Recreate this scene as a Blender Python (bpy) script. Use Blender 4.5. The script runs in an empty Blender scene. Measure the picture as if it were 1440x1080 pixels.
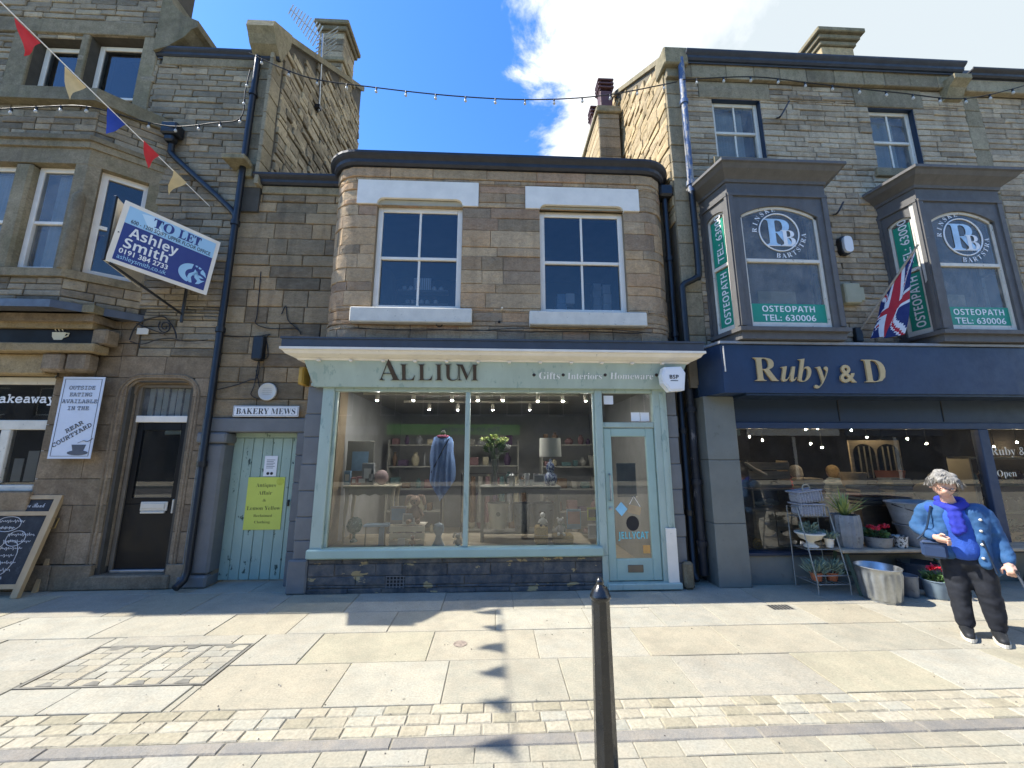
import bpy, math, random
from mathutils import Vector as V, Matrix
sc = bpy.context.scene
COL = sc.collection
rad = math.radians
# ---------------------------------------------------------------- camera
F_PX, PITCH, YAW, CAM_H, CAM_D = 540.0, 10.1, 2.5, 1.70, 5.14
CAM = V((0, -CAM_D, CAM_H))
_p, _y = rad(PITCH), rad(YAW)
FWD = V((math.sin(_y)*math.cos(_p), math.cos(_y)*math.cos(_p), math.sin(_p)))
RGT = V((math.cos(_y), -math.sin(_y), 0)); UPV = RGT.cross(FWD)
cd = bpy.data.cameras.new('camera'); cam = bpy.data.objects.new('camera', cd); COL.objects.link(cam)
cd.sensor_fit = 'HORIZONTAL'; cd.sensor_width = 36.0; cd.lens = 36.0*F_PX/1440.0
cd.clip_start = .05; cd.clip_end = 3000
cam.matrix_world = Matrix(((RGT.x, UPV.x, -FWD.x, CAM.x), (RGT.y, UPV.y, -FWD.y, CAM.y), (RGT.z, UPV.z, -FWD.z, CAM.z), (0, 0, 0, 1)))
sc.camera = cam
def P(px, py, Y):            # point of the real plane y = Y seen at a photograph position
    d = FWD + RGT*((px-720)/F_PX) + UPV*((540-py)/F_PX)
    return CAM + d*((Y-CAM.y)/d.y)
def G(px, py, Z=0.0):
    d = FWD + RGT*((px-720)/F_PX) + UPV*((540-py)/F_PX)
    return CAM + d*((Z-CAM.z)/d.z)
def RC(x0, y0, x1, y1, Y):   # -> X0, X1, Z0, Z1 on plane Y
    xm, ym = (x0+x1)/2, (y0+y1)/2
    return P(x0, ym, Y).x, P(x1, ym, Y).x, P(xm, y1, Y).z, P(xm, y0, Y).z
# ---------------------------------------------------------------- light
SUN = V((-.81, .042, 1.0)).normalized()
sl = bpy.data.lights.new('sun', 'SUN'); sl.energy = 2.05; sl.angle = rad(.55); sl.color = (1, .955, .87)
so = bpy.data.objects.new('sun', sl); COL.objects.link(so); so.location = (-20, 5, 30)
so.rotation_euler = SUN.to_track_quat('Z', 'Y').to_euler()
w = bpy.data.worlds.new('World'); sc.world = w; w.use_nodes = True
nt = w.node_tree; N = nt.nodes; L = nt.links; N.clear()
def nd(t, **k):
    n = N.new(t)
    for a, b in k.items(): setattr(n, a, b)
    return n
out = nd('ShaderNodeOutputWorld'); bg = nd('ShaderNodeBackground'); sky = nd('ShaderNodeTexSky')
sky.sky_type = 'NISHITA'; sky.sun_disc = False; sky.sun_elevation = math.asin(SUN.z); sky.sun_rotation = math.atan2(SUN.x, SUN.y)
sky.air_density = 1.0; sky.dust_density = .15; sky.ozone_density = 2.0
tc = nd('ShaderNodeTexCoord'); sep = nd('ShaderNodeSeparateXYZ'); L.new(tc.outputs['Generated'], sep.inputs[0])
def mth(op, a, b=None, c=None):
    n = nd('ShaderNodeMath', operation=op)
    for i, q in enumerate((a, b, c)):
        if q is None: continue
        if isinstance(q, (int, float)): n.inputs[i].default_value = q
        else: L.new(q, n.inputs[i])
    return n.outputs[0]
zc = mth('MAXIMUM', sep.outputs['Z'], .06)
cmb = nd('ShaderNodeCombineXYZ'); L.new(mth('DIVIDE', sep.outputs['X'], zc), cmb.inputs[0]); L.new(mth('DIVIDE', sep.outputs['Y'], zc), cmb.inputs[1])
nz = nd('ShaderNodeTexNoise'); nz.inputs['Scale'].default_value = 2.6; nz.inputs['Detail'].default_value = 9; nz.inputs['Roughness'].default_value = .62; nz.inputs['Distortion'].default_value = .35
cof = nd('ShaderNodeVectorMath', operation='ADD'); L.new(cmb.outputs[0], cof.inputs[0]); cof.inputs[1].default_value = (6.37, 6.9, 0.0)
L.new(cof.outputs[0], nz.inputs['Vector'])
nz2 = nd('ShaderNodeTexNoise'); nz2.inputs['Scale'].default_value = 1.3; nz2.inputs['Detail'].default_value = 6; L.new(cmb.outputs[0], nz2.inputs['Vector'])
# a bank of cloud to the right of the street, clear blue to the left
lean = mth('ADD', mth('MULTIPLY', sep.outputs['X'], 1.0), mth('ADD', mth('MULTIPLY', sep.outputs['Y'], .55), mth('MULTIPLY', sep.outputs['Z'], .6)))
cov = mth('ADD', mth('SUBTRACT', lean, .875), mth('MULTIPLY', mth('SUBTRACT', nz.outputs['Fac'], .5), .55))
ss = nd('ShaderNodeMapRange', interpolation_type='SMOOTHSTEP'); L.new(cov, ss.inputs['Value']); ss.inputs['From Min'].default_value = -.02; ss.inputs['From Max'].default_value = .07
cr = nd('ShaderNodeValToRGB'); L.new(mth('ADD', mth('MULTIPLY', nz2.outputs['Fac'], .55), mth('MULTIPLY', cov, .62)), cr.inputs[0])
e = cr.color_ramp.elements; e[0].position = .3; e[0].color = (2.3, 2.3, 2.3, 1); e[1].position = .46; e[1].color = (1.12, 1.25, 1.33, 1)
hs = nd('ShaderNodeHueSaturation'); hs.inputs['Saturation'].default_value = 1.3; hs.inputs['Hue'].default_value = .508; hs.inputs['Value'].default_value = .5; L.new(sky.outputs[0], hs.inputs['Color'])
mx = nd('ShaderNodeMix', data_type='RGBA'); L.new(ss.outputs[0], mx.inputs['Factor']); L.new(hs.outputs[0], mx.inputs['A']); L.new(cr.outputs[0], mx.inputs['B'])
L.new(mx.outputs['Result'], bg.inputs['Color']); bg.inputs['Strength'].default_value = .15; L.new(bg.outputs[0], out.inputs[0])
sc.view_settings.view_transform = 'Standard'; sc.view_settings.look = 'None'; sc.view_settings.gamma = 1
sc.view_settings.exposure = 2.25
sc.cycles.max_bounces = 8; sc.cycles.transparent_max_bounces = 16; sc.cycles.diffuse_bounces = 4; sc.cycles.glossy_bounces = 4
sc.cycles.caustics_reflective = False; sc.cycles.caustics_refractive = False; sc.cycles.use_denoising = True
# ---------------------------------------------------------------- helpers
rng = random.Random(11)
ORG = {}
def thing(name, label, cat, loc=(0, 0, 0), group=None):
    o = bpy.data.objects.new(name, None); COL.objects.link(o); o.location = loc; o.empty_display_size = .1
    o['label'] = label; o['category'] = cat
    if group: o['group'] = group
    ORG[o.name] = V(loc); return o
def setup_struct(o): o['kind'] = 'structure'; return o
def mk(name, vs, fs, m, parent=None, smooth=False, label=None, cat=None, kind=None, group=None, ang=40):
    if parent is not None: org = ORG[parent.name]
    else:
        xs = [v[0] for v in vs]; ys = [v[1] for v in vs]; zs = [v[2] for v in vs]
        org = V(((min(xs)+max(xs))/2, (min(ys)+max(ys))/2, min(zs)))
    me = bpy.data.meshes.new(name)
    me.from_pydata([(v[0]-org.x, v[1]-org.y, v[2]-org.z) for v in vs], [], fs)
    if isinstance(m, (list, tuple)):
        for q in m: me.materials.append(q)
    else: me.materials.append(m)
    if smooth:
        me.polygons.foreach_set('use_smooth', [True]*len(me.polygons))
        me.set_sharp_from_angle(angle=rad(ang))
    o = bpy.data.objects.new(name, me); COL.objects.link(o)
    if parent is not None: o.parent = parent
    else: o.location = org
    ORG[o.name] = org
    if label: o['label'] = label
    if cat: o['category'] = cat
    if kind: o['kind'] = kind
    if group: o['group'] = group
    return o
class MB:
    def __init__(s): s.v = []; s.f = []
    def add(s, vs, fs):
        n = len(s.v); s.v += [tuple(v) for v in vs]; s.f += [tuple(i+n for i in f) for f in fs]; return s
    def box(s, x0, x1, y0, y1, z0, z1, b=0.0, M=None):
        if x0 > x1: x0, x1 = x1, x0
        if y0 > y1: y0, y1 = y1, y0
        if z0 > z1: z0, z1 = z1, z0
        b = min(b, (x1-x0)*.45, (y1-y0)*.45, (z1-z0)*.45)
        if b <= 0:
            vs = [(x, y, z) for x in (x0, x1) for y in (y0, y1) for z in (z0, z1)]
            fs = [(0, 1, 3, 2), (4, 6, 7, 5), (0, 4, 5, 1), (2, 3, 7, 6), (0, 2, 6, 4), (1, 5, 7, 3)]
        else:
            vs = []; idx = {}
            for i, (xo, xi) in enumerate(((x0, x0+b), (x1, x1-b))):
                for j, (yo, yi) in enumerate(((y0, y0+b), (y1, y1-b))):
                    for k, (zo, zi) in enumerate(((z0, z0+b), (z1, z1-b))):
                        idx[i, j, k, 0] = len(vs); vs.append((xo, yi, zi))
                        idx[i, j, k, 1] = len(vs); vs.append((xi, yo, zi))
                        idx[i, j, k, 2] = len(vs); vs.append((xi, yi, zo))
            fs = []
            for i in (0, 1):
                q = [idx[i, 0, 0, 0], idx[i, 1, 0, 0], idx[i, 1, 1, 0], idx[i, 0, 1, 0]]; fs.append(q if i else q[::-1])
                q = [idx[0, i, 0, 1], idx[1, i, 0, 1], idx[1, i, 1, 1], idx[0, i, 1, 1]]; fs.append(q[::-1] if i else q)
                q = [idx[0, 0, i, 2], idx[1, 0, i, 2], idx[1, 1, i, 2], idx[0, 1, i, 2]]; fs.append(q if i else q[::-1])
            for j in (0, 1):
                for k in (0, 1):
                    fs.append([idx[0, j, k, 1], idx[1, j, k, 1], idx[1, j, k, 2], idx[0, j, k, 2]][::(-1 if j == k else 1)])
                    fs.append([idx[j, 0, k, 2], idx[j, 1, k, 2], idx[j, 1, k, 0], idx[j, 0, k, 0]][::(-1 if j == k else 1)])
                    fs.append([idx[j, k, 0, 0], idx[j, k, 1, 0], idx[j, k, 1, 1], idx[j, k, 0, 1]][::(-1 if j == k else 1)])
                    for i in (0, 1): fs.append([idx[i, j, k, 0], idx[i, j, k, 1], idx[i, j, k, 2]][::(1 if (i+j+k) % 2 else -1)])
        if M is not None: vs = [M @ V(v) for v in vs]
        return s.add(vs, fs)
    def prism(s, poly, y0, y1, mp=None):        # polygon in (x, z), extruded from y0 (front) to y1
        n = len(poly); ar = sum(poly[i][0]*poly[(i+1) % n][1]-poly[(i+1) % n][0]*poly[i][1] for i in range(n))
        if ar < 0: poly = poly[::-1]
        vs = [(x, y0, z) for x, z in poly]+[(x, y1, z) for x, z in poly]
        if mp: vs = [mp(*v) for v in vs]
        fs = [tuple(range(n)), tuple(range(2*n-1, n-1, -1))]+[(i, i+n, (i+1) % n+n, (i+1) % n) for i in range(n)]
        return s.add(vs, fs)
    def plan(s, poly, z0, z1):                  # polygon in (x, y), extruded up
        n = len(poly); ar = sum(poly[i][0]*poly[(i+1) % n][1]-poly[(i+1) % n][0]*poly[i][1] for i in range(n))
        if ar < 0: poly = poly[::-1]
        vs = [(x, y, z0) for x, y in poly]+[(x, y, z1) for x, y in poly]
        fs = [tuple(range(n-1, -1, -1)), tuple(range(n, 2*n))]+[(i, (i+1) % n, (i+1) % n+n, i+n) for i in range(n)]
        return s.add(vs, fs)
    def tube(s, pts, r, n=8, cap=True, sq=1.0):
        pts = [V(p) for p in pts]; rs = r if isinstance(r, (list, tuple)) else [r]*len(pts)
        vs = []; fs = []; pu = None
        for i, p in enumerate(pts):
            t = (pts[min(i+1, len(pts)-1)]-pts[max(i-1, 0)]).normalized()
            if pu is None: u = t.cross(V((0, 0, 1))); u = u if u.length > .05 else t.cross(V((0, 1, 0)))
            else: u = pu-t*pu.dot(t)
            u.normalize(); pu = u; q = t.cross(u)
            for k in range(n):
                a = 2*math.pi*k/n; vs.append(p+u*(math.cos(a)*rs[i])+q*(math.sin(a)*rs[i]*sq))
        m = len(pts)
        for i in range(m-1):
            for k in range(n): fs.append((i*n+k, i*n+(k+1) % n, (i+1)*n+(k+1) % n, (i+1)*n+k))
        if cap: fs.append(tuple(range(n-1, -1, -1))); fs.append(tuple((m-1)*n+k for k in range(n)))
        return s.add(vs, fs)
    def lathe(s, prof, c, n=20, sx=1.0, sy=1.0, M=None, cap=True):
        vs = []; fs = []
        for r, z in prof:
            for k in range(n):
                a = 2*math.pi*k/n; v = V((r*math.cos(a)*sx, r*math.sin(a)*sy, z))
                if M is not None: v = M @ v
                vs.append(V(c)+v)
        m = len(prof)
        for i in range(m-1):
            for k in range(n): fs.append((i*n+k, i*n+(k+1) % n, (i+1)*n+(k+1) % n, (i+1)*n+k))
        if cap: fs.append(tuple(range(n-1, -1, -1))); fs.append(tuple((m-1)*n+k for k in range(n)))
        return s.add(vs, fs)
    def sphere(s, c, r, n=10, m=7, sx=1, sy=1, sz=1):
        return s.lathe([(max(r*math.sin(math.pi*i/m), .0004), -r*math.cos(math.pi*i/m)*sz) for i in range(m+1)], c, n, sx, sy)
    def build(s, name, m, parent=None, smooth=False, **k): return mk(name, s.v, s.f, m, parent, smooth, **k)
def bx(name, m, parent, x0, x1, y0, y1, z0, z1, b=.006, **k): return MB().box(x0, x1, y0, y1, z0, z1, b).build(name, m, parent, **k)
def catmull(pts, n=6):
    pts = [V(p) for p in pts]; o = []
    for i in range(len(pts)-1):
        a, b, c, d = pts[max(i-1, 0)], pts[i], pts[i+1], pts[min(i+2, len(pts)-1)]
        for k in range(n):
            t = k/n; o.append(.5*((2*b)+(c-a)*t+(2*a-5*b+4*c-d)*t*t+(3*b-a-3*c+d)*t**3))
    return o+[pts[-1]]
def _mm(s, U, l): return ''.join(chr(U+ord(c)-65) if 'A' <= c <= 'Z' else (chr(0x210E) if (l == 0x1D44E and c == 'h') else chr(l+ord(c)-97)) if 'a' <= c <= 'z' else c for c in s)
STY = {'serif': (0x1D400, 0x1D41A), 'ital': (0x1D434, 0x1D44E), 'bital': (0x1D468, 0x1D482), 'script': (0x1D4D0, 0x1D4EA), 'type': (0x1D670, 0x1D68A), 'bold': (0x1D5D4, 0x1D5EE)}
def txt(body, org, u, v, m, parent, w=None, h=None, style=None, ext=.002, off=0, align='L', name='lettering', fs_=None, **k):
    # letters on the plane through org spanned by unit vectors u (along) and v (up); fitted to width w and/or cap height h
    c = bpy.data.curves.new('t', 'FONT'); c.body = _mm(body, *STY[style]) if style else body; c.size = 1; c.offset = off; c.resolution_u = 3
    o = bpy.data.objects.new('t', c); me = bpy.data.meshes.new_from_object(o)
    pts = [q.co.copy() for q in me.vertices]; fs = [tuple(p.vertices) for p in me.polygons]
    bpy.data.objects.remove(o); bpy.data.curves.remove(c); bpy.data.meshes.remove(me)
    if not pts: return None
    x0, x1 = min(p.x for p in pts), max(p.x for p in pts); y1 = .70; y0 = 0
    if body and not any(ch.isupper() or ch.isdigit() for ch in body): y1 = max(p.y for p in pts)
    sx = w/(x1-x0) if w else (fs_ or h/y1); sy = h/y1 if h else sx
    sh = {'L': 0, 'C': -.5, 'R': -1}[align]*(x1-x0)
    u, v, org = V(u), V(v), V(org); nrm = u.cross(v)
    front = [org+u*((p.x-x0+sh)*sx)+v*(p.y*sy)+nrm*ext for p in pts]
    vs = front[:]; F = list(fs)
    if ext >= .004:                                # raised letters get sides
        n = len(front); vs += [q-nrm*ext for q in front]; cnt = {}
        for f in fs:
            for i in range(len(f)):
                a, b = f[i], f[(i+1) % len(f)]; cnt[(a, b)] = 1
        for (a, b) in cnt:
            if (b, a) not in cnt: F.append((b, a, a+n, b+n))
    return mk(name, vs, F, m, parent, **k)
# ---------------------------------------------------------------- materials
def lin(c):
    if isinstance(c, str):
        c = c.lstrip('#'); c = [int(c[i:i+2], 16)/255 for i in (0, 2, 4)]
        c = [x/12.92 if x <= .04045 else ((x+.055)/1.055)**2.4 for x in c]
    return (c[0], c[1], c[2], 1)
class NT:
    def __init__(s, name):
        s.m = bpy.data.materials.new(name); s.m.use_nodes = True; s.t = s.m.node_tree; s.b = s.t.nodes['Principled BSDF']
        s.pos = s.n('ShaderNodeNewGeometry').outputs['Position']
    def n(s, t, **k):
        q = s.t.nodes.new(t)
        for a, b in k.items(): setattr(q, a, b)
        return q
    def set(s, q, i, val):
        if isinstance(val, bpy.types.NodeSocket): s.t.links.new(val, q.inputs[i])
        else: q.inputs[i].default_value = val
    def noise(s, scale, detail=4, rough=.55, vec=None, stretch=None):
        q = s.n('ShaderNodeTexNoise'); q.inputs['Scale'].default_value = scale; q.inputs['Detail'].default_value = detail; q.inputs['Roughness'].default_value = rough
        v = vec or s.pos
        if stretch:
            mp = s.n('ShaderNodeMapping'); mp.inputs['Scale'].default_value = stretch; s.t.links.new(v, mp.inputs[0]); v = mp.outputs[0]
        s.t.links.new(v, q.inputs['Vector']); return q.outputs['Fac']
    def ramp(s, fac, stops):
        q = s.n('ShaderNodeValToRGB'); s.set(q, 0, fac); e = q.color_ramp.elements
        while len(e) < len(stops): e.new(.5)
        for i, (p, c) in enumerate(stops): e[i].position = p; e[i].color = lin(c) if not isinstance(c, (int, float)) else (c, c, c, 1)
        return q.outputs[0]
    def mix(s, fac, a, b, mode='MIX'):
        q = s.n('ShaderNodeMix', data_type='RGBA', blend_type=mode)
        s.set(q, 'Factor', fac)
        for i, c in (('A', a), ('B', b)):
            s.set(q, i, c if isinstance(c, bpy.types.NodeSocket) else lin(c))
        return q.outputs['Result']
    def math(s, op, a, b=0.0):
        q = s.n('ShaderNodeMath', operation=op); s.set(q, 0, a); s.set(q, 1, b); return q.outputs[0]
    def bump(s, h, strength, dist=.01):
        q = s.n('ShaderNodeBump'); q.inputs['Strength'].default_value = strength; q.inputs['Distance'].default_value = dist
        s.t.links.new(h, q.inputs['Height']); s.t.links.new(q.outputs[0], s.b.inputs['Normal'])
def mat(name, col, rough=.6, var=.18, scale=6, bump=0.0, bscale=60, metal=0, spec=.5, col2=None, stretch=None, thr=None, rvar=.1, coat=0):
    t = NT(name); c = lin(col); lo = [x*(1-var) for x in c[:3]]; hi = [min(1, x*(1+var)) for x in c[:3]]
    f = t.noise(scale, 6, .6, stretch=stretch)
    k = t.ramp(f, [(.3, lo), (.7, hi)])
    if col2: k = t.mix(t.ramp(t.noise(scale*1.7+3, 7, .65, stretch=stretch), [(thr or .6, 0.), ((thr or .6)+.05, 1.)]), k, col2)
    t.set(t.b, 'Base Color', k); t.set(t.b, 'Metallic', metal); t.set(t.b, 'Specular IOR Level', spec)
    t.set(t.b, 'Roughness', t.ramp(t.noise(scale*2.3, 4), [(.3, max(0., rough-rvar)), (.7, min(1., rough+rvar))]))
    if coat: t.set(t.b, 'Coat Weight', coat)
    if bump: t.bump(t.noise(bscale, 5, .6), bump)
    return t.m
def stone(name, cols, island=False, gain=1.45, soot=.45, grain=45, bump=.75, rough=.9, layer=None, moss=0, sootc='#2e2b28', bd=.018, patch=None, spots=False):
    t = NT(name)
    r = t.n('ShaderNodeNewGeometry').outputs['Random Per Island'] if island else t.n('ShaderNodeObjectInfo').outputs['Random']
    wt = (1.08, 1.0, .85) if gain > 1.2 else (1, 1, 1)
    cols = [[x*w_*min(gain, .5/max(lin(c)[:3])) for x, w_ in zip(lin(c)[:3], wt)] for c in cols]
    n = len(cols); k = t.ramp(r, [(i/(n-1), c) for i, c in enumerate(cols)])
    f1 = t.noise(7, 7, .65, stretch=layer); k = t.mix(t.ramp(f1, [(.4, 0.), (.72, .5)]), k, t.mix(.5, k, '#bfae93'))
    f2 = t.noise(1.1, 6, .62); f3 = t.noise(9, 7, .7)
    sm = t.math('MULTIPLY', t.ramp(t.math('ADD', t.math('MULTIPLY', f2, .6), t.math('MULTIPLY', f3, .4)), [(.42, 0.), (.68, 1.)]), soot)
    k = t.mix(sm, k, sootc)
    stk = t.ramp(t.noise(2.4, 6, .6, stretch=(2.6, 2.6, .22)), [(.52, 0.), (.74, 1.)]); k = t.mix(t.math('MULTIPLY', stk, soot*.75 if gain > 1.2 else 0.), k, sootc)
    if moss: k = t.mix(t.math('MULTIPLY', t.ramp(t.noise(1.7, 6, .6), [(.5, 0.), (.7, 1.)]), moss), k, '#4d5232')
    k = t.mix(t.math('MULTIPLY', t.ramp(t.noise(15, 8, .72, stretch=layer), [(.5, 0.), (.72, 1.)]), .55 if gain > 1.2 else .15), k, t.mix(.75, k, '#4a3f33'))
    fg = t.noise(grain, 5, .7, stretch=layer); k = t.mix(.6, k, t.ramp(fg, [(.22, .28), (.78, .78)]), 'OVERLAY')
    if spots:
        vo = t.n('ShaderNodeTexVoronoi'); vo.inputs['Scale'].default_value = 5.0; t.t.links.new(t.pos, vo.inputs['Vector']); sp = t.n('ShaderNodeSeparateColor'); t.t.links.new(vo.outputs['Color'], sp.inputs[0])
        msk = t.math('MULTIPLY', t.math('LESS_THAN', vo.outputs['Distance'], t.math('MULTIPLY', sp.outputs[1], .09)), t.math('GREATER_THAN', sp.outputs[0], .72)); k = t.mix(t.math('MULTIPLY', msk, .6), k, '#55524a')
        k = t.mix(t.math('MULTIPLY', t.ramp(t.noise(2.2, 8, .7), [(.48, 0.), (.7, 1.)]), .3), k, '#6f6a5d')
    if patch: k = t.mix(t.ramp(t.noise(5.5, 5, .6, stretch=(.6, 1, 1.3)), [(patch[1], 0.), (patch[1]+.015, 1.)]), k, patch[0])
    t.set(t.b, 'Base Color', k); t.set(t.b, 'Roughness', rough); t.set(t.b, 'Specular IOR Level', .25)
    h = t.math('ADD', t.math('MULTIPLY', fg, .5), t.noise(grain*.3, 5, .6, stretch=layer)); t.bump(h, bump, bd)
    return t.m
def glass(name, refl=1.9, tint=(.92, .95, .96), dirt=.03, gr=.0):
    t = NT(name); N_ = t.t.nodes; lk = t.t.links
    tr = t.n('ShaderNodeBsdfTransparent'); tr.inputs[0].default_value = (*tint, 1)
    gl = t.n('ShaderNodeBsdfGlossy'); gl.inputs['Roughness'].default_value = gr
    df = t.n('ShaderNodeBsdfDiffuse'); df.inputs[0].default_value = (.55, .55, .52, 1)
    fr = t.n('ShaderNodeFresnel'); fr.inputs[0].default_value = refl
    b = t.n('ShaderNodeBump'); b.inputs['Strength'].default_value = .06; b.inputs['Distance'].default_value = .004; lk.new(t.noise(2.2, 2), b.inputs['Height']); lk.new(b.outputs[0], gl.inputs['Normal'])
    m1 = t.n('ShaderNodeMixShader'); lk.new(fr.outputs[0], m1.inputs[0]); lk.new(tr.outputs[0], m1.inputs[1]); lk.new(gl.outputs[0], m1.inputs[2])
    m2 = t.n('ShaderNodeMixShader'); lk.new(t.math('MULTIPLY', t.ramp(t.noise(5, 6, .7), [(.35, .3), (.75, 1.)]), dirt), m2.inputs[0]); lk.new(m1.outputs[0], m2.inputs[1]); lk.new(df.outputs[0], m2.inputs[2])
    lk.new(m2.outputs[0], N_['Material Output'].inputs[0]); return t.m
def emit(name, col, s):
    t = NT(name); t.set(t.b, 'Base Color', lin(col)); t.set(t.b, 'Emission Color', lin(col)); t.set(t.b, 'Emission Strength', s); return t.m
LAY = (1, 1, 3.2)
def pair(name, cols, **k): return stone(name, cols, False, **k), stone(name+'_joined', cols, True, **k)
M_left = pair('left_stone', ['#5a564e', '#767065', '#69645a', '#8c8273', '#4b4842', '#7d776b', '#655f55'], gain=1.75, soot=.5, layer=LAY)
M_gabL = pair('gable_rubble', ['#6d665a', '#8a8375', '#5a554b', '#9b9382', '#777064'], soot=.45, bump=.9, grain=25)
M_mews = pair('mews_stone', ['#6b6152', '#837661', '#5a5145', '#927f65', '#786d5c', '#4e4940'], gain=1.65, soot=.5, layer=LAY)
M_all = pair('allium_stone', ['#92816a', '#a6917a', '#82766a', '#b39a7c', '#9a806d', '#786d5f', '#a8947c', '#baa68c', '#8a7a67', '#a58a70'], gain=1.22, soot=.4, layer=(1, 1, 1.6))
M_rite = pair('right_stone', ['#8c8478', '#a29a8d', '#776f64', '#afa698', '#8a8073', '#9a9184', '#696258'], gain=1.65, soot=.5, layer=LAY)
M_gabR = pair('right_gable_stone', ['#8f8166', '#a39376', '#837760', '#ad9d82', '#7a705c'], soot=.18, bump=.9, grain=22)
M_ash = pair('left_ashlar', ['#685d50', '#74685a', '#5b5146', '#7c7062'], gain=1.45, soot=.42, bump=.25, moss=.15)
M_ashd = stone('bay_ashlar', ['#6b6455', '#77705f', '#5f594c'], soot=.5, bump=.3, moss=.3)
M_quoin = stone('quoin_ashlar', ['#6f6a5c', '#807a6b', '#625d51'], soot=.35, bump=.3, moss=.25)
M_cop = stone('coping_stone', ['#6a6656', '#7c7766', '#5c584a'], soot=.5, bump=.4, moss=.3)
M_mortL = mat('left_mortar', '#4d483f', .95, bump=.5)
M_mortA = mat('allium_mortar', '#85765f', .95, bump=.5)
M_mortR = mat('right_mortar', '#6b6251', .95, bump=.5)
M_slab = stone('paving_sandstone', ['#918d80', '#9a9687', '#968f7c', '#9d9a8c', '#8f8c80', '#99937c'], gain=1.0, spots=True, soot=.14, bump=.12, grain=70, sootc='#6e695c', bd=.006)
M_sett = stone('sett_sandstone', ['#8b8471', '#969080', '#827c69', '#9c9683', '#8b897d'], gain=1.19, soot=.16, bump=.55, grain=40, sootc='#68634f')
M_gran = stone('granite_kerb', ['#7d7a74', '#88857e', '#75726c'], gain=1.0, soot=.2, bump=.8, grain=150, bd=.008)
M_blk = stone('paving_block', ['#8f8b7b', '#979383', '#8a8575', '#9a978a'], gain=1.0, soot=.2, bump=.2, grain=60, sootc='#716c5a', bd=.006)
M_joint = mat('paving_joint', '#8f8979', .95, var=.3, bump=.5)
M_road = mat('asphalt', '#4a4946', .92, var=.25, scale=3, bump=.6, bscale=120)
M_white = mat('white_paint', '#e6ddcd', .5, var=.07, scale=5, bump=.12, bscale=30, col2='#a9a698', thr=.68)
M_whited = mat('weathered_white_paint', '#d3cdbe', .6, var=.1, scale=7, bump=.25, bscale=40, col2='#8c877a', thr=.63)
M_tan = stone('tan_ashlar', ['#75684f', '#85775c', '#6b5f4a'], soot=.4, bump=.25)
M_cream = mat('cream_paint', '#b0a68c', .6, var=.08, scale=5, bump=.1, col2='#83785f', thr=.7)
M_sage = mat('sage_paint', '#a3b2a6', .5, var=.09, scale=5, bump=.14, bscale=30, col2='#8c9f95', thr=.58, stretch=(1, 1, .35))
M_sagew = mat('worn_sage_paint', '#9bb2a6', .5, var=.06, scale=4, bump=.15, bscale=30, col2='#2f4a43', thr=.735)
M_plank = mat('peeling_green_paint', '#9db1a1', .6, var=.08, scale=5, bump=.3, bscale=30, col2='#30453c', thr=.615, stretch=(1, 1, .55))
M_navy = mat('navy_paint', '#1d3350', .5, var=.14, scale=5, bump=.1, bscale=30, stretch=(1, 1, .4))
M_navyd = mat('dark_navy_paint', '#182a3f', .45, var=.1, scale=3, bump=.05)
M_slate = mat('slate_grey_lead', '#3d434c', .55, var=.15, scale=5, bump=.15)
M_iron = mat('black_cast_iron', '#191b1f', .42, var=.25, scale=9, bump=.2, bscale=50)
M_ironb = mat('peeling_blue_pipe', '#41597f', .6, var=.3, scale=7, bump=.35, bscale=40, col2='#8f8c86', thr=.5, stretch=(1, 1, .35))
M_ironr = mat('rusty_black_pipe', '#1e2229', .6, var=.4, scale=9, bump=.4, bscale=40, col2='#6d6a68', thr=.6, stretch=(1, 1, .3))
M_gutter = mat('black_gutter', '#23242a', .5, var=.25, scale=6, bump=.25)
M_bluegut = mat('blue_black_gutter', '#27303f', .55, var=.25, scale=6, bump=.25)
M_gpaint = mat('grey_masonry_paint', '#6c6d6c', .65, var=.12, scale=4, bump=.3, bscale=40, col2='#8c8a70', thr=.72)
M_plinth = pair('painted_plinth', ['#474b50', '#4f5357', '#404448'], gain=1.0, soot=.2, bump=.7, grain=18, patch=('#a8946c', .615))
M_bare = mat('bare_plinth_stone', '#a8946c', .9, var=.2, scale=12, bump=.5)
M_oriel = mat('weathered_oriel_paint', '#575553', .62, var=.14, scale=6, bump=.3, bscale=40, col2='#8b8b88', thr=.69, stretch=(1.6, 1.6, .7))
M_bare_w = mat('bleached_timber', '#c2bfb6', .7, var=.12, scale=14, bump=.3, col2='#6c6e72', thr=.62)
M_granp = mat('honed_granite_cladding', '#6f726c', .45, var=.12, scale=3, bump=.04, col2='#666962', thr=.6)
M_blackd = mat('black_gloss_door', '#0e0f11', .4, spec=.25, var=.2, scale=3)
M_dark = mat('dark_interior', '#2a2724', .9, var=.25, scale=2)
M_dark2 = mat('dim_interior_wall', '#54504a', .9, var=.2, scale=2)
M_int = mat('shop_interior_wall', '#8a8b8a', .85, var=.15, scale=2)
M_ceil = mat('shop_ceiling', '#8a8880', .9, var=.08)
M_oak = mat('pale_floorboards', '#a59a86', .6, var=.2, scale=5, stretch=(1, 8, 1))
G_shop = glass('shop_glass', 2.05, tint=(.86, .89, .9), dirt=.04)
G_up = glass('upper_glass', 1.95, tint=(.75, .8, .85), dirt=.02)
G_old = glass('old_glass', 1.62, tint=(.8, .85, .85), dirt=.3)
M_gold = mat('gold_lettering', '#c3a97a', .42, var=.08, metal=.25)
M_brown = mat('dark_bronze_lettering', '#2e221d', .4, var=.2)
M_wht = mat('white_print', '#e6e6e4', .6, var=.02)
M_blk_p = mat('black_print', '#1d1d20', .6, var=.05)
M_grn = mat('green_sign_film', '#1d8a70', .45, var=.05)
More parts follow.
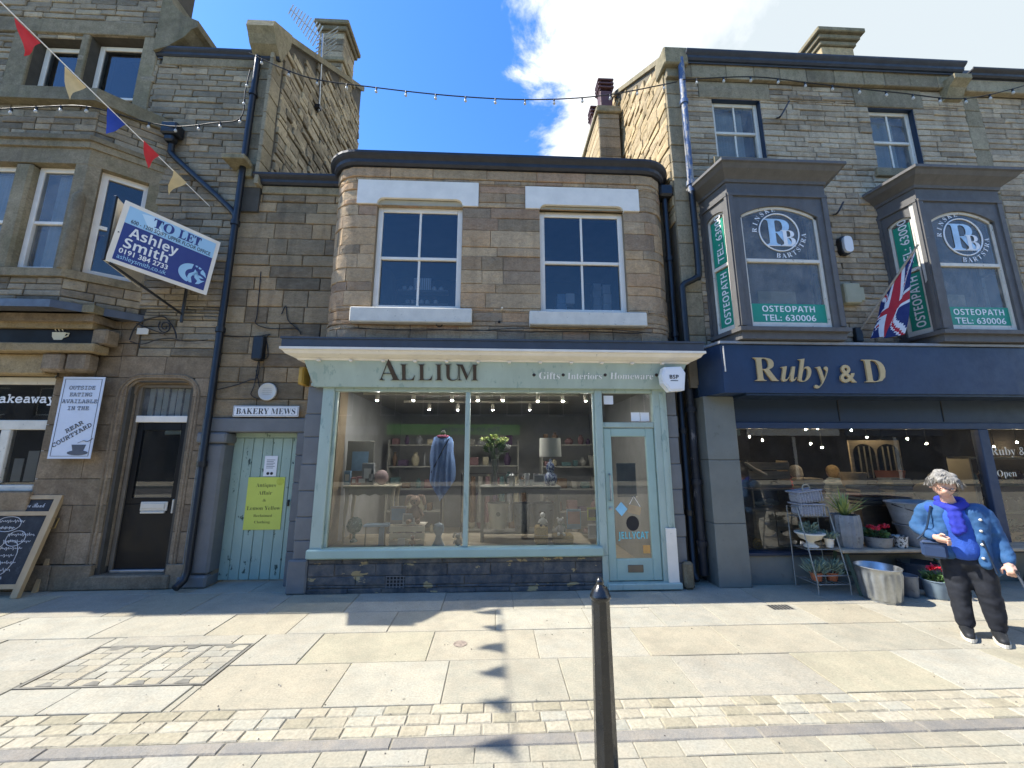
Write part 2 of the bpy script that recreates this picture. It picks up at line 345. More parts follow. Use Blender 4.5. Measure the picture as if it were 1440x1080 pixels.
M_cable = mat('black_cable', '#17171a', .6)
M_bulb = mat('pearl_bulb_glass', '#b9b7b0', .3, var=.05)
M_galv = mat('galvanised_steel', '#a9acad', .38, var=.15, scale=14, metal=.85, bump=.1)
M_zinc = mat('weathered_zinc', '#7c8186', .55, var=.2, scale=8, metal=.35, bump=.15, col2='#5d6267', thr=.6)
M_terra = mat('terracotta', '#a5603f', .85, var=.15, scale=10, bump=.2)
M_wood = mat('pale_pine', '#b39871', .6, var=.15, scale=6, stretch=(1, 1, .3), bump=.1)
M_oldw = mat('rustic_timber', '#a0937e', .8, var=.3, scale=9, bump=.4, stretch=(.4, 1, 2))
M_board = mat('chalkboard_black', '#26292e', .8, var=.25, scale=7, col2='#3a3d42', thr=.6)
M_chalk = mat('chalk', '#c9cbce', .95, var=.1)
# ---------------------------------------------------------------- stonework
def courses(z0, z1, a, b):
    o = [z0]
    while o[-1] < z1-1e-6:
        h = rng.uniform(a, b)
        o.append(z1 if z1-o[-1] < h*1.45 else o[-1]+h)
    return o
def free(x0, x1, za, zb, ops):
    iv = [(x0, x1)]
    for (a, b, c, d) in ops:
        if min(zb, d)-max(za, c) < .004: continue
        n = []
        for p, q in iv:
            if b <= p or a >= q: n.append((p, q)); continue
            if a > p: n.append((p, a))
            if b < q: n.append((b, q))
        iv = n
    return [(p, q) for p, q in iv if q-p > .015]
def stones(x0, x1, z0, z1, ops, hr, wr):
    zs = courses(z0, z1, *hr); o = []
    for za, zb in zip(zs, zs[1:]):
        cut = sorted({za, zb, *[z for op in ops for z in op[2:] if za+.025 < z < zb-.025]})
        for ca, cb in zip(cut, cut[1:]):
            for p, q in free(x0, x1, ca+.003, cb-.003, ops):
                s = p
                while s < q-1e-6:
                    wd = rng.uniform(*wr); wd = wd*1.25 if rng.random() < .15 else wd
                    e_ = q if q-s < wd*1.45 else s+wd
                    o.append((s, e_, ca, cb)); s = e_
    return o
def stone_mesh(mp, r, gap=.005, proud=(.004, .02), rough=.006, ch=.008, depth=.05, n=1):
    a, b, c, d = r; a += gap; b -= gap; c += gap*rng.uniform(.7, 1.3); d -= gap*rng.uniform(.7, 1.3)
    ch = min(ch, (b-a)*.3, (d-c)*.3); pr = rng.uniform(*proud)
    j = lambda k=1.: rng.uniform(-1, 1)*rough*k
    S = [a+(b-a)*i/n for i in range(n+1)]; vs = []; fs = []
    def ring(ins, dep, jj):
        lo = []; up = []
        for i, s in enumerate(S):
            sx = s+ins if i == 0 else s-ins if i == n else s
            lo.append(mp(sx+j(jj*.4), dep+j(jj), c+ins+j(jj*.4))); up.append(mp(sx+j(jj*.4), dep+j(jj), d-ins+j(jj*.4)))
        k = len(vs); vs.extend(lo+up[::-1]); return list(range(k, k+2*len(S)))
    R0, R1, R2 = ring(0, -depth, 0), ring(0, pr-ch, .3), ring(ch, pr, 1)
    m = len(R0)
    for A, B in ((R0, R1), (R1, R2)):
        for i in range(m): fs.append((A[i], A[(i+1) % m], B[(i+1) % m], B[i]))
    k = len(S)
    for i in range(n):
        q = (R2[i], R2[i+1], R2[2*k-2-i], R2[2*k-1-i]); ce = len(vs)
        cc = sum((V(vs[t]) for t in q), V((0, 0, 0)))/4
        nn = (V(vs[q[1]])-V(vs[q[0]])).cross(V(vs[q[3]])-V(vs[q[0]])).normalized()
        vs.append(tuple(cc+nn*(rough*rng.uniform(-.2, 1.3))))
        for x in range(4): fs.append((q[x], q[(x+1) % 4], ce))
    return [tuple(v) for v in vs], fs
class Wall:
    def __init__(s, root): s.root = root; s.items = []
    def add(s, mp, rects, mats, **k):
        for r in rects:
            c = V(mp((r[0]+r[1])/2, 0, (r[2]+r[3])/2))-CAM
            s.items.append(((r[1]-r[0])*(r[3]-r[2])/max(c.length, .5)**2*(.05 if c.dot(FWD) < .3*c.length else 1), mp, r, mats, k))
    def done(s, cap=300, name='stone', joined='stonework'):
        s.items.sort(key=lambda t: -t[0]); rest = {}
        for i, (_, mp, r, mats, k) in enumerate(s.items):
            vs, fs = stone_mesh(mp, r, **k)
            if i < cap: mk(name, vs, fs, mats[0], s.root)
            else: rest.setdefault(mats[1].name, (MB(), mats[1]))[0].add(vs, fs)
        for mb, m in rest.values(): mb.build(joined, m, s.root, kind='stuff')
def front(Y): return lambda s, d, z: (s, Y-d, z)
def backing(root, x0, x1, z0, z1, ops, Yf, Yb, m, name='wall_core'):
    zs = sorted({z0, z1, *[z for op in ops for z in op[2:] if z0 < z < z1]})
    for a, b in zip(zs, zs[1:]):
        for p, q in free(x0, x1, a, b, ops): MB().box(p, q, Yf, Yb, a, b).build(name, m, root)
def sash(root, x0, x1, z0, z1, Y, cols=1, rows=2, fw=.06, bar=.03, m=M_white, g=G_up, name='window', depth=.07, rail=.045, rfrac=None):
    # sliding sash: box frame, upper sash in front of the lower one, panes as sub-parts
    mb = MB(); mb.box(x0, x0+fw, Y, Y+depth, z0, z1, .006).box(x1-fw, x1, Y, Y+depth, z0, z1, .006)
    mb.box(x0+fw, x1-fw, Y, Y+depth, z1-fw, z1, .006).box(x0+fw, x1-fw, Y, Y+depth, z0, z0+fw*1.2, .006)
    f = mb.build(name, m, root); a, b, c, d = x0+fw, x1-fw, z0+fw*1.2, z1-fw
    zm = c+(d-c)*(rfrac or .5)
    if rows == 2: bx('meeting_rail', m, f, a, b, Y+.012, Y+.055, zm-rail/2, zm+rail/2, .005)
    zz = [(c, zm-rail/2, .045), (zm+rail/2, d, .02)] if rows == 2 else [(c, d, .03)]
    for za, zb, dy in zz:
        wd = (b-a)/cols
        for i in range(cols):
            if i: bx('glazing_bar', m, f, a+i*wd-bar/2, a+i*wd+bar/2, Y+dy-.012, Y+dy+.016, za, zb, .004)
            p0, p1 = a+i*wd+(bar/2 if i else 0), a+(i+1)*wd-(bar/2 if i < cols-1 else 0)
            mk('pane', [(p0, Y+dy, za), (p1, Y+dy, za), (p1, Y+dy, zb), (p0, Y+dy, zb)], [(0, 1, 2, 3)], g, f)
    return f
def room(root, x0, x1, y0, y1, z0, z1, m, name='room_interior', mf=None, mc=None):
    v = [(x, y, z) for x in (x0, x1) for y in (y0, y1) for z in (z0, z1)]
    me = [m, mf or m, mc or m]
    o = mk(name, v, [(1, 3, 2, 0), (4, 6, 7, 5), (2, 3, 7, 6), (0, 2, 6, 4), (1, 5, 7, 3)], me, root)
    o.data.polygons[3].material_index = 1; o.data.polygons[4].material_index = 2; return o
# ---------------------------------------------------------------- ground
def sheet(name, x0, x1, y0, y1, z, m): return mk(name, [(x0, y0, z), (x1, y0, z), (x1, y1, z), (x0, y1, z)], [(0, 1, 2, 3)], m, kind='structure')
sheet('ground', -400, 400, -400, 400, -.16, M_road)
COVER = (-3.5, -2.15, -1.84, -1.22); ROUND = V((-.3, -1.3, 0))
pav = MB().box(-14, 14, -2.14, 1.2, -.14, -.008).build('pavement', M_joint, kind='structure')
def flat(name, r, m, parent, gap=.0032, ch=.004, j=.002, rough=.0008, top=0.0):
    mp = lambda s, d, z: (s, z, top-.02+d)
    vs, fs = stone_mesh(mp, r, gap=gap, proud=(.02-j, .02+j), rough=rough, ch=ch, depth=.0)
    return mk(name, vs, fs, m, parent)
rows = [(-.55, .10), (-1.04, -.55), (-1.58, -1.04), (-2.14, -1.58)]
firstx = [-8.6, -8.9, -8.3, -8.8]
for (ya, yb), x in zip(rows, firstx):
    while x < 9:
        wd = rng.choice([.62, .75, .8, .9, .95, 1.05]); e_ = x+wd
        cuts = [(x, e_, ya, yb)]
        a, b, c, d = COVER
        if min(yb, d)-max(ya, c) > 0 and e_ > a and x < b:
            cuts = []
            if x < a-.02: cuts.append((x, a-.006, ya, yb))
            if e_ > b+.02: cuts.append((b+.006, e_, ya, yb))
            xa, xb = max(x, a), min(e_, b)
            if d < yb-.03: cuts.append((xa, xb, d+.006, yb))
            if c > ya+.03: cuts.append((xa, xb, ya, c-.006))
        for r in cuts:
            if r[1]-r[0] > .04: flat('paving_slab', r, M_slab, pav, top=rng.uniform(-.0015, .0015))
        x = e_
x = -8.0
while x < 8:
    wd = rng.uniform(.5, .9); flat('paving_slab', (x, x+wd, .10, .55), M_slab, pav); x += wd
ss_ = MB().box(-14, 14, -2.44, -2.143, -.14, -.007).build('sett_strip', M_joint, kind='structure')
for i in range(3):
    x = -7.4+rng.uniform(0, .2); ya = -2.44+.1*i
    while x < 7.6:
        wd = rng.uniform(.15, .235); flat('sett', (x, x+wd, ya, ya+.1), M_sett, ss_, gap=.004, ch=.006, j=.002, rough=.002); x += wd
kb = MB().box(-14, 14, -2.54, -2.443, -.14, -.007).build('kerb_line', M_joint, kind='structure')
x = -9.3
while x < 9:
    wd = rng.uniform(.85, 1.15); flat('kerb_stone', (x, x+wd, -2.54, -2.44), M_gran, kb, gap=.004, ch=.006, rough=.002); x += wd
pb = MB().box(-14, 14, -3.5, -2.543, -.14, -.007).build('block_paving', M_joint, kind='structure')
ya = -2.54
for i in range(7):
    dp = .125; x = -5.6+rng.uniform(0, .3)
    while x < 5.8:
        wd = rng.uniform(.24, .36); flat('paving_block', (x, x+wd, ya-dp, ya), M_blk, pb, gap=.003, ch=.004, j=.002, rough=.0015); x += wd
    ya -= dp
MB().box(-40, 40, -11.0, ya-.003, -.006, -.002).build('forecourt', M_blk, kind='structure')  # pale paving, carried on unseen behind the camera to bounce sunlight onto the facades
# inspection cover with inset paving
cv = thing('access_cover', 'four-bay inset paving inspection cover with steel edging in the pavement', 'manhole cover', (-2.8, -1.53, 0))
M_steel = mat('worn_steel_edge', '#858279', .5, metal=.4, var=.25)
a, b, c, d = COVER; mb = MB()
for q in (a, b-.022): mb.box(q, q+.022, c, d, -.02, .003)
for q in (c, d-.018): mb.box(a+.022, b-.022, q, q+.018, -.02, .003)
mb.build('steel_frame', M_steel, cv)
bw = (b-a-.044)/4
for i in range(4):
    xa = a+.022+i*bw
    if i: bx('divider', M_steel, cv, xa-.008, xa+.008, c+.018, d-.018, -.02, .002, 0)
    ys = [c+.018+(d-c-.036)*k/6 for k in range(7)]
    for k in range(6):
        x0, x1 = xa+.009, xa+bw-.009
        cut = x0+(x1-x0)*(.35 if k % 2 else .62)
        for p, q in ((x0, cut), (cut, x1)): flat('inset_slab', (p, q, ys[k], ys[k+1]), M_slab, cv, gap=.002, top=.001)
    for yy, sg in ((c+.02, 1), (d-.02, -1)):
        xm = xa+bw/2
        mk('lifting_key_plate', [(xm-.06, yy, .0045), (xm+.06, yy, .0045), (xm+.03, yy+sg*.05, .0045), (xm-.02, yy+sg*.055, .0045)], [(0, 1, 2, 3)][::1], M_steel, cv)
rc = thing('stopcock_cover', 'small round rusty metal cover set in a paving slab', 'manhole cover', ROUND)
MB().lathe([(.062, .0008), (.062, .0015), (.055, .003), (.05, .0018), (.046, .0012), (.03, .001), (.026, .0022), (.012, .0018)], ROUND, 20).build('lid', mat('rusty_iron', '#86796c', .8, var=.4, scale=30), rc, True)
gt = thing('pavement_grate', 'dark rectangular metal plate in the pavement by the granite pillar', 'grate', (3.19, -.62, 0))
bx('plate', M_steel, gt, 3.06, 3.32, -.7, -.56, -.01, .004, .002)
for i in range(6): bx('rib', M_iron, gt, 3.08+i*.04, 3.095+i*.04, -.69, -.57, .004, .007, 0)
# ---------------------------------------------------------------- left stone building
YL = .30; XLR = -3.62
lb = thing('tall_cafe_building', 'tall dark stone building with canted bay, cafe front and black side door', 'building', (-6.2, .6, 0))
wl = Wall(lb)
w2 = [(-7.43, -6.71, 6.2, 8.28), (-6.59, -5.75, 6.2, 8.35)]
bayop = (-9.2, -5.12, 3.62, 6.72)
zE = 7.86
ops = w2+[bayop]
wl.add(front(YL), stones(-9.2, -5.46, 3.62, 10.2, ops+[(-9.2, -5.46, 3.5, 3.7)], (.085, .125), (.22, .5)), M_left, proud=(.002, .022), rough=.007)
wl.add(front(YL), stones(-5.46, -3.95, 3.02, zE, [bayop, (-5.46, -5.0, 2.9, 3.72)], (.085, .125), (.2, .48)), M_left, proud=(.002, .022), rough=.007)
qz = courses(5.7, zE+.3, .26, .4)
wl.add(front(YL-.006), [(-3.95+(.0 if i % 2 else .06), XLR, z0, z1) for i, (z0, z1) in enumerate(zip(qz, qz[1:]))], (M_quoin, M_quoin), proud=(.006, .014), rough=.004)
wl.add(front(YL), [(-3.95, -3.89, z0, z1) for i, (z0, z1) in enumerate(zip(qz, qz[1:])) if not i % 2], M_left, proud=(.0, .01))
backing(lb, -9.2, -5.46, 3.0, 10.2, ops, YL+.01, YL+.4, M_mortL)
backing(lb, -5.46, XLR-.02, 3.4, zE+.3, [bayop, (-3.93, XLR, 2.7, 5.7)], YL+.012, YL+.4, M_mortL)
# gable wall that faces the low roof
XG = XLR
mpG = lambda s, d, z: (XG+d, s, z)
def ztop(y): return 8.38+(y-.1)*.78
gz = courses(5.3, 10.4, .09, .17); rects = []
for za, zb in zip(gz, gz[1:]):
    y = .46+rng.uniform(0, .05)
    while y < 3.72:
        e_ = min(y+rng.uniform(.14, .4), 3.72)
        if zb < ztop(y)-.05: rects.append((y, e_, za, zb))
        y = e_
wl.add(mpG, rects, M_gabL, proud=(.0, .04), rough=.014, gap=.008)
wl.add(mpG, [(.2-.006, .45, z0, z1) for z0, z1 in zip(qz, qz[1:]) ], (M_quoin, M_quoin), proud=(.002, .008), rough=.003)
MB().prism([(.3, 5.3), (3.72, 5.3), (3.72, ztop(3.72)-.02), (.3, ztop(.3)-.02)], 0, .35, lambda x, y, z: (XG-.012-y, x, z)).build('gable_core', M_mortL, lb)
MB().prism([(.1, ztop(.1)-.04), (3.75, ztop(3.75)-.04), (3.75, ztop(3.75)+.09), (.1, ztop(.1)+.09)], 0, .4, lambda x, y, z: (XG+.06-y, x, z)).build('gable_coping', M_cop, lb)
MB().prism([(.02, ztop(.1)+.08), (.5, ztop(.5)+.1), (.5, ztop(.5)-.15), (.3, 8.0), (.22, 8.06), (.12, 8.14), (.06, 8.26), (.0, 8.34)], 0, .42, lambda x, y, z: (XG+.07-y, x, z)).build('kneeler_stone', M_cop, lb)
MB().box(XG-.56, XG-.01, 2.5, 3.1, 9.5, 11.6).build('chimney_core', M_mortL, lb)
cz = courses(9.6, 11.6, .14, .22)
for z0, z1 in zip(cz, cz[1:]):
    c_ = rng.uniform(.2, .4); k_ = 2.5+c_
    wl.add(mpG, [(2.49, k_, z0, z1), (k_, 3.11, z0, z1)], M_gabL, proud=(.005, .02), rough=.006)
    wl.add(front(2.5), [(XG-.57, XG, z0, z1)], M_gabL, proud=(.005, .02), rough=.006)
for z0, z1, o_ in ((10.6, 10.72, .05), (11.45, 11.58, .05), (11.582, 11.7, .1)): bx('chimney_cornice', M_cop, lb, XG-.58-o_, XG+.02+o_, 2.48-o_, 3.12+o_, z0, z1, .02)
# eaves gutter and stone band
bx('eaves_band', M_ashd, lb, -5.4, -3.6, YL-.03, YL+.1, zE-.02, zE+.14, .01)
def gutter(path, m, parent, h=.12, dp=.12, name='gutter'):
    # ogee gutter swept along a plan path; outward is to the right of the path
    prof = [(0, 0), (.35, 0), (.55, .18), (.6, .45), (.85, .62), (1, .8), (1, 1), (.9, 1), (.85, .86), (.1, .86), (.1, 1), (0, 1)]
    vs = []; fs = []; n = len(prof); pts = [V(p) for p in path]
    for i, p in enumerate(pts):
        t = (pts[min(i+1, len(pts)-1)]-pts[max(i-1, 0)]); t.z = 0; t.normalize(); o = V((t.y, -t.x, 0))
        for a_, b_ in prof: vs.append(p+o*(a_*dp)+V((0, 0, b_*h)))
    for i in range(len(pts)-1):
        for k in range(n): fs.append((i*n+k, (i+1)*n+k, (i+1)*n+(k+1) % n, i*n+(k+1) % n))
    fs.append(tuple(range(n))); fs.append(tuple((len(pts)-1)*n+k for k in range(n-1, -1, -1)))
    return mk(name, vs, fs, m, parent)
gutter([(-5.5, YL-.01, zE+.13), (-3.56, YL-.01, zE+.13)], M_gutter, lb, .13, .085)
MB().prism([(YL-.02, zE+.2), (3.2, zE+2.2), (3.2, zE+2.1), (YL-.02, zE+.1)], 0, 1.85, lambda x, y, z: (-3.63-y, x, z)).build('slate_roof', M_slate, lb)
# gabled front: raking kneeler at its right end
MB().prism([(-5.5, 8.02), (-5.3, 8.1), (-5.06, 8.3), (-4.96, 8.46), (-4.88, 8.5), (-4.88, 8.62), (-5.12, 8.72), (-5.33, 8.94), (-5.5, 9.4)], YL-.1, YL+.4).build('kneeler_stone', M_cop, lb)
bx('window_head_band', M_ashd, lb, -9.2, -5.6, YL-.03, YL+.05, 8.36, 8.62, .01)
for x0, x1 in ((-6.71, -6.59), (-5.75, -5.5), (-7.75, -7.43)): bx('window_jamb', M_ashd, lb, x0+.002, x1-.002, YL-.025, YL+.2, 6.25, 8.36, .012)
for (x0, x1, z0, z1) in w2:
    sash(lb, x0+.01, x1-.01, 6.6, z1-.02, YL+.14, 1, 2, .075, m=M_white, g=G_up, rfrac=.42)
    room(lb, x0-.1, x1+.1, YL+.3, YL+1.8, 6.2, 8.6, M_dark)
# canted bay
YB = -.15; A0 = V((-5.70, YB)); A1 = V((-5.08, YL)); cdir = (A1-A0).normalized(); cn = V((cdir.y, -cdir.x)); CL = (A1-A0).length
mpC = lambda s, d, z: (A0.x+cdir.x*s+cn.x*d, A0.y+cdir.y*s+cn.y*d, z)
def bayband(name, m, z0, z1, o, b=.01, parent=lb):
    t = math.tan((math.atan2(cdir.y, cdir.x))/2)
    p = [(-9.2, YB-o), (A0.x+o*t, YB-o), (A1.x+cn.x*o+cdir.x*.02, YL+.0+cn.y*o*0+.02), (A1.x-.3, YL+.25), (A0.x-.12, YB+.22), (-9.2, YB+.22)]
    return MB().plan(p, z0, z1).build(name, m, parent)
bayband('bay_coping', M_cop, 6.58, 6.78, .12); bayband('bay_parapet_core', M_mortL, 6.06, 6.58, -.012)
bayband('bay_string_course', M_ashd, 6.0, 6.07, .07); bayband('bay_string_course', M_ashd, 5.9, 5.998, .035)
bayband('bay_lintel', M_ashd, 5.66, 5.898, .005); bayband('bay_sill', M_ashd, 3.97, 4.08, .05); bayband('bay_apron_core', M_mortL, 3.6, 3.968, -.012)
for z0, z1 in ((6.07, 6.58), (3.62, 3.97)):
    wl.add(front(YB), stones(-8.6, A0.x, z0, z1, [], (.08, .13), (.15, .45)), M_left, proud=(.0, .016), rough=.006)
    wl.add(mpC, stones(0, CL, z0, z1, [], (.08, .13), (.15, .4)), M_left, proud=(.0, .016), rough=.006)
def mull(x0, x1): bx('bay_mullion', M_ashd, lb, x0, x1, YB+.0, YB+.2, 4.08, 5.66, .03)
mull(-6.66, -6.44); mull(-7.75, -7.5); mull(-8.7, -8.5)
MB().plan([(-5.86, YB), (A0.x, YB), (A0.x+cdir.x*.13, A0.y+cdir.y*.13), (A0.x+cdir.x*.13-cn.x*.16, A0.y+cdir.y*.13-cn.y*.16), (-5.86, YB+.16)], 4.08, 5.66).build('bay_corner_post', M_ashd, lb)
MB().tube([(A0.x-.02, YB-.0, 4.08), (A0.x-.02, YB-.0, 5.15), (A0.x-.02, YB+.02, 5.25)], [.07, .07, .02], 10).build('bay_corner_shaft', M_ashd, lb, True)
MB().prism([(CL-.14, 4.08), (CL+.02, 4.08), (CL+.02, 5.66), (CL-.14, 5.66)], 0, -.2, mpC).build('bay_mullion', M_ashd, lb)
for x0, x1 in ((-6.44, -5.86), (-7.5, -6.66), (-8.5, -7.75)): sash(lb, x0, x1, 4.08, 5.66, YB+.1, 1, 2, .07, g=G_old, rfrac=.46)
f = MB()
def cbar(mb, s0, s1, z0, z1, d0=-.1, d1=-.16): mb.prism([(s0, z0), (s1, z0), (s1, z1), (s0, z1)], d0, d1, mpC)
s0, s1 = .13, CL-.14
cbar(f, s0, s0+.07, 4.08, 5.66); cbar(f, s1-.06, s1, 4.08, 5.66); cbar(f, s0+.07, s1-.06, 5.58, 5.66); cbar(f, s0+.07, s1-.06, 4.08, 4.17)
f = f.build('window', M_white, lb); q = MB(); cbar(q, s0+.07, s1-.06, 4.8, 4.85); q.build('meeting_rail', M_white, f)
for za, zb in ((4.17, 4.8), (4.85, 5.58)):
    mk('pane', [mpC(a_, -.13, z_) for a_, z_ in ((s0+.07, za), (s1-.06, za), (s1-.06, zb), (s0+.07, zb))], [(0, 1, 2, 3)], G_up, f)
room(lb, -9.2, -4.7, YL+.1, 2.2, 3.7, 6.0, M_dark2)
M_net = mat('net_curtain', '#a9aaa4', .9, var=.12, scale=9, stretch=(6, 1, .3))
for x0, x1, zz in ((-6.36, -5.92, 4.2), (-7.4, -6.74, 4.2), (-8.4, -7.85, 4.2)): bx('net_curtain', M_net, lb, x0+.1, x1, YB+.2, YB+.205, zz, 5.6, 0)
MB().plan([(-9.2, YB-.12), (-5.66, YB-.12), (-5.0, YL), (-5.0, YL+.05), (-9.2, YL+.05)], 3.52, 3.62).build('lead_flashing', mat('lead_sheet', '#55565a', .4, var=.25, scale=9, metal=.3), lb)
# hopper and raking downpipe, corner downpipe
def pipe(pts, r, m, parent, name='downpipe', collars=()):
    o = MB().tube(pts, r, 10).build(name, m, parent, True)
    for c_ in collars: MB().tube([V(c_)-V((0, 0, .035)), V(c_)+V((0, 0, .035))], r*1.35, 10).build('collar', m, o, True)
    return o
XP, YP = -3.875, YL-.075
pipe([(XP, YP, 8.0), (XP, YP, .22), (XP, YP-.04, .12), (XP-.02, YP-.13, .06)], .045, M_iron, lb, collars=[(XP, YP, z_) for z_ in (7.3, 5.05, 3.4, 1.55)])
h0 = P(243, 185, YL-.1)
MB().box(h0.x-.11, h0.x+.12, YL-.2, YL-.02, h0.z-.1, h0.z+.1, .02).box(h0.x-.07, h0.x+.07, YL-.17, YL-.05, h0.z-.2, h0.z-.1, .02).build('rain_hopper', M_iron, lb)
pipe(catmull([(h0.x, YP, h0.z-.18), (h0.x, YP, h0.z-.3), (h0.x+.1, YP, h0.z-.45), (XP-.12, YP, 5.3), (XP-.01, YP, 5.12)], 4), .042, M_iron, lb)
# cafe ground floor
backing(lb, -6.05, -3.9, 0, 3.4, [(-5.02, -4.22, 0, 2.66), (-6.05, -6.0, 0, 2.7)], YL+.016, YL+.35, M_mortL)
dop = [(-5.06, -4.18, 0, 2.7)]
wl.add(front(YL), stones(-6.02, -3.95, .3, 2.72, dop, (.3, .42), (.4, .9)), M_ash, proud=(.004, .008), rough=.002, gap=.003, ch=.004)
wl.add(front(YL), stones(-5.2, -3.95, 2.72, 3.02, [], (.3, .31), (.5, .7)), M_ash, proud=(.004, .008), rough=.002, gap=.002, ch=.003)
wl.add(front(YL), stones(-5.5, -5.02, 3.02, 3.6, [], (.16, .22), (.2, .3)), M_ash, proud=(.004, .01), rough=.003)
wl.add(front(YL), stones(-6.0, -5.2, 2.72, 3.02, [], (.3, .31), (.4, .5)), M_ash, proud=(.004, .008), rough=.002)
wl.add(front(YL-.05), stones(-6.05, -5.06, .0, .3, [], (.3, .31), (.5, .6)), M_ash, proud=(.004, .01), rough=.003)
wl.add(front(YL-.03), stones(-4.18, -3.93, .0, .3, [], (.3, .31), (.5, .6)), M_ash, proud=(.004, .01), rough=.003)
def archpath(x0, x1, z0, z1, r, Y, n=6):
    o = [(x0, Y, z0), (x0, Y, z1-r)]
    o += [(x0+r-r*math.cos(a_*math.pi/2/n), Y, z1-r+r*math.sin(a_*math.pi/2/n)) for a_ in range(1, n+1)]
    o += [(x1-r+r*math.sin(a_*math.pi/2/n), Y, z1-r+r*math.cos(a_*math.pi/2/n)) for a_ in range(n+1)]
    return o+[(x1, Y, z0)]
for o_, r_, yy in ((.0, .026, YL+.1), (.045, .022, YL+.03), (.09, .018, YL+.0), (.14, .02, YL+.0)):
    MB().tube(archpath(-5.03-o_, -4.2+o_*.8, .25, 2.67+o_*.6, .16+o_, yy), r_, 8).build('door_moulding', M_ash[0], lb, True)
x0, x1 = -5.0, -4.23
MB().prism([(x0-.06, 2.5), (x0-.06, 2.75), (x1+.06, 2.75), (x1+.06, 2.5), (x1+.0, 2.5), (x1-.02, 2.6), (x1-.1, 2.655), (x0+.1, 2.655), (x0+.02, 2.6), (x0, 2.5)], YL+.06, YL+.3).build('door_head', M_ash[0], lb)
bx('door_step', M_ash[0], lb, -5.15, -4.1, YL-.06, YL+.45, .004, .17, .015)
df = MB().box(x0, x0+.05, .40, .47, .17, 2.64, .004).box(x1-.04, x1, .40, .47, .17, 2.64, .004).box(x0+.05, x1-.04, .40, .47, 2.6, 2.64, .004).build('door_frame', mat('brown_door_frame', '#6d6354', .6), lb)
bx('transom_bar', M_white, df, x0+.04, x1-.03, .385, .46, 2.11, 2.2, .006)
mk('fanlight_pane', [(x0+.05, .44, 2.2), (x1-.04, .44, 2.2), (x1-.04, .44, 2.6), (x0+.05, .44, 2.6)], [(0, 1, 2, 3)], G_old, df)
for i in range(7): bx('fanlight_blind_slat', M_whited, df, x0+.08+i*.095, x0+.15+i*.095, .5+.01*(i % 2), .505+.01*(i % 2), 2.2, 2.6, 0)
dr = MB().box(x0+.05, x1-.04, .42, .46, .2, 1.02, .005).box(x0+.05, x0+.13, .42, .46, 1.02, 2.11, .005).box(x1-.13, x1-.04, .42, .46, 1.02, 2.11, .005).box(x0+.13, x1-.13, .42, .46, 2.0, 2.11, .005).box(x0+.13, x1-.13, .42, .46, 1.02, 1.1, .005).build('door', M_blackd, lb, label='black half-glazed door with pale letter plate')
mk('door_pane', [(x0+.13, .44, 1.1), (x1-.13, .44, 1.1), (x1-.13, .44, 2.0), (x0+.13, .44, 2.0)], [(0, 1, 2, 3)], G_shop, dr)
bx('threshold_strip', M_galv, dr, x0+.05, x1-.04, .37, .46, .172, .205, .004)
M_cryl = mat('ivory_plastic', '#cfc7b6', .4, var=.04)
bx('letter_plate', M_cryl, dr, x0+.27, x0+.62, .405, .42, .93, 1.05, .008); bx('letter_flap', M_cryl, dr, x0+.3, x0+.59, .395, .405, .96, 1.03, .006)
bx('door_handle', M_cryl, dr, x1-.085, x1-.06, .39, .42, .9, 1.08, .006)
bx('letter_shelf', M_cryl, dr, x0+.29, x0+.6, .39, .42, .9, .928, .005)
room(lb, -5.2, -4.0, .48, 2.0, 0, 2.7, M_dark)
# cafe shopfront: fascia, cornice, console, window
MB().prism([(-9.2, 3.42), (-5.36, 3.42), (-5.36, 3.52), (-9.2, 3.52)], -.02, YL+.1).build('cafe_cornice', M_ash[0], lb)
MB().prism([(-9.2, 3.52), (-5.3, 3.52), (-5.3, 3.62), (-9.2, 3.62)], -.09, YL+.1).build('cafe_cornice', M_cop, lb)
MB().prism([(-9.2, 3.34), (-5.42, 3.34), (-5.42, 3.42), (-9.2, 3.42)], .05, YL+.1).build('cafe_cornice', M_tan, lb)
fx0, fx1, fz0, fz1 = RC(-40, 456, 133, 484, .1)
fg = bx('fascia_glass', mat('black_fascia_board', '#101114', .55, var=.15, scale=2, spec=.2), lb, -9.2, fx1, .1, .2, fz0, fz1, .004)
bx('fascia_ledge', M_tan, lb, -9.2, fx1+.12, .0, .22, fz0-.12, fz0, .015)
bx('fascia_end_block', M_ash[0], lb, fx1+.0, fx1+.2, .06, .25, fz0, 3.34, .02)
for x0, x1, y0, dz in ((-6.0, -5.72, .02, .24), (-5.69, -5.4, .02, .24)): bx('console_block', M_ash[0], lb, x0, x1, .05, .22, fz0-.37, fz0-.122, .03)
bx('window_head', M_tan, lb, -9.2, -6.0, .12, .3, 2.72, fz0-.12, .02)
cupM = mat('cream_vinyl', '#d9cfae', .6, var=.03)
cu = P(82, 470, .09)
cup = [(-.09, .03), (.09, .03), (.08, -.03), (.05, -.075), (-.05, -.075), (-.08, -.03)]
MB().prism([(cu.x+a_, cu.z+b_) for a_, b_ in cup], .094, .1).build('cup_emblem', cupM, fg)
MB().tube([(cu.x+.08, .096, cu.z+.02), (cu.x+.13, .096, cu.z+.015), (cu.x+.12, .096, cu.z-.02), (cu.x+.07, .096, cu.z-.04)], .009, 6).build('cup_handle_emblem', cupM, fg)
for i in range(3): MB().tube(catmull([(cu.x-.04+i*.045, .096, cu.z+.045), (cu.x-.06+i*.045, .096, cu.z+.07), (cu.x-.03+i*.045, .096, cu.z+.09), (cu.x-.045+i*.045, .096, cu.z+.12)], 3), .005, 5).build('steam_emblem', cupM, fg)
YW = .33
wf = MB()
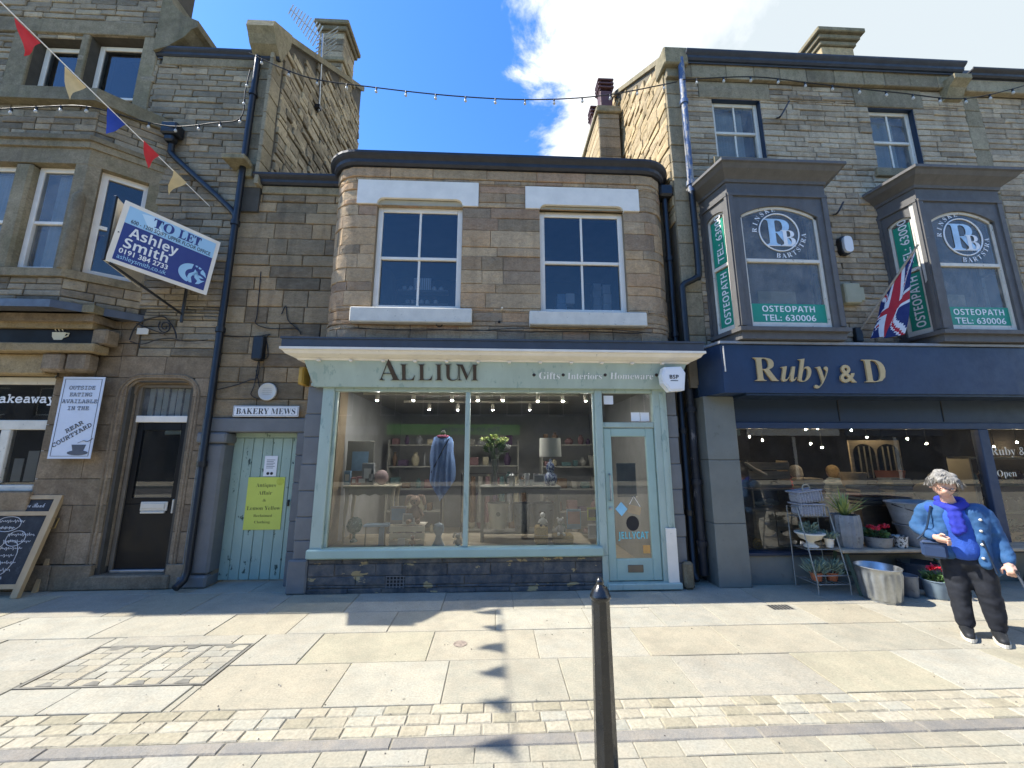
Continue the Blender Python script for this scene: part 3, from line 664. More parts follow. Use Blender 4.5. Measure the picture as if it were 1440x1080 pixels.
for x0, x1, z0, z1 in ((-9.2, -6.0, 2.62, 2.72), (-9.2, -6.0, 2.0, 2.13), (-6.06, -6.0, 1.28, 2.0), (-6.06, -6.0, 2.13, 2.62), (-6.62, -6.5, 1.3, 2.0), (-6.62, -6.06, 1.2, 1.28), (-8.2, -8.1, .4, 2.0)): wf.box(x0, x1, YW, YW+.08, z0, z1, .008)
wf = wf.build('cafe_window_frame', M_whited, lb)
for x0, x1, z0, z1 in ((-9.2, -6.06, 2.13, 2.62), (-6.5, -6.06, 1.28, 2.0), (-8.1, -6.62, .6, 2.0)): mk('pane', [(x0, YW+.04, z0), (x1, YW+.04, z0), (x1, YW+.04, z1), (x0, YW+.04, z1)], [(0, 1, 2, 3)], G_shop, wf)
bx('stall_riser', M_ash[0], lb, -9.2, -6.0, .25, .42, 0, 1.2, .01)
txt('Takeaway', P(-14, 566, YW+.035), (1, 0, 0), (0, 0, 1), M_wht, wf, w=P(77, 560, YW+.035).x-P(-14, 560, YW+.035).x, style='type', off=.02)
for i in range(2): bx('menu_card', M_wht, wf, -6.42+i*.16, -6.3+i*.18, YW+.05, YW+.055, 1.32, 1.62+.1*i, 0)
room(lb, -9.2, -5.7, YW+.1, 2.6, 0, 2.75, M_dark)
wl.done(300)
# ---------------------------------------------------------------- low mews building
YM = .35; ZM = 5.62
mw = thing('mews_building', 'narrow set-back stone building with peeling green plank door', 'building', (-3.1, .5, 0))
wm = Wall(mw)
mop = [(-3.66, -2.72, 0, 1.97)]
wm.add(front(YM), stones(-3.93, -2.28, 2.17, ZM, [], (.16, .27), (.28, .62)), M_mews, proud=(.003, .02), rough=.006)
backing(mw, -3.93, -2.2, 0, ZM+.1, mop, YM+.012, YM+.3, M_mortA)
wm.done(300)
bx('stone_band', M_ashd, mw, -3.61, -2.3, YM-.04, YM+.1, ZM+.002, ZM+.13, .01)
gutter([(-3.7, YM-.02, ZM+.13), (-2.36, YM-.02, ZM+.13)], M_gutter, mw, .14, .14)
for i in range(12):
    xa = -3.55+i*.1; MB().prism([(xa, ZM+.26), (xa+.085, ZM+.26), (xa+.05+rng.uniform(-.02, .02), ZM+.37+rng.uniform(-.02, .03))], YM+.12, YM+.14).build('flashing_tooth', M_galv, mw)
MB().prism([(YM, ZM+.27), (3.7, ZM+1.2), (3.7, ZM+1.1), (YM, ZM+.17)], 0, 1.2, lambda x, y, z: (-3.58+y, x, z)).build('slate_roof', M_slate, mw)
k0 = P(338, 232, YM-.15)
MB().box(k0.x-.17, k0.x+.16, YM-.32, YM+.1, k0.z-.02, k0.z+.06, .01).box(k0.x-.06, k0.x+.16, YM-.12, YM+.1, k0.z-.16, k0.z-.02, .01).build('corbel_slab', M_cop, mw)
bx('door_lintel', M_gpaint, mw, -4.0, -2.48, YM-.06, YM+.1, 1.97, 2.17, .015)
MB().box(-4.0, -3.655, YM-.08, YM+.16, .16, 1.82, .03).box(-4.03, -3.655, YM-.1, YM+.16, 0.0, .155, .025).build('door_jamb', M_gpaint, mw)
bx('jamb_capital', M_gpaint, mw, -4.02, -3.63, YM-.1, YM+.16, 1.823, 1.967, .02)
for i, (za, zb) in enumerate(((0, .42), (.423, .8), (.803, 1.3), (1.303, 1.66), (1.663, 1.967))): bx('door_jamb', M_gpaint, mw, -2.72, -2.42, YM-.05+.004*(i % 2), YM+.16, za, zb, .01)
dm = bx('door', M_sagew, mw, -3.66, -2.72, .5, .53, .03, 1.97, .0, label='pale green plank door with peeling paint')
n = 7; wd = .94/n
for i in range(n): bx('plank', M_plank, dm, -3.66+i*wd+.003, -3.66+(i+1)*wd-.003, .475+rng.uniform(0, .004), .5, .035, 1.9, .006)
bx('door_head_board', M_plank, dm, -3.66, -2.72, .46, .5, 1.905, 1.97, .005)
MB().tube([(-2.82, .45, .98), (-2.82, .44, 1.02), (-2.82, .45, 1.06)], .015, 8).build('pull_ring', M_iron, dm, True)
# ---------------------------------------------------------------- gift shop with rounded corners
def sweep(path, prof, m, parent, name, closed_ends=True):
    # profile (out, up) swept along a plan polyline with mitred corners; outward is to the right of the path
    pts = [V((p[0], p[1])) for p in path]; z = path[0][2]; vs = []; fs = []; n = len(prof)
    for i, p in enumerate(pts):
        ts = []
        if i: ts.append((p-pts[i-1]).normalized())
        if i < len(pts)-1: ts.append((pts[i+1]-p).normalized())
        ns = [V((t.y, -t.x)) for t in ts]; o = sum(ns, V((0, 0))).normalized(); o = o/max(.3, o.dot(ns[0]))
        for a_, b_ in prof: vs.append((p.x+o.x*a_, p.y+o.y*a_, z+b_))
    for i in range(len(pts)-1):
        for k in range(n): fs.append((i*n+k, (i+1)*n+k, (i+1)*n+(k+1) % n, i*n+(k+1) % n))
    fs.append(tuple(range(n))); fs.append(tuple((len(pts)-1)*n+k for k in range(n-1, -1, -1)))
    return mk(name, vs, fs, m, parent)
YA = -.03; RA = .37; XA0, XA1 = -2.05, 2.2; ZA = 5.84
al = thing('gift_shop_building', 'low stone shop with rounded corners, two sash windows and sage green shopfront', 'building', (0, .5, 0))
def mpA(s, d, z):
    if XA0 <= s <= XA1: return (s, YA-d, z)
    c, sg = (XA0, -1) if s < XA0 else (XA1, 1); a = (c-s)*-sg/RA
    if a > math.pi/2: return (c+sg*(RA+d), YA+RA+(a-math.pi/2)*RA, z)
    return (c+sg*(RA+d)*math.sin(a), YA+RA-(RA+d)*math.cos(a), z)
winA = [(-1.73, -.5, 3.64, 5.34), (.63, 1.88, 3.62, 5.30)]
lin_ = [(-2.02, -.27, 5.24, 5.62), (.42, 2.12, 5.23, 5.59)]; sil = [(-1.97, -.33, 3.43, 3.64), (.46, 2.10, 3.42, 3.62)]
wa = Wall(al)
sa = stones(XA0-.95, XA1+.95, 3.1, ZA-.16, winA+lin_+sil, (.12, .27), (.2, .55))
for r in sa: wa.add(mpA, [r], M_all, proud=(.002, .01), rough=.005, gap=.0025, ch=.005, n=3 if (r[0] < XA0 or r[1] > XA1) else 1)
fr_ = stones(XA0-.95, XA1+.95, ZA-.16, ZA, [], (.2, .3), (.5, .8))
for r in fr_: wa.add(mpA, [r], M_all, proud=(.02, .024), rough=.001, gap=.002, n=4 if (r[0] < XA0 or r[1] > XA1) else 1)
wa.done(300)
backing(al, XA0+.05, XA1-.05, 3.1, ZA, winA, YA+.012, YA+.3, M_mortA)
for sg, c in ((-1, XA0+.05), (1, XA1-.05)):
    pl = [(c, YA+.3), (c, YA+.012)]+[(c+sg*(.05+(RA-.012)*math.sin(t*math.pi/16)), YA+RA-(RA-.012)*math.cos(t*math.pi/16)) for t in range(9)]+[(c+sg*(.05+RA-.012), 1.6), (c+sg*.2, 1.6), (c+sg*.2, YA+.3)]
    MB().plan(pl, 3.0, ZA).build('corner_core', M_mortA, al)
gp = [mpA(s_, 0, ZA) for s_ in [XA0-1.0, XA0-.8]+[XA0-.581*t/8 for t in range(8, -1, -1)]+[XA1+.581*t/8 for t in range(9)]+[XA1+.8, XA1+1.0]]
gutter([(p[0], p[1], p[2]) for p in gp], M_gutter, al, .17, .15)
MB().box(XA0-.3, XA1+.3, YA+.05, 4.0, ZA+.02, ZA+.08).build('flat_roof', M_slate, al)
for (x0, x1, z0, z1), (wx0, wx1, wz0, wz1), s_ in zip(lin_, winA, sil):
    nz_ = wz1+.0; r = .09; a, b = wx0-.0, wx1+.0
    arc = [(a+r-r*math.cos(t*math.pi/8), nz_-r+r*math.sin(t*math.pi/8)) for t in range(5)]+[(b-r+r*math.sin(t*math.pi/8), nz_-r+r*math.cos(t*math.pi/8)) for t in range(5)]
    MB().prism([(x0, z0), (x0, z1), (x1, z1), (x1, z0), (b, z0)]+arc[::-1]+[(a, z0)], YA-.03, YA+.1).build('window_lintel', M_white, al)
    hd = MB().prism([(a, z0+.002)]+arc+[(b, z0+.002)], YA+.02, YA+.09).build('window_head_board', M_cream, al)
    sash(al, wx0, wx1, wz0, z0+.0, YA+.06, 2, 2, .075, .032, g=G_up)
    bx('window_sill', M_whited, al, s_[0], s_[1], YA-.11, YA+.14, s_[2], s_[3], .012)
    room(al, wx0-.5, wx1+.5, YA+.3, 3.0, 3.3, 5.5, M_dark)
# chimney on the roof beside the taller gable
XCH0, XCH1 = 2.2, 2.66
ch_ = MB().box(XCH0+.01, XCH1, 2.01, 3.4, ZA, 9.0).build('chimney', M_mortR, al); wc = Wall(ch_)
cz = courses(6.3, 9.0, .18, .3)
for z0, z1 in zip(cz, cz[1:]):
    wc.add(front(2.0), [(XCH0, XCH1, z0, z1)], M_left, proud=(.0, .01), rough=.004)
    k_ = 2.0+rng.uniform(.4, 1.0); wc.add(lambda s, d, z: (XCH0-d, -s, z), [(-k_, -2.0, z0, z1), (-3.4, -k_, z0, z1)], M_gabR, proud=(.0, .012), rough=.006)
wc.done(300)
MB().box(XCH0-.06, XCH1+.04, 1.94, 3.46, 9.0, 9.12, .02).box(XCH0-.03, XCH1+.02, 1.97, 3.43, 9.122, 9.2, .02).build('chimney_cap', M_cop, ch_)
M_pot = mat('dark_red_clay_pot', '#55383a', .7, var=.2, scale=8)
for yy in (2.25, 2.95):
    pt = MB().box(2.3, 2.58, yy-.12, yy+.12, 9.2, 9.75, .02).build('chimney_pot', M_pot, ch_)
    for zz in (9.8, 9.9, 10.0): bx('pot_louvre', M_pot, ch_, 2.26, 2.62, yy-.15, yy+.15, zz, zz+.045, .01)
    for xx in (2.29, 2.56): bx('pot_post', M_pot, ch_, xx, xx+.035, yy-.12, yy+.12, 9.75, 10.0, .0)
# shopfront
shop = al
XL0, XR1 = -2.5, 2.5
for i, (za, zb) in enumerate(zip((0, .3, .62, .9, 1.22, 1.55, 1.9, 2.2), (.297, .617, .897, 1.217, 1.547, 1.897, 2.197, 2.56))):
    bx('pier_block', M_gpaint, al, -2.5+.01*(i % 2), -2.282, .02, .42, za, zb, .01); bx('pier_block', M_gpaint, al, 2.342, 2.5-.01*(i % 2), .02, .5, za, zb, .01)
bx('pier_base', M_gpaint, al, -2.53, -2.285, -.02, .03, 0, .4, .02); bx('pier_base', M_ashd, al, 2.40, 2.53, -.06, .03, 0, .33, .03)
wp = Wall(al); wp.add(front(.0), stones(-2.28, 1.37, .0, .41, [(-1.33, -1.1, .06, .2)], (.09, .15), (.3, .75)), M_plinth, proud=(.0, .012), rough=.006, gap=.002); wp.done(300, 'plinth_stone')
bx('plinth_core', M_mortA, al, -2.28, 1.37, .012, .3, 0, .41, 0)
vg = MB().box(-1.33, -1.1, .004, .012, .06, .2)
vg.build('air_brick', M_iron, al)
for i in range(6):
    bx('air_brick_bar', M_gpaint, al, -1.33+i*.042, -1.318+i*.042, -.006, .004, .06, .2, 0)
    if i < 4: bx('air_brick_bar', M_gpaint, al, -1.33, -1.1, -.008, -.001, .07+i*.04, .08+i*.04, 0)
sf = MB()
for x0, x1, z0, z1, y0 in ((-2.28, -2.13, .41, 2.56, -.02), (1.35, 1.45, .41, 2.56, -.015), (2.15, 2.34, .04, 2.56, -.02), (1.37, 1.45, .04, .41, -.015), (-.4, -.335, .525, 2.5, -.005), (-2.13, 1.35, 2.5, 2.56, -.01), (1.45, 2.15, 2.5, 2.56, -.01)): sf.box(x0, x1, y0, .09, z0, z1, .008)
sf = sf.build('shopfront_frame', M_sage, al)
bx('window_cill', M_sagew, sf, -2.3, 1.38, -.07, .09, .412, .525, .015)
bx('inner_bead', M_sage, sf, -2.13, -2.095, .02, .08, .525, 2.5, .004); bx('inner_bead', M_sage, sf, 1.325, 1.35, .02, .08, .525, 2.5, .004)
bx('pilaster_strip', M_sage, sf, 2.24, 2.3, -.035, -.02, .75, 2.5, .006)
for x0, x1 in ((-2.095, -.4), (-.335, 1.325)): mk('shop_pane', [(x0, .05, .525), (x1, .05, .525), (x1, .05, 2.5), (x0, .05, 2.5)], [(0, 1, 2, 3)], G_shop, sf)
bx('fascia_soffit', M_sage, al, -2.42, 2.44, -.06, .1, 2.562, 2.6, .0)
vs = [(-2.38, -.07, 2.55), (2.46, -.07, 2.55), (2.60, -.19, 2.93), (-2.50, -.19, 2.93), (-2.38, .1, 2.55), (2.46, .1, 2.55), (2.6, .1, 2.93), (-2.5, .1, 2.93)]
fa = mk('shop_fascia', vs, [(0, 1, 2, 3), (5, 4, 7, 6), (1, 5, 6, 2), (4, 0, 3, 7), (3, 2, 6, 7), (4, 5, 1, 0)], M_sage, al)
fv = V((0, -.12, .38)).normalized()
def fpt(px, py):
    q = P(px, py, -.13)
    for _ in range(4): q = P(px, py, -.07-(q.z-2.55)*.12/.38)
    return q
for ch_c, px, h_ in (('A', 533, .295), ('L', 563, .225), ('L', 588, .225), ('I', 612, .225), ('U', 625, .225), ('M', 643, .225)):
    txt(ch_c, fpt(px, 535), (1, 0, 0), fv, M_brown, fa, h=h_, style='serif', off=-.014, ext=.018, name='letter')
dots = (751, 792, 851, 923)
for px in dots:
    q = fpt(px, 527); MB().sphere(q, .024, 10, 6, 1, .4, 1).build('dot', M_brown, fa, True)
for wd, a_, b_ in (('Gifts', 758, 787), ('Interiors', 798, 846), ('Homeware', 858, 918)):
    q = fpt(a_, 533); txt(wd, q, (1, 0, 0), fv, M_wht, fa, w=fpt(b_, 533).x-q.x, style='serif', off=-.012, ext=.008)
cp = [(-2.42, .3, 0), (-2.42, -.05, 0), (2.47, -.05, 0), (2.47, .3, 0)]
def cor(z, prof, m, nm): return sweep([(a_, b_, z) for a_, b_, _ in cp], prof, m, al, nm)
cor(0, [(.0, 2.88), (.14, 2.88), (.15, 2.9), (.2, 2.915), (.25, 2.94), (.275, 2.975), (.3, 2.985), (.3, 3.015), (0, 3.015)], M_white, 'shop_cornice')
cor(0, [(.0, 3.018), (.285, 3.018), (.285, 3.12), (.3, 3.122), (.3, 3.145), (0, 3.19)], M_slate, 'cornice_lead')
for i in range(12): bx('dentil', M_white, al, -2.3+i*.41, -2.26+i*.41, -.24, -.19, 2.855, 2.879, .005)
# shop door
tl = MB().box(1.45, 2.15, -.005, .06, 2.03, 2.1, .006).build('transom_rail', M_sage, sf)
mk('transom_pane', [(1.45, .05, 2.1), (2.15, .05, 2.1), (2.15, .05, 2.5), (1.45, .05, 2.5)], [(0, 1, 2, 3)], G_shop, sf)
for i in range(2): bx('transom_sticker', M_wht, sf, 1.86+i*.13, 1.98+i*.13, .04, .044, 2.12, 2.24, 0)
bx('transom_sticker', M_wht, sf, 1.49, 1.62, .04, .044, 2.35, 2.47, 0)
bx('door_sill', M_sage, al, 1.42, 2.36, -.08, .1, .015, .09, .01)
db = MB()
for x0, x1, z0, z1 in ((1.455, 1.56, .1, 2.02), (2.03, 2.145, .1, 2.02), (1.56, 2.03, .1, .36), (1.56, 2.03, 1.91, 2.02)): db.box(x0, x1, .01, .06, z0, z1, .008)
sd = db.build('door', M_sagew, al, label='sage green glazed shop door')
mk('door_pane', [(1.56, .035, .36), (2.03, .035, .36), (2.03, .035, 1.91), (1.56, .035, 1.91)], [(0, 1, 2, 3)], G_shop, sd)
MB().tube([(1.51, .01, 1.08), (1.51, -.035, 1.1), (1.51, -.035, 1.4), (1.51, .01, 1.42)], .011, 8).build('pull_handle', M_galv, sd, True)
bx('letter_box', mat('bronze_plate', '#6a6254', .45, metal=.4), sd, 1.7, 1.9, .0, .011, .2, .29, .006)
MB().lathe([(.02, 0), (.02, .012), (.01, .014)], (1.51, .01, .98), 12, M=Matrix.Rotation(rad(90), 4, 'X')).build('lock', M_galv, sd, True)
bx('paint_test_board', M_white, al, 2.2, 2.335, -.05, -.022, .015, .74, .004)
# stickers on the door glass
t_ = P(866, 772, .03)
txt('JELLYCAT', (1.6, .03, .6), (1, 0, 0), (0, 0, 1), mat('aqua_vinyl', '#6fc3cc', .5), sd, w=.4, h=.085, style='bold')
stk = MB(); stk.prism([(1.8+.085*math.cos(t*math.pi/8), .79+.095*math.sin(t*math.pi/8)) for t in range(16)], .029, .033); stk.build('round_sticker', M_blk_p, sd)
MB().prism([(1.66, 1.06), (1.74, .97), (1.66, .88), (1.58, .97)], .029, .033).build('diamond_sticker', mat('pale_blue_sticker', '#8fc6dd', .5), sd)
MB().prism([(1.74, .93), (1.9, .89), (1.925, .99), (1.765, 1.03)], .027, .033).build('hanging_sign', mat('tan_card', '#b59b75', .7), sd)
MB().tube([(1.77, .03, 1.03), (1.83, .03, 1.13), (1.91, .03, 1.0)], .004, 5).build('sign_string', M_wht, sd)
bx('orange_sticker', mat('orange_sticker', '#d9a25a', .6), sd, 1.92, 2.01, .029, .033, .42, .52, 0)
bx('glass_notice', mat('translucent_notice', '#9aa6ab', .6), sd, 1.62, 1.88, .042, .044, 1.12, 1.56, 0)
# interior
room(al, -2.25, 2.3, .12, 4.2, .0, 2.62, M_int, 'shop_interior', M_oak, M_ceil)
bx('display_platform', M_oak, al, -2.2, 1.34, .11, 1.15, .02, .47, .01)
M_lit = emit('lit_spot_lens', '#fffaf2', 700)
tr = thing('spotlight_track', 'white ceiling spotlights over the gift shop window display', 'spotlight', (0, .8, 2.4))
bx('track', M_white, tr, -2.0, 1.3, .7, .73, 2.56, 2.6, .004); bx('track', M_white, tr, -1.6, 1.3, 1.6, 1.63, 2.56, 2.6, .004)
for px, py, Y in [(531, 559, .72), (582, 559, .72), (636, 559, .72), (672, 559, .72), (707, 559, .72), (756, 560, .72), (791, 560, .72), (823, 560, .72), (604, 572, 1.6), (644, 573, 1.6), (693, 573, 1.6), (745, 573, 1.6)]:
    q = P(px, py, Y); s_ = MB().tube([(q.x, Y, 2.57), (q.x, Y, q.z+.03)], .008, 6).tube([(q.x, Y, q.z+.05), (q.x, Y-.02, q.z-.05)], .03, 8).build('spot_head', M_white, tr, True)
    MB().lathe([(.012, 0), (.012, .004)], (q.x, Y-.021, q.z-.056), 10).build('lens', M_lit, s_)
# ---------------------------------------------------------------- right-hand stone building
YR = .1; XR0 = 2.75; XRQ = P(1367, 200, YR).x
rb = thing('homeware_building', 'long grey stone building with two dark timber oriels above a navy shopfront', 'building', (5.5, .5, 0))
wr = Wall(rb)
zf = P(1100, 120, YR).z; zg = P(1100, 100, YR).z
orl = [(3.13, 4.81), (5.98, 7.42)]
winR = [(3.51, 4.32, 6.2, 7.42), (6.17, 6.96, 6.1, 7.37)]
lint = [(3.3, 4.5, 7.425, zf), (5.95, 7.15, 7.375, zf)]
oops = [(3.2, 4.74, 2.9, 5.55), (6.05, 7.36, 2.9, 5.55)]
wr.add(front(YR), stones(3.05, XRQ, 3.0, zf, winR+lint+oops, (.08, .118), (.2, .5)), M_rite, proud=(.001, .018), rough=.006)
qz = courses(3.0, zf+.1, .26, .42)
wr.add(front(YR-.004), [(XR0, 3.05, a_, b_) for a_, b_ in zip(qz, qz[1:])], (M_quoin, M_quoin), proud=(.004, .012), rough=.004)
wr.add(front(YR-.01), [(a, b, c, d) for a, b, c, d in lint], (M_quoin, M_quoin), proud=(.004, .008), rough=.004, gap=.002)
x = XR0
while x < XRQ-.1: e_ = min(x+rng.uniform(.35, .6), XRQ); wr.add(front(YR-.07), [(x, e_, zf, zg)], (M_quoin, M_quoin), proud=(.0, .006), rough=.004); x = e_
backing(rb, XR0+.01, XRQ, 2.6, zg, winR, YR+.012, YR+.32, M_mortR)
bx('cornice_core', M_mortR, rb, XR0+.01, XRQ, YR-.065, YR+.012, zf+.01, zg-.005, 0)
# sunlit gable
mpR = lambda s, d, z: (XR0-d, -s, z)
zt = lambda y: zg+.12+(y-.1)*.78
gz = courses(5.2, 10.6, .1, .2)
for za, zb in zip(gz, gz[1:]):
    y = .12
    while y < 3.5:
        e_ = min(y+rng.uniform(.16, .45), 3.5)
        if zb < zt(y)-.02: wr.add(mpR, [(-e_, -y, za, zb)], M_gabR, proud=(.0, .035), rough=.012, gap=.006)
        y = e_
MB().prism([(.11, 2.6), (3.6, 2.6), (3.6, zt(3.6)-.04), (.11, zt(.11)-.04)], 0, .3, lambda x, y, z: (XR0+.012+y, x, z)).build('gable_core', M_mortR, rb)
MB().prism([(.02, zt(.02)-.03), (3.6, zt(3.6)-.03), (3.6, zt(3.6)+.07), (.02, zt(.02)+.07)], 0, .36, lambda x, y, z: (XR0-.04+y, x, z)).build('gable_coping', M_cop, rb)
bx('kneeler_stone', M_cop, rb, XR0-.06, XR0+.34, YR-.16, YR+.2, zg-.12, zg+.2, .02)
gutter([(XR0+.3, YR-.08, zg-.01), (XRQ-.05, YR-.08, zg-.01)], M_bluegut, rb, .13, .13)
MB().prism([(YR-.1, zg+.06), (3.4, zg+2.4), (3.4, zg+2.3), (YR-.1, zg-.04)], 0, 8.0, lambda x, y, z: (XR0+.35+y, x, z)).build('slate_roof', M_slate, rb)
for (x0, x1, z0, z1) in winR:
    sash(rb, x0+.01, x1-.01, z0+.1, z1-.01, YR+.07, 2, 2, .06, .03, m=M_whited, g=G_old)
    bx('window_sill', M_ashd, rb, x0-.1, x1+.12, YR-.06, YR+.2, z0-.05, z0+.1, .01)
    MB().box(x1-.012, x1-.002, YR+.0, YR+.07, z0+.1, z1).box(x0+.002, x1-.002, YR+.0, YR+.07, z1-.012, z1-.002).build('window_reveal_board', M_navyd, rb)
    room(rb, x0-.2, x1+.2, YR+.34, 2.2, z0-.1, z1+.2, M_dark2); bx('roller_blind', M_net, rb, x0+.08, x1-.2, YR+.2, YR+.205, z0+.1, z1-.05, 0)
# roof chimney and party-wall corbel
q0, q1 = P(1150, 88, .9), P(1200, 50, .9)
MB().box(q0.x+.12, q1.x-.05, .9, 2.6, zg-.1, q1.z-.3, .01).build('chimney', M_gabR[0], rb)
for i, o_ in enumerate((.04, .09, .15)): bx('chimney_cornice', M_cop, rb, q0.x+.12-o_, q1.x-.05+o_, .9-o_, 2.6+o_, q1.z-.3+i*.1, q1.z-.202+i*.1, .015)
c0 = P(1338, 110, YR-.2)
MB().prism([(YR+.1, c0.z-.3), (YR-.06, c0.z-.25), (YR-.14, c0.z-.1), (YR-.24, c0.z-.02), (YR-.24, c0.z+.06), (YR+.3, c0.z+.12)], 0, .3, lambda x, y, z: (XRQ-.38+y, x, z)).build('party_wall_corbel', M_cop, rb)
# downpipes by the shop join
pp = [P(966, 95, -.02), P(972, 170, -.02), P(980, 260, -.02)]
pipe([V((2.98, -.02, zg)), V((2.96, -.02, 5.6))], .048, M_ironb, rb, collars=[(2.97, -.02, 7.2), (2.96, -.02, 5.75)])
pipe(catmull([(2.96, -.02, 5.6), (2.96, -.02, 4.35), (2.9, -.02, 4.2), (2.72, .0, 4.1), (2.7, .0, 3.95), (2.7, .0, 3.2)], 4), .046, M_iron, rb)
pipe([(2.78, .2, 3.2), (2.78, .2, .1)], .055, M_ironr, rb, collars=[(2.78, .2, z_) for z_ in (2.3, 1.3, .5)])
pipe([(2.63, .18, 5.75), (2.63, .18, .15), (2.63, .1, .06)], .04, M_iron, al, collars=[(2.63, .18, z_) for z_ in (4.6, 3.4, 2.0, .9)])
pipe([(2.57, .26, 3.0), (2.57, .26, .1)], .03, M_iron, al)
bx('rain_hopper', M_iron, al, 2.52, 2.74, .08, .3, 5.62, 5.82, .03)
bx('recess_wall', M_mortR, rb, 2.5, 2.9, .4, .5, 0, 6.2, 0)
# oriels
def oriel(x0, x1, xo0, xo1, bleach=False):
    # x0..x1 on the wall, xo0..xo1 on the front face
    YO = -.4; z0, z1 = 3.3, 5.32
    o = MB().plan([(x0, YR), (xo0, YO), (xo1, YO), (x1, YR)], z0-.12, z0).build('oriel', M_oriel, rb, label='dark timber oriel window with green lettering')
    MB().plan([(x0, YR), (xo0, YO), (xo1, YO), (x1, YR)], z1-.02, z1+.16).build('oriel_frieze', M_oriel, o)
    MB().plan([(x0+.05, YR), (xo0+.07, YO+.1), (xo1-.07, YO+.1), (x1-.05, YR)], 3.12, z0-.122).build('oriel_base', M_slate, o)
    lip = MB().plan([(x0-.03, YR), (xo0-.04, YO-.05), (xo1+.04, YO-.05), (x1+.03, YR)], z0-.02, z0+.035).build('oriel_sill', M_oriel, o)
    sweep([(x0, YR, 0), (xo0, YO, 0), (xo1, YO, 0), (x1, YR, 0)], [(-.1, z1+.16), (.02, z1+.16), (.03, z1+.2), (.07, z1+.23), (.15, z1+.28), (.19, z1+.33), (.22, z1+.34), (.22, z1+.38), (-.1, z1+.44)], M_oriel, o, 'oriel_cornice')
    MB().plan([(x0, YR), (xo0, YO), (xo1, YO), (x1, YR)], z1+.36, z1+.45).build('oriel_roof', M_slate, o)
    def face(pa, pb, pane_g, glazed, arch, wdt):
        pa, pb = V(pa), V(pb); d = (pb-pa); ln = d.length; d.normalize(); n_ = V((d.y, -d.x))
        mp = lambda s, y, z: (pa.x+d.x*s-n_.x*y, pa.y+d.y*s-n_.y*y, z)
        fw = wdt; a, b = fw, ln-fw; zt_ = z1-.16; zb_ = z0+.06
        top = [(a+(b-a)*t/10, zt_-.02-arch*(2*t/10-1)**2) for t in range(11)]
        fm = M_oriel
        MB().prism([(0, zb_-.06), (0, z1), (ln, z1), (ln, zb_-.06), (b, zb_-.06)]+top[::-1]+[(a, zb_-.06)], 0, .06, mp).build('oriel_frame', fm, o)
        if bleach and ln < 1: MB().prism([(ln-fw*.8, z0+.75), (ln-.005, z0+.85), (ln-.005, z1), (ln-fw, z1)], -.004, 0, mp).build('bleached_board', M_bare_w, o)
        mb_ = MB()
        for s in (0.004, ln-fw*.45): mb_.prism([(s, zb_), (s+fw*.42, zb_), (s+fw*.42, z1-.04), (s, z1-.04)], -.018, 0, mp)
        mb_.prism([(0.0, z1-.05), (ln, z1-.05), (ln, z1-.01), (0, z1-.01)], -.025, 0, mp); mb_.build('oriel_moulding', fm, o)
        wf_ = MB(); t_ = .035
        wf_.prism([(a, zb_-.02), (a+t_, zb_-.02), (a+t_, zt_-.02-arch*.8), (a, zt_-.02-arch)], .03, .08, mp); wf_.prism([(b-t_, zb_-.02), (b, zb_-.02), (b, zt_-.02-arch), (b-t_, zt_-.02-arch*.8)], .03, .08, mp)
        wf_.prism([(p, q) for p, q in top]+[(p, q-.035) for p, q in top[::-1]], .03, .08, mp)
        zm = zb_+.93
        wf_.prism([(a+t_, zb_-.02), (b-t_, zb_-.02), (b-t_, zb_+.06), (a+t_, zb_+.06)], .03, .08, mp); wf_.prism([(a+t_, zm), (b-t_, zm), (b-t_, zm+.045), (a+t_, zm+.045)], .025, .08, mp)
        win = wf_.build('window', M_whited, o)
        mk('pane', [mp(p, .06, q) for p, q in ((a, zb_), (b, zb_), (b, zm), (a, zm))], [(0, 1, 2, 3)], pane_g, win)
        mk('pane', [mp(p, .045, q) for p, q in [(a, zm), (b, zm)]+top[::-1]], [tuple(range(13))], pane_g, win)
        return mp, ln, a, b, zb_, zm, zt_, win
    mp, ln, a, b, zb, zm, zt_, win = face((xo0, YO), (xo1, YO), G_old, 1, .16, .16)
    u, v, y_ = V((1, 0, 0)), V((0, 0, 1)), YO+.05
    MB().prism([(xo0+a+.03, zb+.06), (xo0+b-.03, zb+.06), (xo0+b-.03, zb+.33), (xo0+a+.03, zb+.33)], YO+.052, YO+.056).build('green_sign_film', M_grn, win)
    cx = (xo0+xo1)/2
    txt('OSTEOPATH', (cx, YO+.05, zb+.215), u, v, M_wht, win, w=.74, h=.085, align='C', style='bold', off=-.008); txt('TEL: 630006', (cx, YO+.05, zb+.09), u, v, M_wht, win, w=.74, h=.085, align='C', off=.012)
    cz_ = zm+.46; R_ = .285; ring = MB()
    ring.tube([(cx+R_*math.cos(t*math.pi/24), YO+.037, cz_+R_*math.sin(t*math.pi/24)) for t in range(49)], .009, 5); ring.build('emblem_ring', M_wht, win)
    blu = bpy.data.materials.get('pale_blue_vinyl') or mat('pale_blue_vinyl', '#a9c8de', .5)
    txt('R', (cx-.2, YO+.04, cz_-.2), u, v, blu, win, h=.42, style='serif', name='emblem_letter'); txt('B', (cx+.02, YO+.036, cz_-.2), u, v, M_wht, win, h=.24, style='serif', name='emblem_letter')
    bx('emblem_bar', M_wht, win, cx-.2, cx+.22, YO+.036, YO+.04, cz_-.21, cz_-.2, 0)
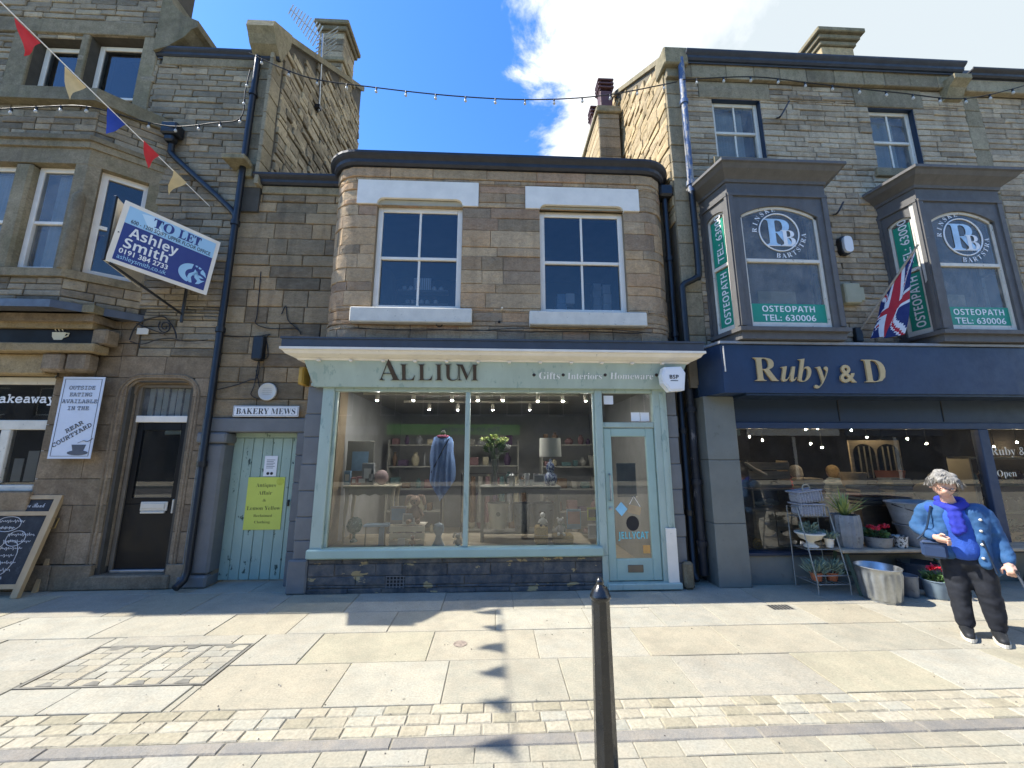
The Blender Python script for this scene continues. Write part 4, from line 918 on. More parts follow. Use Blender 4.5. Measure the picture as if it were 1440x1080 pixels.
    for word, a0, a1 in (('RINSKE', 176, 98), ('BARTSTRA', 262, 354)):
        for i, c in enumerate(word):
            th = rad(a0+(a1-a0)*i/(len(word)-1)); rr = R_+.035 if word == 'RINSKE' else R_+.105
            if word == 'RINSKE': uu = V((math.sin(th), 0, -math.cos(th)))
            else: uu = V((-math.sin(th), 0, math.cos(th)))
            vv = V((-uu.z, 0, uu.x)); txt(c, V((cx+rr*math.cos(th), YO+.04, cz_+rr*math.sin(th))), uu, vv, M_wht, win, h=.07, style='serif', align='C', off=-.005)
    mp, ln, a, b, zb, zm, zt_, win = face((x0, YR), (xo0, YO), G_old, 1, .05, .1)
    d = (V((xo0, YO))-V((x0, YR))).normalized(); U3 = V((0, 0, 1)); V3 = V((-d.x, -d.y, 0))
    MB().prism([(a+.045, zb+.06), (b-.05, zb+.06), (b-.05, zm-.02), (a+.045, zm-.02)], .05, .056, mp).build('green_sign_film', M_grn, win)
    MB().prism([(a+.045, zm+.06), (b-.05, zm+.06), (b-.05, zt_-.12), (a+.045, zt_-.12)], .035, .042, mp).build('green_sign_film', M_grn, win)
    txt('OSTEOPATH', V(mp(b-.085, .045, zb+.1)), U3, V3, M_wht, win, w=.76, h=.11, style='bold', off=-.005, ext=-.0 or .001); txt('TEL: 630006', V(mp(b-.085, .03, zm+.09)), U3, V3, M_wht, win, w=.82, h=.11, ext=.001, off=.01)
    face((xo1, YO), (x1, YR), G_old, 1, .05, .1)
    room(o, x0+.12, x1-.12, YR+.02, 1.0, 3.2, 5.3, M_int, 'oriel_room')
    bx('window_blind', mat('cream_blind', '#a59b7e', .9) if not bpy.data.materials.get('cream_blind') else bpy.data.materials['cream_blind'], o, cx-.1, xo1-.25, YR-.05, YR-.03, 3.3, 4.05, 0)
    return o
oriel(3.13, 4.81, 3.25, 4.69); oriel(5.98, 7.42, 6.06, 7.34, True)
# navy shopfront
YF = -.3
fz = [(2.88, .1), (3.0, YF), (10.5, YF), (10.5, .1)]
ff = MB().plan(fz, 2.47, 3.13).build('shop_fascia', M_navy, rb)
MB().plan([(2.85, .1), (2.98, YF-.03), (10.5, YF-.03), (10.5, .1)], 3.132, 3.165).build('fascia_lead_cap', mat('dull_lead_cap', '#8f9296', .5, metal=.3, var=.2), rb)
bx('fascia_edge_strip', M_white, rb, 3.025, 3.04, YF-.012, YF-.001, 2.75, 3.1, .002)
q = P(1062, 536, YF); gz_ = q.z
for c, px, f_, st in (('R', 1061, .47, 'serif'), ('u', 1098, .45, 'bital'), ('b', 1121, .45, 'bital'), ('y', 1143, .45, 'bital'), ('&', 1181, .34, None), ('D', 1215, .46, 'serif')):
    txt(c, P(px, 536+(px-1061)*.012, YF-.004), (1, 0, 0), (0, 0, 1), M_gold, ff, fs_=f_, style=st, ext=.022, off=-.006 if st else .015, name='letter')
YG = .16
tp = bx('transom_panel', M_navyd, rb, 3.3, 10.5, YG-.02, YG+.06, 2.12, 2.6, .0)
for px in (1177, 1322): q = P(px, 575, YG); bx('panel_joint', M_blk_p, tp, q.x-.008, q.x+.008, YG-.026, YG-.02, 2.14, 2.47, 0)
bx('fascia_soffit', M_navyd, rb, 3.3, 10.5, YF+.02, YG, 2.44, 2.468, 0)
bx('window_head_rail', M_navy, rb, 3.3, 10.5, YG-.05, YG+.06, 2.03, 2.118, .006)
for x0, x1 in ((3.3, 3.36), (6.95, 7.1), (9.4, 9.5)): bx('window_post', M_navy, rb, x0, x1, YG-.04, YG+.06, .36, 2.03, .008)
for x0, x1 in ((3.36, 6.95), (7.1, 9.4)): mk('shop_pane', [(x0, YG+.02, .4), (x1, YG+.02, .4), (x1, YG+.02, 2.03), (x0, YG+.02, 2.03)], [(0, 1, 2, 3)], G_shop, rb)
bx('stall_riser', M_granp, rb, 3.3, 10.5, .1, .26, .0, .36, .006); bx('window_cill', M_navyd, rb, 3.3, 10.5, .06, .24, .362, .4, .006)
M_pl2 = mat('white_gold_print', '#d8d2c0', .6)
q = P(1394, 640, YG+.01); txt('Ruby &D', q, (1, 0, 0), (0, 0, 1), M_pl2, rb, h=.12, style='serif', off=-.01); q = P(1403, 670, YG+.01); txt('Open', q, (1, 0, 0), (0, 0, 1), M_pl2, rb, h=.09, style='serif', off=-.01)
for i, (za, zb) in enumerate(((0, .78), (.784, 1.6), (1.604, 2.466))): bx('granite_pillar_block', M_granp, rb, 2.87, 3.3, .0, .45, za, zb, .006)
bx('lintel_fill', M_navyd, rb, 2.865, 3.31, .101, .5, 2.468, 2.64, 0)
room(rb, 3.3, 9.5, YG+.08, 4.0, 0, 2.5, M_dark, 'shop_interior', M_oak)
M_lit2 = emit('warm_filament_bulb', '#ffe3b8', 160)
pl_ = thing('pendant_lights', 'warm glowing pendant bulbs hanging inside the navy shop', 'pendant light', (5.5, 1.2, 2.3))
for i, (px, py) in enumerate([(1054, 614), (1072, 619), (1133, 604), (1150, 603), (1140, 624), (1156, 629), (1197, 605), (1219, 615), (1237, 601), (1276, 617), (1303, 624), (1398, 628), (1430, 622)]):
    Y_ = .7+.35*(i % 4); q = P(px, py, Y_); b_ = MB().sphere(q, .012, 8, 6, 1, 1, 1.2).build('bulb', M_lit2, pl_, True); MB().tube([q+V((0, 0, .03)), (q.x, q.y, 2.5)], .004, 5).build('flex', M_cable, pl_)
wr.done(300)
# neighbouring building at the right edge
nb = thing('neighbour_building', 'end of the next stone building past the corbel at the right edge', 'building', (9.5, .5, 0))
wn = Wall(nb); wn.add(front(YR+.02), stones(XRQ+.3, 11, 3.15, zf-.05, [], (.085, .125), (.22, .5)), M_rite, proud=(.001, .018), rough=.006)
qz = courses(3.15, zf, .3, .45); wn.add(front(YR+.01), [(XRQ+.002, XRQ+.3, a_, b_) for a_, b_ in zip(qz, qz[1:])], (M_quoin, M_quoin), proud=(.004, .01), rough=.004)
wn.done(300); backing(nb, XRQ+.003, 11, 3.12, zf+.1, [], YR+.03, YR+.3, M_mortR)
bx('eaves_band', M_quoin, nb, XRQ+.01, 11, YR-.08, YR+.02, zf-.045, zg-.1, .01); gutter([(XRQ+.05, YR-.08, zg-.1), (11, YR-.08, zg-.1)], M_gutter, nb, .12, .12)
# ---------------------------------------------------------------- signs and fittings on the walls
UX, UZ = V((1, 0, 0)), V((0, 0, 1))
def PX(px, py, X):
    d = FWD + RGT*((px-720)/F_PX) + UPV*((540-py)/F_PX); return CAM + d*((X-CAM.x)/d.x)
def card(name, m, parent, x0, x1, z0, z1, Y, t=.004, **k): return bx(name, m, parent, x0, x1, Y-t, Y, z0, z1, 0, **k)
# to-let board: two panels meeting at an outer edge
tb = thing('to_let_board', 'blue and white V-shaped to let board on a bracket beside the downpipe', 'sign', (-4.5, -.2, 3.9))
M_lblue = mat('pale_blue_print', '#9cc6e2', .45, var=.03); M_nvp = mat('navy_print', '#1c2f78', .45, var=.04)
ap = V((-4.65, -.7, 3.95)); re_ = V((-4.04, .1, 3.86)); le = V((-4.93, .1, 3.95)); H = .84
bd = re_-ap; BW = bd.length; bu = bd.normalized(); bv = (UZ-bu*bu.z).normalized(); bn = bu.cross(bv)
def bp(u, v, d=0): return ap+bu*(u*BW)+bv*(v*H)+bn*d
def bpoly(nm, m, pts, d0, d1, parent):
    n = len(pts); vs = [bp(a, b, d1) for a, b in pts]+[bp(a, b, d0) for a, b in pts]
    ar = sum(pts[i][0]*pts[(i+1) % n][1]-pts[(i+1) % n][0]*pts[i][1] for i in range(n))
    fs = [tuple(range(n)), tuple(range(2*n-1, n-1, -1))]+[(i, i+n, (i+1) % n+n, (i+1) % n) for i in range(n)]
    if ar < 0: fs = [f[::-1] for f in fs]
    return mk(nm, vs, fs, m, parent)
pn = bpoly('panel', M_white, [(0, 0), (1, 0), (1, 1), (0, 1)], -.012, 0, tb)
bpoly('navy_field', M_nvp, [(.05, .06), (.955, .06), (.955, .66), (.05, .66)], .0005, .002, pn)
bpoly('pale_field', M_lblue, [(.05, .662), (.955, .662), (.955, .94), (.05, .94)], .0005, .002, pn)
bpoly('pale_flash', mat('paler_blue_print', '#c4dfef', .45, var=.02), [(.17, .9), (.3, .94), (.42, .7), (.27, .7)], .0022, .003, pn)
def bt(s, u, v, w, h, m=M_wht, **k): txt(s, bp(u, v, .003), bu, bv, m, pn, w=w*BW, h=h*H, **k)
bt('TO', .29, .77, .21, .15, M_nvp, style='serif', off=.012); bt('LET', .55, .77, .24, .15, M_nvp, style='serif', off=.012)
bt('600 - 1200 SQ/FT UPPER FLOOR OFFICE', .1, .685, .82, .062, M_blk_p, off=.008)
bt('Ashley', .12, .47, .47, .15, style='bold'); bt('Smith', .1, .285, .42, .15, style='bold'); bt('0191 384 2733', .08, .185, .46, .075, off=.02); bt('ashleysmith.co.uk', .08, .095, .46, .07, M_lblue)
ec, er = (.795, .27), .165
def ecp(a, r): return (ec[0]+r*math.cos(rad(a))*H/BW*1.1, ec[1]+r*math.sin(rad(a)))
def lion(pts): bpoly('lion_emblem', M_lblue, [(ec[0]+x*er*H/BW*1.1, ec[1]+y*er) for x, y in pts], .0022, .004, pn)
lion([(math.cos(rad(a)), math.sin(rad(a))) for a in range(95, 262, 8)]+[(.62*math.cos(rad(a))+.12, .62*math.sin(rad(a))-.1) for a in range(255, 110, -10)])
lion([(.05, .98), (.25, .96), (.2, .8), (.08, .82)]); lion([(.33, .94), (.55, .83), (.42, .7), (.3, .78)])
lion([(.62, .78), (.85, .5), (1, .05), (.8, .2), (.55, .3), (.5, .5)])
lion([(-.1, -.95), (.1, -.9), (-.05, -.4), (.1, .1), (.3, .4), (.15, .05), (.2, -.3), (.45, -.55), (.35, -.92), (.6, -.8), (.95, -.3), (.7, -.38), (.5, -.2), (.85, -.1), (.6, .05), (.3, .1), (.25, .35), (.1, .55), (.05, .25), (-.25, -.1), (-.3, -.45)])
lp = (le-ap); lu = lp.normalized(); ln_ = V((lu.y, -lu.x, 0)); pl4 = [ap-bu*.012, le-bu*.012, le-bu*.012+UZ*H, ap-bu*.012+UZ*H]
mk('panel', [tuple(p) for p in pl4]+[tuple(p+ln_*-.012) for p in pl4], [(0, 1, 2, 3), (7, 6, 5, 4), (0, 4, 5, 1), (1, 5, 6, 2), (2, 6, 7, 3), (3, 7, 4, 0)], M_whited, tb)
MB().tube([ap+V((.03, .03, -.02)), (-4.42, .2, 3.62)], .016, 6).tube([(-4.42, .22, 3.5), (-4.42, .22, 4.5)], .02, 6).tube([(-4.42, .2, 4.3), ap+V((.03, .05, .4))], .014, 6).build('bracket', M_iron, tb)
bx('spine', M_iron, tb, ap.x-.028, ap.x+.004, ap.y-.016, ap.y+.01, 3.95, 4.79, .003)
# vinyl banner
x0 = (P(90, 530, .17).x+P(65, 645, .17).x)/2; x1 = (P(147, 530, .17).x+P(127, 645, .17).x)/2; z0, z1 = P(95, 645, .17).z, P(118, 530, .17).z; w_ = x1-x0; h_ = z1-z0
bn_ = thing('eating_area_banner', 'white vinyl banner about outside eating fixed to the stone pilaster', 'banner', ((x0+x1)/2, .18, z0))
card('sheet', mat('white_vinyl_sheet', '#c9d0dc', .5, var=.05, scale=3, bump=.1, bscale=9), bn_, x0, x1, z0, z1, .182, .008)
mb = MB(); t_ = .008
for a, b, c, d in ((x0+.03, x1-.03, z1-.034, z1-.03), (x0+.03, x1-.03, z0+.03, z0+.034), (x0+.03, x0+.034, z0+.03, z1-.03), (x1-.034, x1-.03, z0+.03, z1-.03)): mb.box(a, b, .171, .1735, c, d)
mb.build('border_line', M_blk_p, bn_)
M_grey_p = mat('grey_print', '#4d525c', .6)
for s, k, ww in (('OUTSIDE', .84, .62), ('EATING', .755, .54), ('AVAILABLE', .67, .84), ('IN THE', .585, .5)): txt(s, ((x0+x1)/2, .172, z0+h_*k), UX, UZ, M_grey_p, bn_, w=w_*ww, h=h_*.055, style='type', align='C', off=.006)
for s, k, ww, cx in (('REAR', .36, .42, .52), ('COURTYARD', .26, .93, .5)):
    a = rad(33); u = V((math.cos(a), 0, math.sin(a))); v = V((-math.sin(a), 0, math.cos(a)))
    txt(s, V((x0+w_*cx, .172, z0+h_*k)), u, v, M_blk_p, bn_, w=w_*ww*1.05, h=h_*.06, style='type', align='C', off=.008)
cx, cz = x0+w_*.68, z0+h_*.12
MB().prism([(cx-.09, cz+.05), (cx+.09, cz+.05), (cx+.06, cz-.05), (cx-.06, cz-.05)], .171, .174).build('cup_print', M_grey_p, bn_)
MB().lathe([(.13, 0), (.13, .002), (.1, .003)], (cx, .172, cz-.055), 18, 1, .25, M=Matrix.Rotation(rad(90), 4, 'X')).build('saucer_print', M_grey_p, bn_)
MB().tube(catmull([(cx-.02, .172, cz+.07), (cx+.05, .172, cz+.1), (cx+.1, .172, cz+.09), (cx+.16, .172, cz+.13)], 4), [.004]*4+[.011]*5+[.008]*4, 5, sq=.3).build('steam_print', M_blk_p, bn_)
# mews wall pieces
q0, q1, q2, q3 = RC(329, 571, 421, 586, YM-.065)
sg = thing('street_name_sign', 'white street name plate reading Bakery Mews above the green door', 'sign', ((q0+q1)/2, YM-.06, q2))
bx('plate', M_wht, sg, q0, q1, YM-.085, YM-.065, q2, q3, .004)
mb = MB()
for a, b, c, d in ((q0+.01, q1-.01, q3-.014, q3-.01), (q0+.01, q1-.01, q2+.01, q2+.014), (q0+.01, q0+.014, q2+.014, q3-.014), (q1-.014, q1-.01, q2+.014, q3-.014)): mb.box(a, b, YM-.0865, YM-.0845, c, d)
mb.build('border_line', M_blk_p, sg)
txt('BAKERY MEWS', ((q0+q1)/2, YM-.086, q2+.033), UX, UZ, M_blk_p, sg, w=(q1-q0)*.9, h=(q3-q2)*.56, style='serif', align='C', off=-.008)
c = P(377, 551, YM-.03); pq = thing('wall_plaque', 'small round white plaque on the stones above the street name', 'plaque', c)
MB().lathe([(.125, 0), (.125, .02), (.118, .026), (.105, .026), (.1, .022)], c, 28, M=Matrix.Rotation(rad(90), 4, 'X')).build('disc', mat('offwhite_enamel', '#c4c2b8', .5, var=.05), pq, True)
for i in range(4): bx('engraved_line', mat('faint_grey', '#a8a69d', .6) if i == 0 else bpy.data.materials['faint_grey'], pq, c.x-.07+.01*abs(i-1.5), c.x+.07-.01*abs(i-1.5), c.y-.0265, c.y-.0225, c.z+.04-i*.028, c.z+.046-i*.028, 0)
q0, q1, q2, q3 = RC(345, 671, 397, 745, .46)
yp = thing('yellow_poster', 'yellow poster for an antiques affair taped to the green plank door', 'poster', ((q0+q1)/2, .46, q2))
M_yel = mat('yellow_card', '#cdd45c', .6, var=.03); card('sheet', M_yel, yp, q0, q1, q2, q3, .472, .006)
M_olive = mat('olive_print', '#5d6330', .6)
for s, k, ww, hh in (('Antiques', .81, .54, .075), ('Affair', .66, .38, .075), ('&', .53, .09, .05), ('Lemon Yellow', .37, .9, .075), ('Reclaimed', .24, .5, .05), ('Clothing', .12, .42, .05)): txt(s, ((q0+q1)/2, .4655, q2+(q3-q2)*k), UX, UZ, M_olive, yp, w=(q1-q0)*ww, h=(q3-q2)*hh, style=None if s == '&' else 'serif', align='C', off=-.012)
MB().lathe([(.05, 0), (.05, .002)], (q1-.06, .466, q3-.06), 16, M=Matrix.Rotation(rad(90), 4, 'X')).build('round_tab', mat('darker_yellow_card', '#c2c748', .6), yp)
q0, q1, q2, q3 = RC(371, 641, 389, 670, .46)
wn_ = thing('door_notice', 'small white notice pinned above the yellow poster', 'notice', ((q0+q1)/2, .46, q2)); card('sheet', M_wht, wn_, q0, q1, q2, q3, .472, .005)
for i in range(6): bx('text_line', M_grey_p, wn_, q0+.03, q1-.03-.02*(i % 2), .4655, .467, q3-.06-i*.022, q3-.053-i*.022, 0)
for i in range(2): MB().lathe([(.02, 0), (.02, .002)], ((q0+q1)/2-.025+i*.05, .4665, q2+.04), 12, M=Matrix.Rotation(rad(90), 4, 'X')).build('print_dot', M_blk_p, wn_)
q0, q1, q2, q3 = RC(358, 474, 372, 507, YM-.06)
jb = thing('cable_junction_box', 'black cable junction box with looping wires on the mews wall', 'junction box', ((q0+q1)/2, YM, q2))
bx('box', M_iron, jb, q0, q1, YM-.13, YM-.015, q2, q3, .015)
def wire(nm, pts, parent, r=.006): return MB().tube(catmull(pts, 5), r, 5).build(nm, M_cable, parent, True)
yw = YM-.03
wire('wire', [P(*p, yw) for p in ((365, 506), (362, 530), (350, 535), (330, 542), (305, 548))], jb); wire('wire', [P(*p, yw) for p in ((370, 505), (377, 500), (375, 475), (380, 470), (362, 473), (330, 473), (305, 470))], jb); wire('wire', [P(*p, yw) for p in ((364, 505), (358, 540), (353, 555), (366, 558), (360, 520))], jb)
wire('wire', [P(*p, yw) for p in ((367, 382), (362, 440), (360, 455), (380, 462), (415, 462), (423, 470), (418, 462), (405, 450), (402, 430), (396, 442))], jb, .007)
# wrought iron bracket
wb = thing('iron_scroll_bracket', 'black wrought iron hanging bracket with scroll beside the cafe fascia', 'bracket', P(215, 480, YL-.03))
def flatpt(px, py): return P(px, py, YL-.05)
wire('top_arm', [flatpt(*p) for p in ((182, 478), (190, 460), (205, 450), (228, 445), (238, 452), (246, 465), (248, 476))], wb, .009)
wire('lower_arm', [flatpt(*p) for p in ((183, 480), (200, 484), (220, 478), (240, 476), (262, 480), (292, 478))], wb, .007)
wire('brace', [flatpt(*p) for p in ((192, 455), (212, 463), (232, 470))], wb, .007)
wire('scroll', [flatpt(232+(10-t*.55)*math.cos(t*.75+2.4)*.95, 459-(10-t*.55)*math.sin(t*.75+2.4)) for t in range(15)], wb, .008)
bx('tag', M_cryl, wb, flatpt(192, 466).x, flatpt(208, 466).x, YL-.05, YL-.035, flatpt(200, 470).z, flatpt(200, 461).z, .003)
# intruder alarm boxes
c = P(947, 533, -.3); ab = thing('hexagonal_alarm_box', 'white hexagonal alarm box at the end of the sage green fascia', 'alarm box', c)
pts = [(-.155, .05), (-.12, .155), (.11, .165), (.16, .08), (.13, -.15), (-.06, -.165), (-.145, -.06)]
MB().prism([(c.x+a, c.z+b) for a, b in pts], -.31, -.2).build('case', M_wht, ab); MB().prism([(c.x+a*.86, c.z+b*.86) for a, b in pts], -.322, -.311).build('cover', M_wht, ab)
txt('BSP', (c.x, -.324, c.z-.0), UX, UZ, M_blk_p, ab, w=.12, h=.05, align='C', style='bold'); bx('text_line', M_grey_p, ab, c.x-.05, c.x+.05, -.325, -.3225, c.z-.03, c.z-.02, 0)
c = P(1187, 346, .05); a2 = thing('oval_alarm_box', 'white rounded alarm box on the stone wall between the oriels', 'alarm box', c)
MB().prism([(c.x+.085*math.copysign(abs(math.cos(t*.3927))**.6, math.cos(t*.3927)), c.z+.15*math.copysign(abs(math.sin(t*.3927))**.6, math.sin(t*.3927))) for t in range(16)], .02, .09).build('back_plate', M_iron, a2)
MB().prism([(c.x+.01+.07*math.copysign(abs(math.cos(t*.3927))**.6, math.cos(t*.3927)), c.z+.13*math.copysign(abs(math.sin(t*.3927))**.6, math.sin(t*.3927))) for t in range(16)], -.02, .02).build('case', M_wht, a2)
q0, q1, q2, q3 = RC(1184, 400, 1212, 428, .03); a3 = thing('beige_alarm_box', 'old beige box on the stone wall above the navy fascia beside the flag', 'alarm box', ((q0+q1)/2, .05, q2))
bx('case', mat('aged_cream_plastic', '#a8a488', .6, var=.1), a3, q0, q1-.06, -.03, .085, q2, q3, .015); bx('side_bell', bpy.data.materials['aged_cream_plastic'], a3, q1-.055, q1+.02, -.0, .085, q2+.05, q3-.05, .01)
yb_ = P(429, 528, .1); yl = thing('yellow_junction_box', 'small yellow box tucked under the left end of the shop cornice', 'junction box', yb_); bx('case', mat('faded_yellow_plastic', '#b08d3c', .6), yl, yb_.x-.04, yb_.x+.03, .0, .2, yb_.z-.14, yb_.z+.1, .01); bx('lid', bpy.data.materials['faded_yellow_plastic'], yl, yb_.x-.03, yb_.x+.02, -.015, -.001, yb_.z-.12, yb_.z+.08, .005)
# wiring under the upper windows
wr_ = thing('wall_wiring', 'thin loose wires strung along the stones below the upper shop windows', 'wiring', (0, .0, 3.35))
wire('wire', [V((x_, YA-.05, 3.36+.012*math.sin(x_*5)+.02*math.sin(x_*1.7))) for x_ in [-2.05+i*.2 for i in range(22)]], wr_, .005); wire('wire', [V((x_, YA-.045, 3.34-.012*math.sin(x_*4))) for x_ in [-2.0+i*.25 for i in range(17)]], wr_, .004)
c = P(618, 455, -.03); MB().tube([c+V((.045*math.cos(t*.5236), -.01, .05*math.sin(t*.5236))) for t in range(13)], .008, 6).build('wire_coil', M_cable, wr_, True); wire('wire', [P(*p, -.03) for p in ((576, 445), (577, 470), (574, 480))], wr_, .005)
for px, py in ((706, 434), (702, 453)): c = P(px, py, YA-.02); MB().lathe([(.018, 0), (.014, .03), (.004, .04)], c, 8, M=Matrix.Rotation(rad(90), 4, 'X')).build('wall_stud', M_whited if px == 706 else M_iron, wr_, True)
for px, py, px2, py2 in ((1098, 160, 1110, 142), (1178, 296, 1186, 284)):
    hk = thing('wall_hook', 'black iron hook on the stone wall '+('near the left top window' if px < 1150 else 'between the two oriels'), 'hook', P(px, py, .05)); MB().tube(catmull([P(px-6, py+6, .1), P(px, py+3, -.02), P(px2, py2, -.04)], 4), .014, 6).build('hook', M_iron, hk, True)
# flag on a raked pole
fb_, ft_ = P(1206, 470, .06), P(1291, 344, -.5)
fl = thing('union_flag', 'red, white and blue union flag drooping from a raked pole above the navy fascia', 'flag', fb_)
MB().tube([fb_, ft_], .014, 8).build('pole', M_oldw, fl, True); bx('pole_bracket', M_iron, fl, fb_.x-.05, fb_.x+.05, .02, .1, fb_.z-.12, fb_.z+.1, .01)
M_fr, M_fw, M_fb = mat('flag_red', '#a8232f', .8), mat('flag_white', '#d0d0d0', .8), mat('flag_blue', '#1d2a5c', .8)
def uj(u, v):
    x_, y_ = (u-.5)*2, (v-.5)
    if abs(y_) < .1 or abs(x_) < .1: return 0
    if abs(y_) < .1667 or abs(x_) < .1667: return 1
    d1 = (x_*.5-y_)/1.118*2**.5; d2 = (x_*.5+y_)/1.118*2**.5
    for d_, s_ in ((d1, 1 if x_ > 0 else -1), (d2, -1 if x_ > 0 else 1)):
        if abs(d_) < .1:
            if 0 < d_*s_*(1 if d_ is d1 else -1) < .066: return 0
            return 1
    return 2
HT, HB, FT, FB = P(1289, 348, -.48), P(1240, 418, -.16), P(1266, 472, -.36), P(1220, 476, -.12)
nu, nv = 56, 34; vs = []; pd = (ft_-fb_).normalized()
for i in range(nu+1):
    for j in range(nv+1):
        u, v = i/nu, j/nv
        top_, bot_ = HT.lerp(FT, u), HB.lerp(FB, u); fold = math.sin(v*11+u*3.0)*.045*u**.6+math.sin(v*5-u*5)*.03*u
        vs.append(tuple(bot_.lerp(top_, v)+V((.55, -.75, .1))*fold+V((0, 0, -.05))*math.sin(math.pi*u)))
fs = [(i*(nv+1)+j, (i+1)*(nv+1)+j, (i+1)*(nv+1)+j+1, i*(nv+1)+j+1) for i in range(nu) for j in range(nv)]
fo = mk('cloth', vs, fs, [M_fr, M_fw, M_fb], fl, True)
for k, p in enumerate(fo.data.polygons): p.material_index = uj((k//nv+.5)/nu, (k % nv+.5)/nv)
# bunting across the street
bt_ = thing('bunting', 'string of red, cream and blue pennants running out over the street', 'bunting', (-4.2, .1, 5.23))
b0, b1 = V((-4.18, .1, 5.23)), V((-4.49, -2.1, 5.7)); dirb = (b1-b0)
def bpnt(t): return b0+dirb*t-V((0, 0, .0))*t
MB().tube([bpnt(t*.25) for t in range(0, 14)], .006, 5).build('string', M_wht, bt_)
M_cr = mat('cream_cloth', '#cdb98f', .85); M_rd = mat('red_cloth', '#c42f36', .85); M_bl = mat('blue_cloth', '#2947a8', .85)
for k, m_ in enumerate((M_bl, M_cr, M_rd, M_bl, M_cr, M_rd, M_bl, M_cr, M_rd)):
    if k == 0: continue
    yy = .0-.385*k; t = (yy-b0.y)/dirb.y; a_, c_ = bpnt(t-.044), bpnt(t+.044)
    sw = rng.uniform(-.09, .05); vs = []; n_ = 6
    for i in range(n_+1):
        f = i/n_; hw = 1-f; m2 = (a_+c_)/2; l_ = m2+(a_-m2)*hw; r_ = m2+(c_-m2)*hw; dz = V((sw*f+.02*math.sin(f*4+k), .03*math.sin(f*5+k*2)*f, -.27*f)); vs += [tuple(l_+dz), tuple(r_+dz)]
    mk('pennant', vs, [(2*i, 2*i+1, 2*i+3, 2*i+2) for i in range(n_)], m_, bt_, True)
# festoon lights
def festoon(label, pts, nb, first=.5):
    o = thing('festoon_lights', label, 'string lights', pts[0], 'festoon lights strung along the street'); pts = catmull(pts, 10)
    MB().tube(pts, .009, 5).build('cable', M_cable, o, True); d_ = [0]
    for a, b in zip(pts, pts[1:]): d_.append(d_[-1]+(b-a).length)
    for i in range(nb):
        s = d_[-1]*(i+first)/nb; k = max(j for j in range(len(d_)) if d_[j] <= s); k = min(k, len(pts)-2); q = pts[k].lerp(pts[k+1], (s-d_[k])/max(d_[k+1]-d_[k], 1e-6))
        bl = MB().tube([q, q-V((0, 0, .045))], .014, 7).build('lamp_holder', M_cable, o, True)
        MB().lathe([(.01, -.045), (.016, -.056), (.021, -.07), (.02, -.084), (.01, -.095), (.001, -.098)], q, 10).build('bulb', M_bulb, bl, True)
festoon('festoon bulbs on a black cable sagging across the sky between the two gables', [V((-3.85, -.02, 7.78)), P(430, 108, .0), P(520, 122, -.02), P(640, 135, -.05), P(750, 140, -.05), P(850, 134, 0), P(952, 115, .0)], 15)
festoon('festoon bulbs running along the canted bay parapet to the corner downpipe', [P(-30, 155, -.3), P(60, 150, -.3), P(112, 149, -.3), P(150, 156, -.22), P(208, 172, .0), P(250, 178, .1), P(300, 173, .1), P(338, 166, .06), P(345, 128, .06), P(352, 98, .06)], 13, .3)
festoon('festoon bulbs along the eaves of the right-hand stone building', [P(960, 112, -.1), P(1060, 108, -.1), P(1150, 118, -.1), P(1260, 130, -.1), P(1362, 138, -.1), P(1470, 112, -.1)], 14)
# television aerial on the left gable
mb_ = PX(449, 150, XG+.08); ae = thing('tv_aerial', 'silver television aerial on a mast fixed to the left gable', 'aerial', mb_)
mt = P(454, 48, mb_.y); MB().tube([mb_-V((0, 0, .1)), mt], .018, 6).build('mast', M_galv, ae, True); bx('wall_bracket', M_iron, ae, XG, mb_.x+.03, mb_.y-.05, mb_.y+.05, mb_.z-.06, mb_.z+.02, .005)
p0, p1 = P(408, 12, mb_.y-.2), P(458, 62, mb_.y+.1); MB().tube([p0, p1], .012, 6).build('boom', M_galv, ae, True); bd_ = (p1-p0).normalized(); el = V((.55, -.3, .75)).normalized()
for i in range(11): q = p0.lerp(p1, .02+i*.075); L_ = .1+.012*i; MB().tube([q-el*L_, q+el*L_], .012, 5).build('element', M_galv, ae)
for i in range(6): q = p1+V((.03, 0, -.25+i*.1)); MB().tube([q-V((.25, -.05, .12)), q+V((.22, -.05, .14))], .01, 5).build('reflector_rod', M_galv, ae)
# bollard
bo = thing('street_bollard', 'black octagonal cast iron bollard in the near foreground', 'bollard', (.6, -2.82, 0)); c = V((.6, -2.82, .05)); M8 = Matrix.Rotation(rad(22.5), 4, 'Z')
M_bol = mat('glossy_black_iron', '#15171a', .3, var=.3, scale=14, bump=.25, bscale=40, coat=.3)
MB().lathe([(.07, -.05), (.07, -.02), (.062, 0), (.05, .84)], c, 8, M=M8).build('shaft', M_bol, bo); MB().lathe([(.051, .835), (.058, .845), (.058, .858), (.05, .87), (.045, .885), (.028, .905), (.02, .915), (.023, .922), (.021, .935), (.012, .948), (.001, .952)], c, 20).build('cap', M_bol, bo, True)
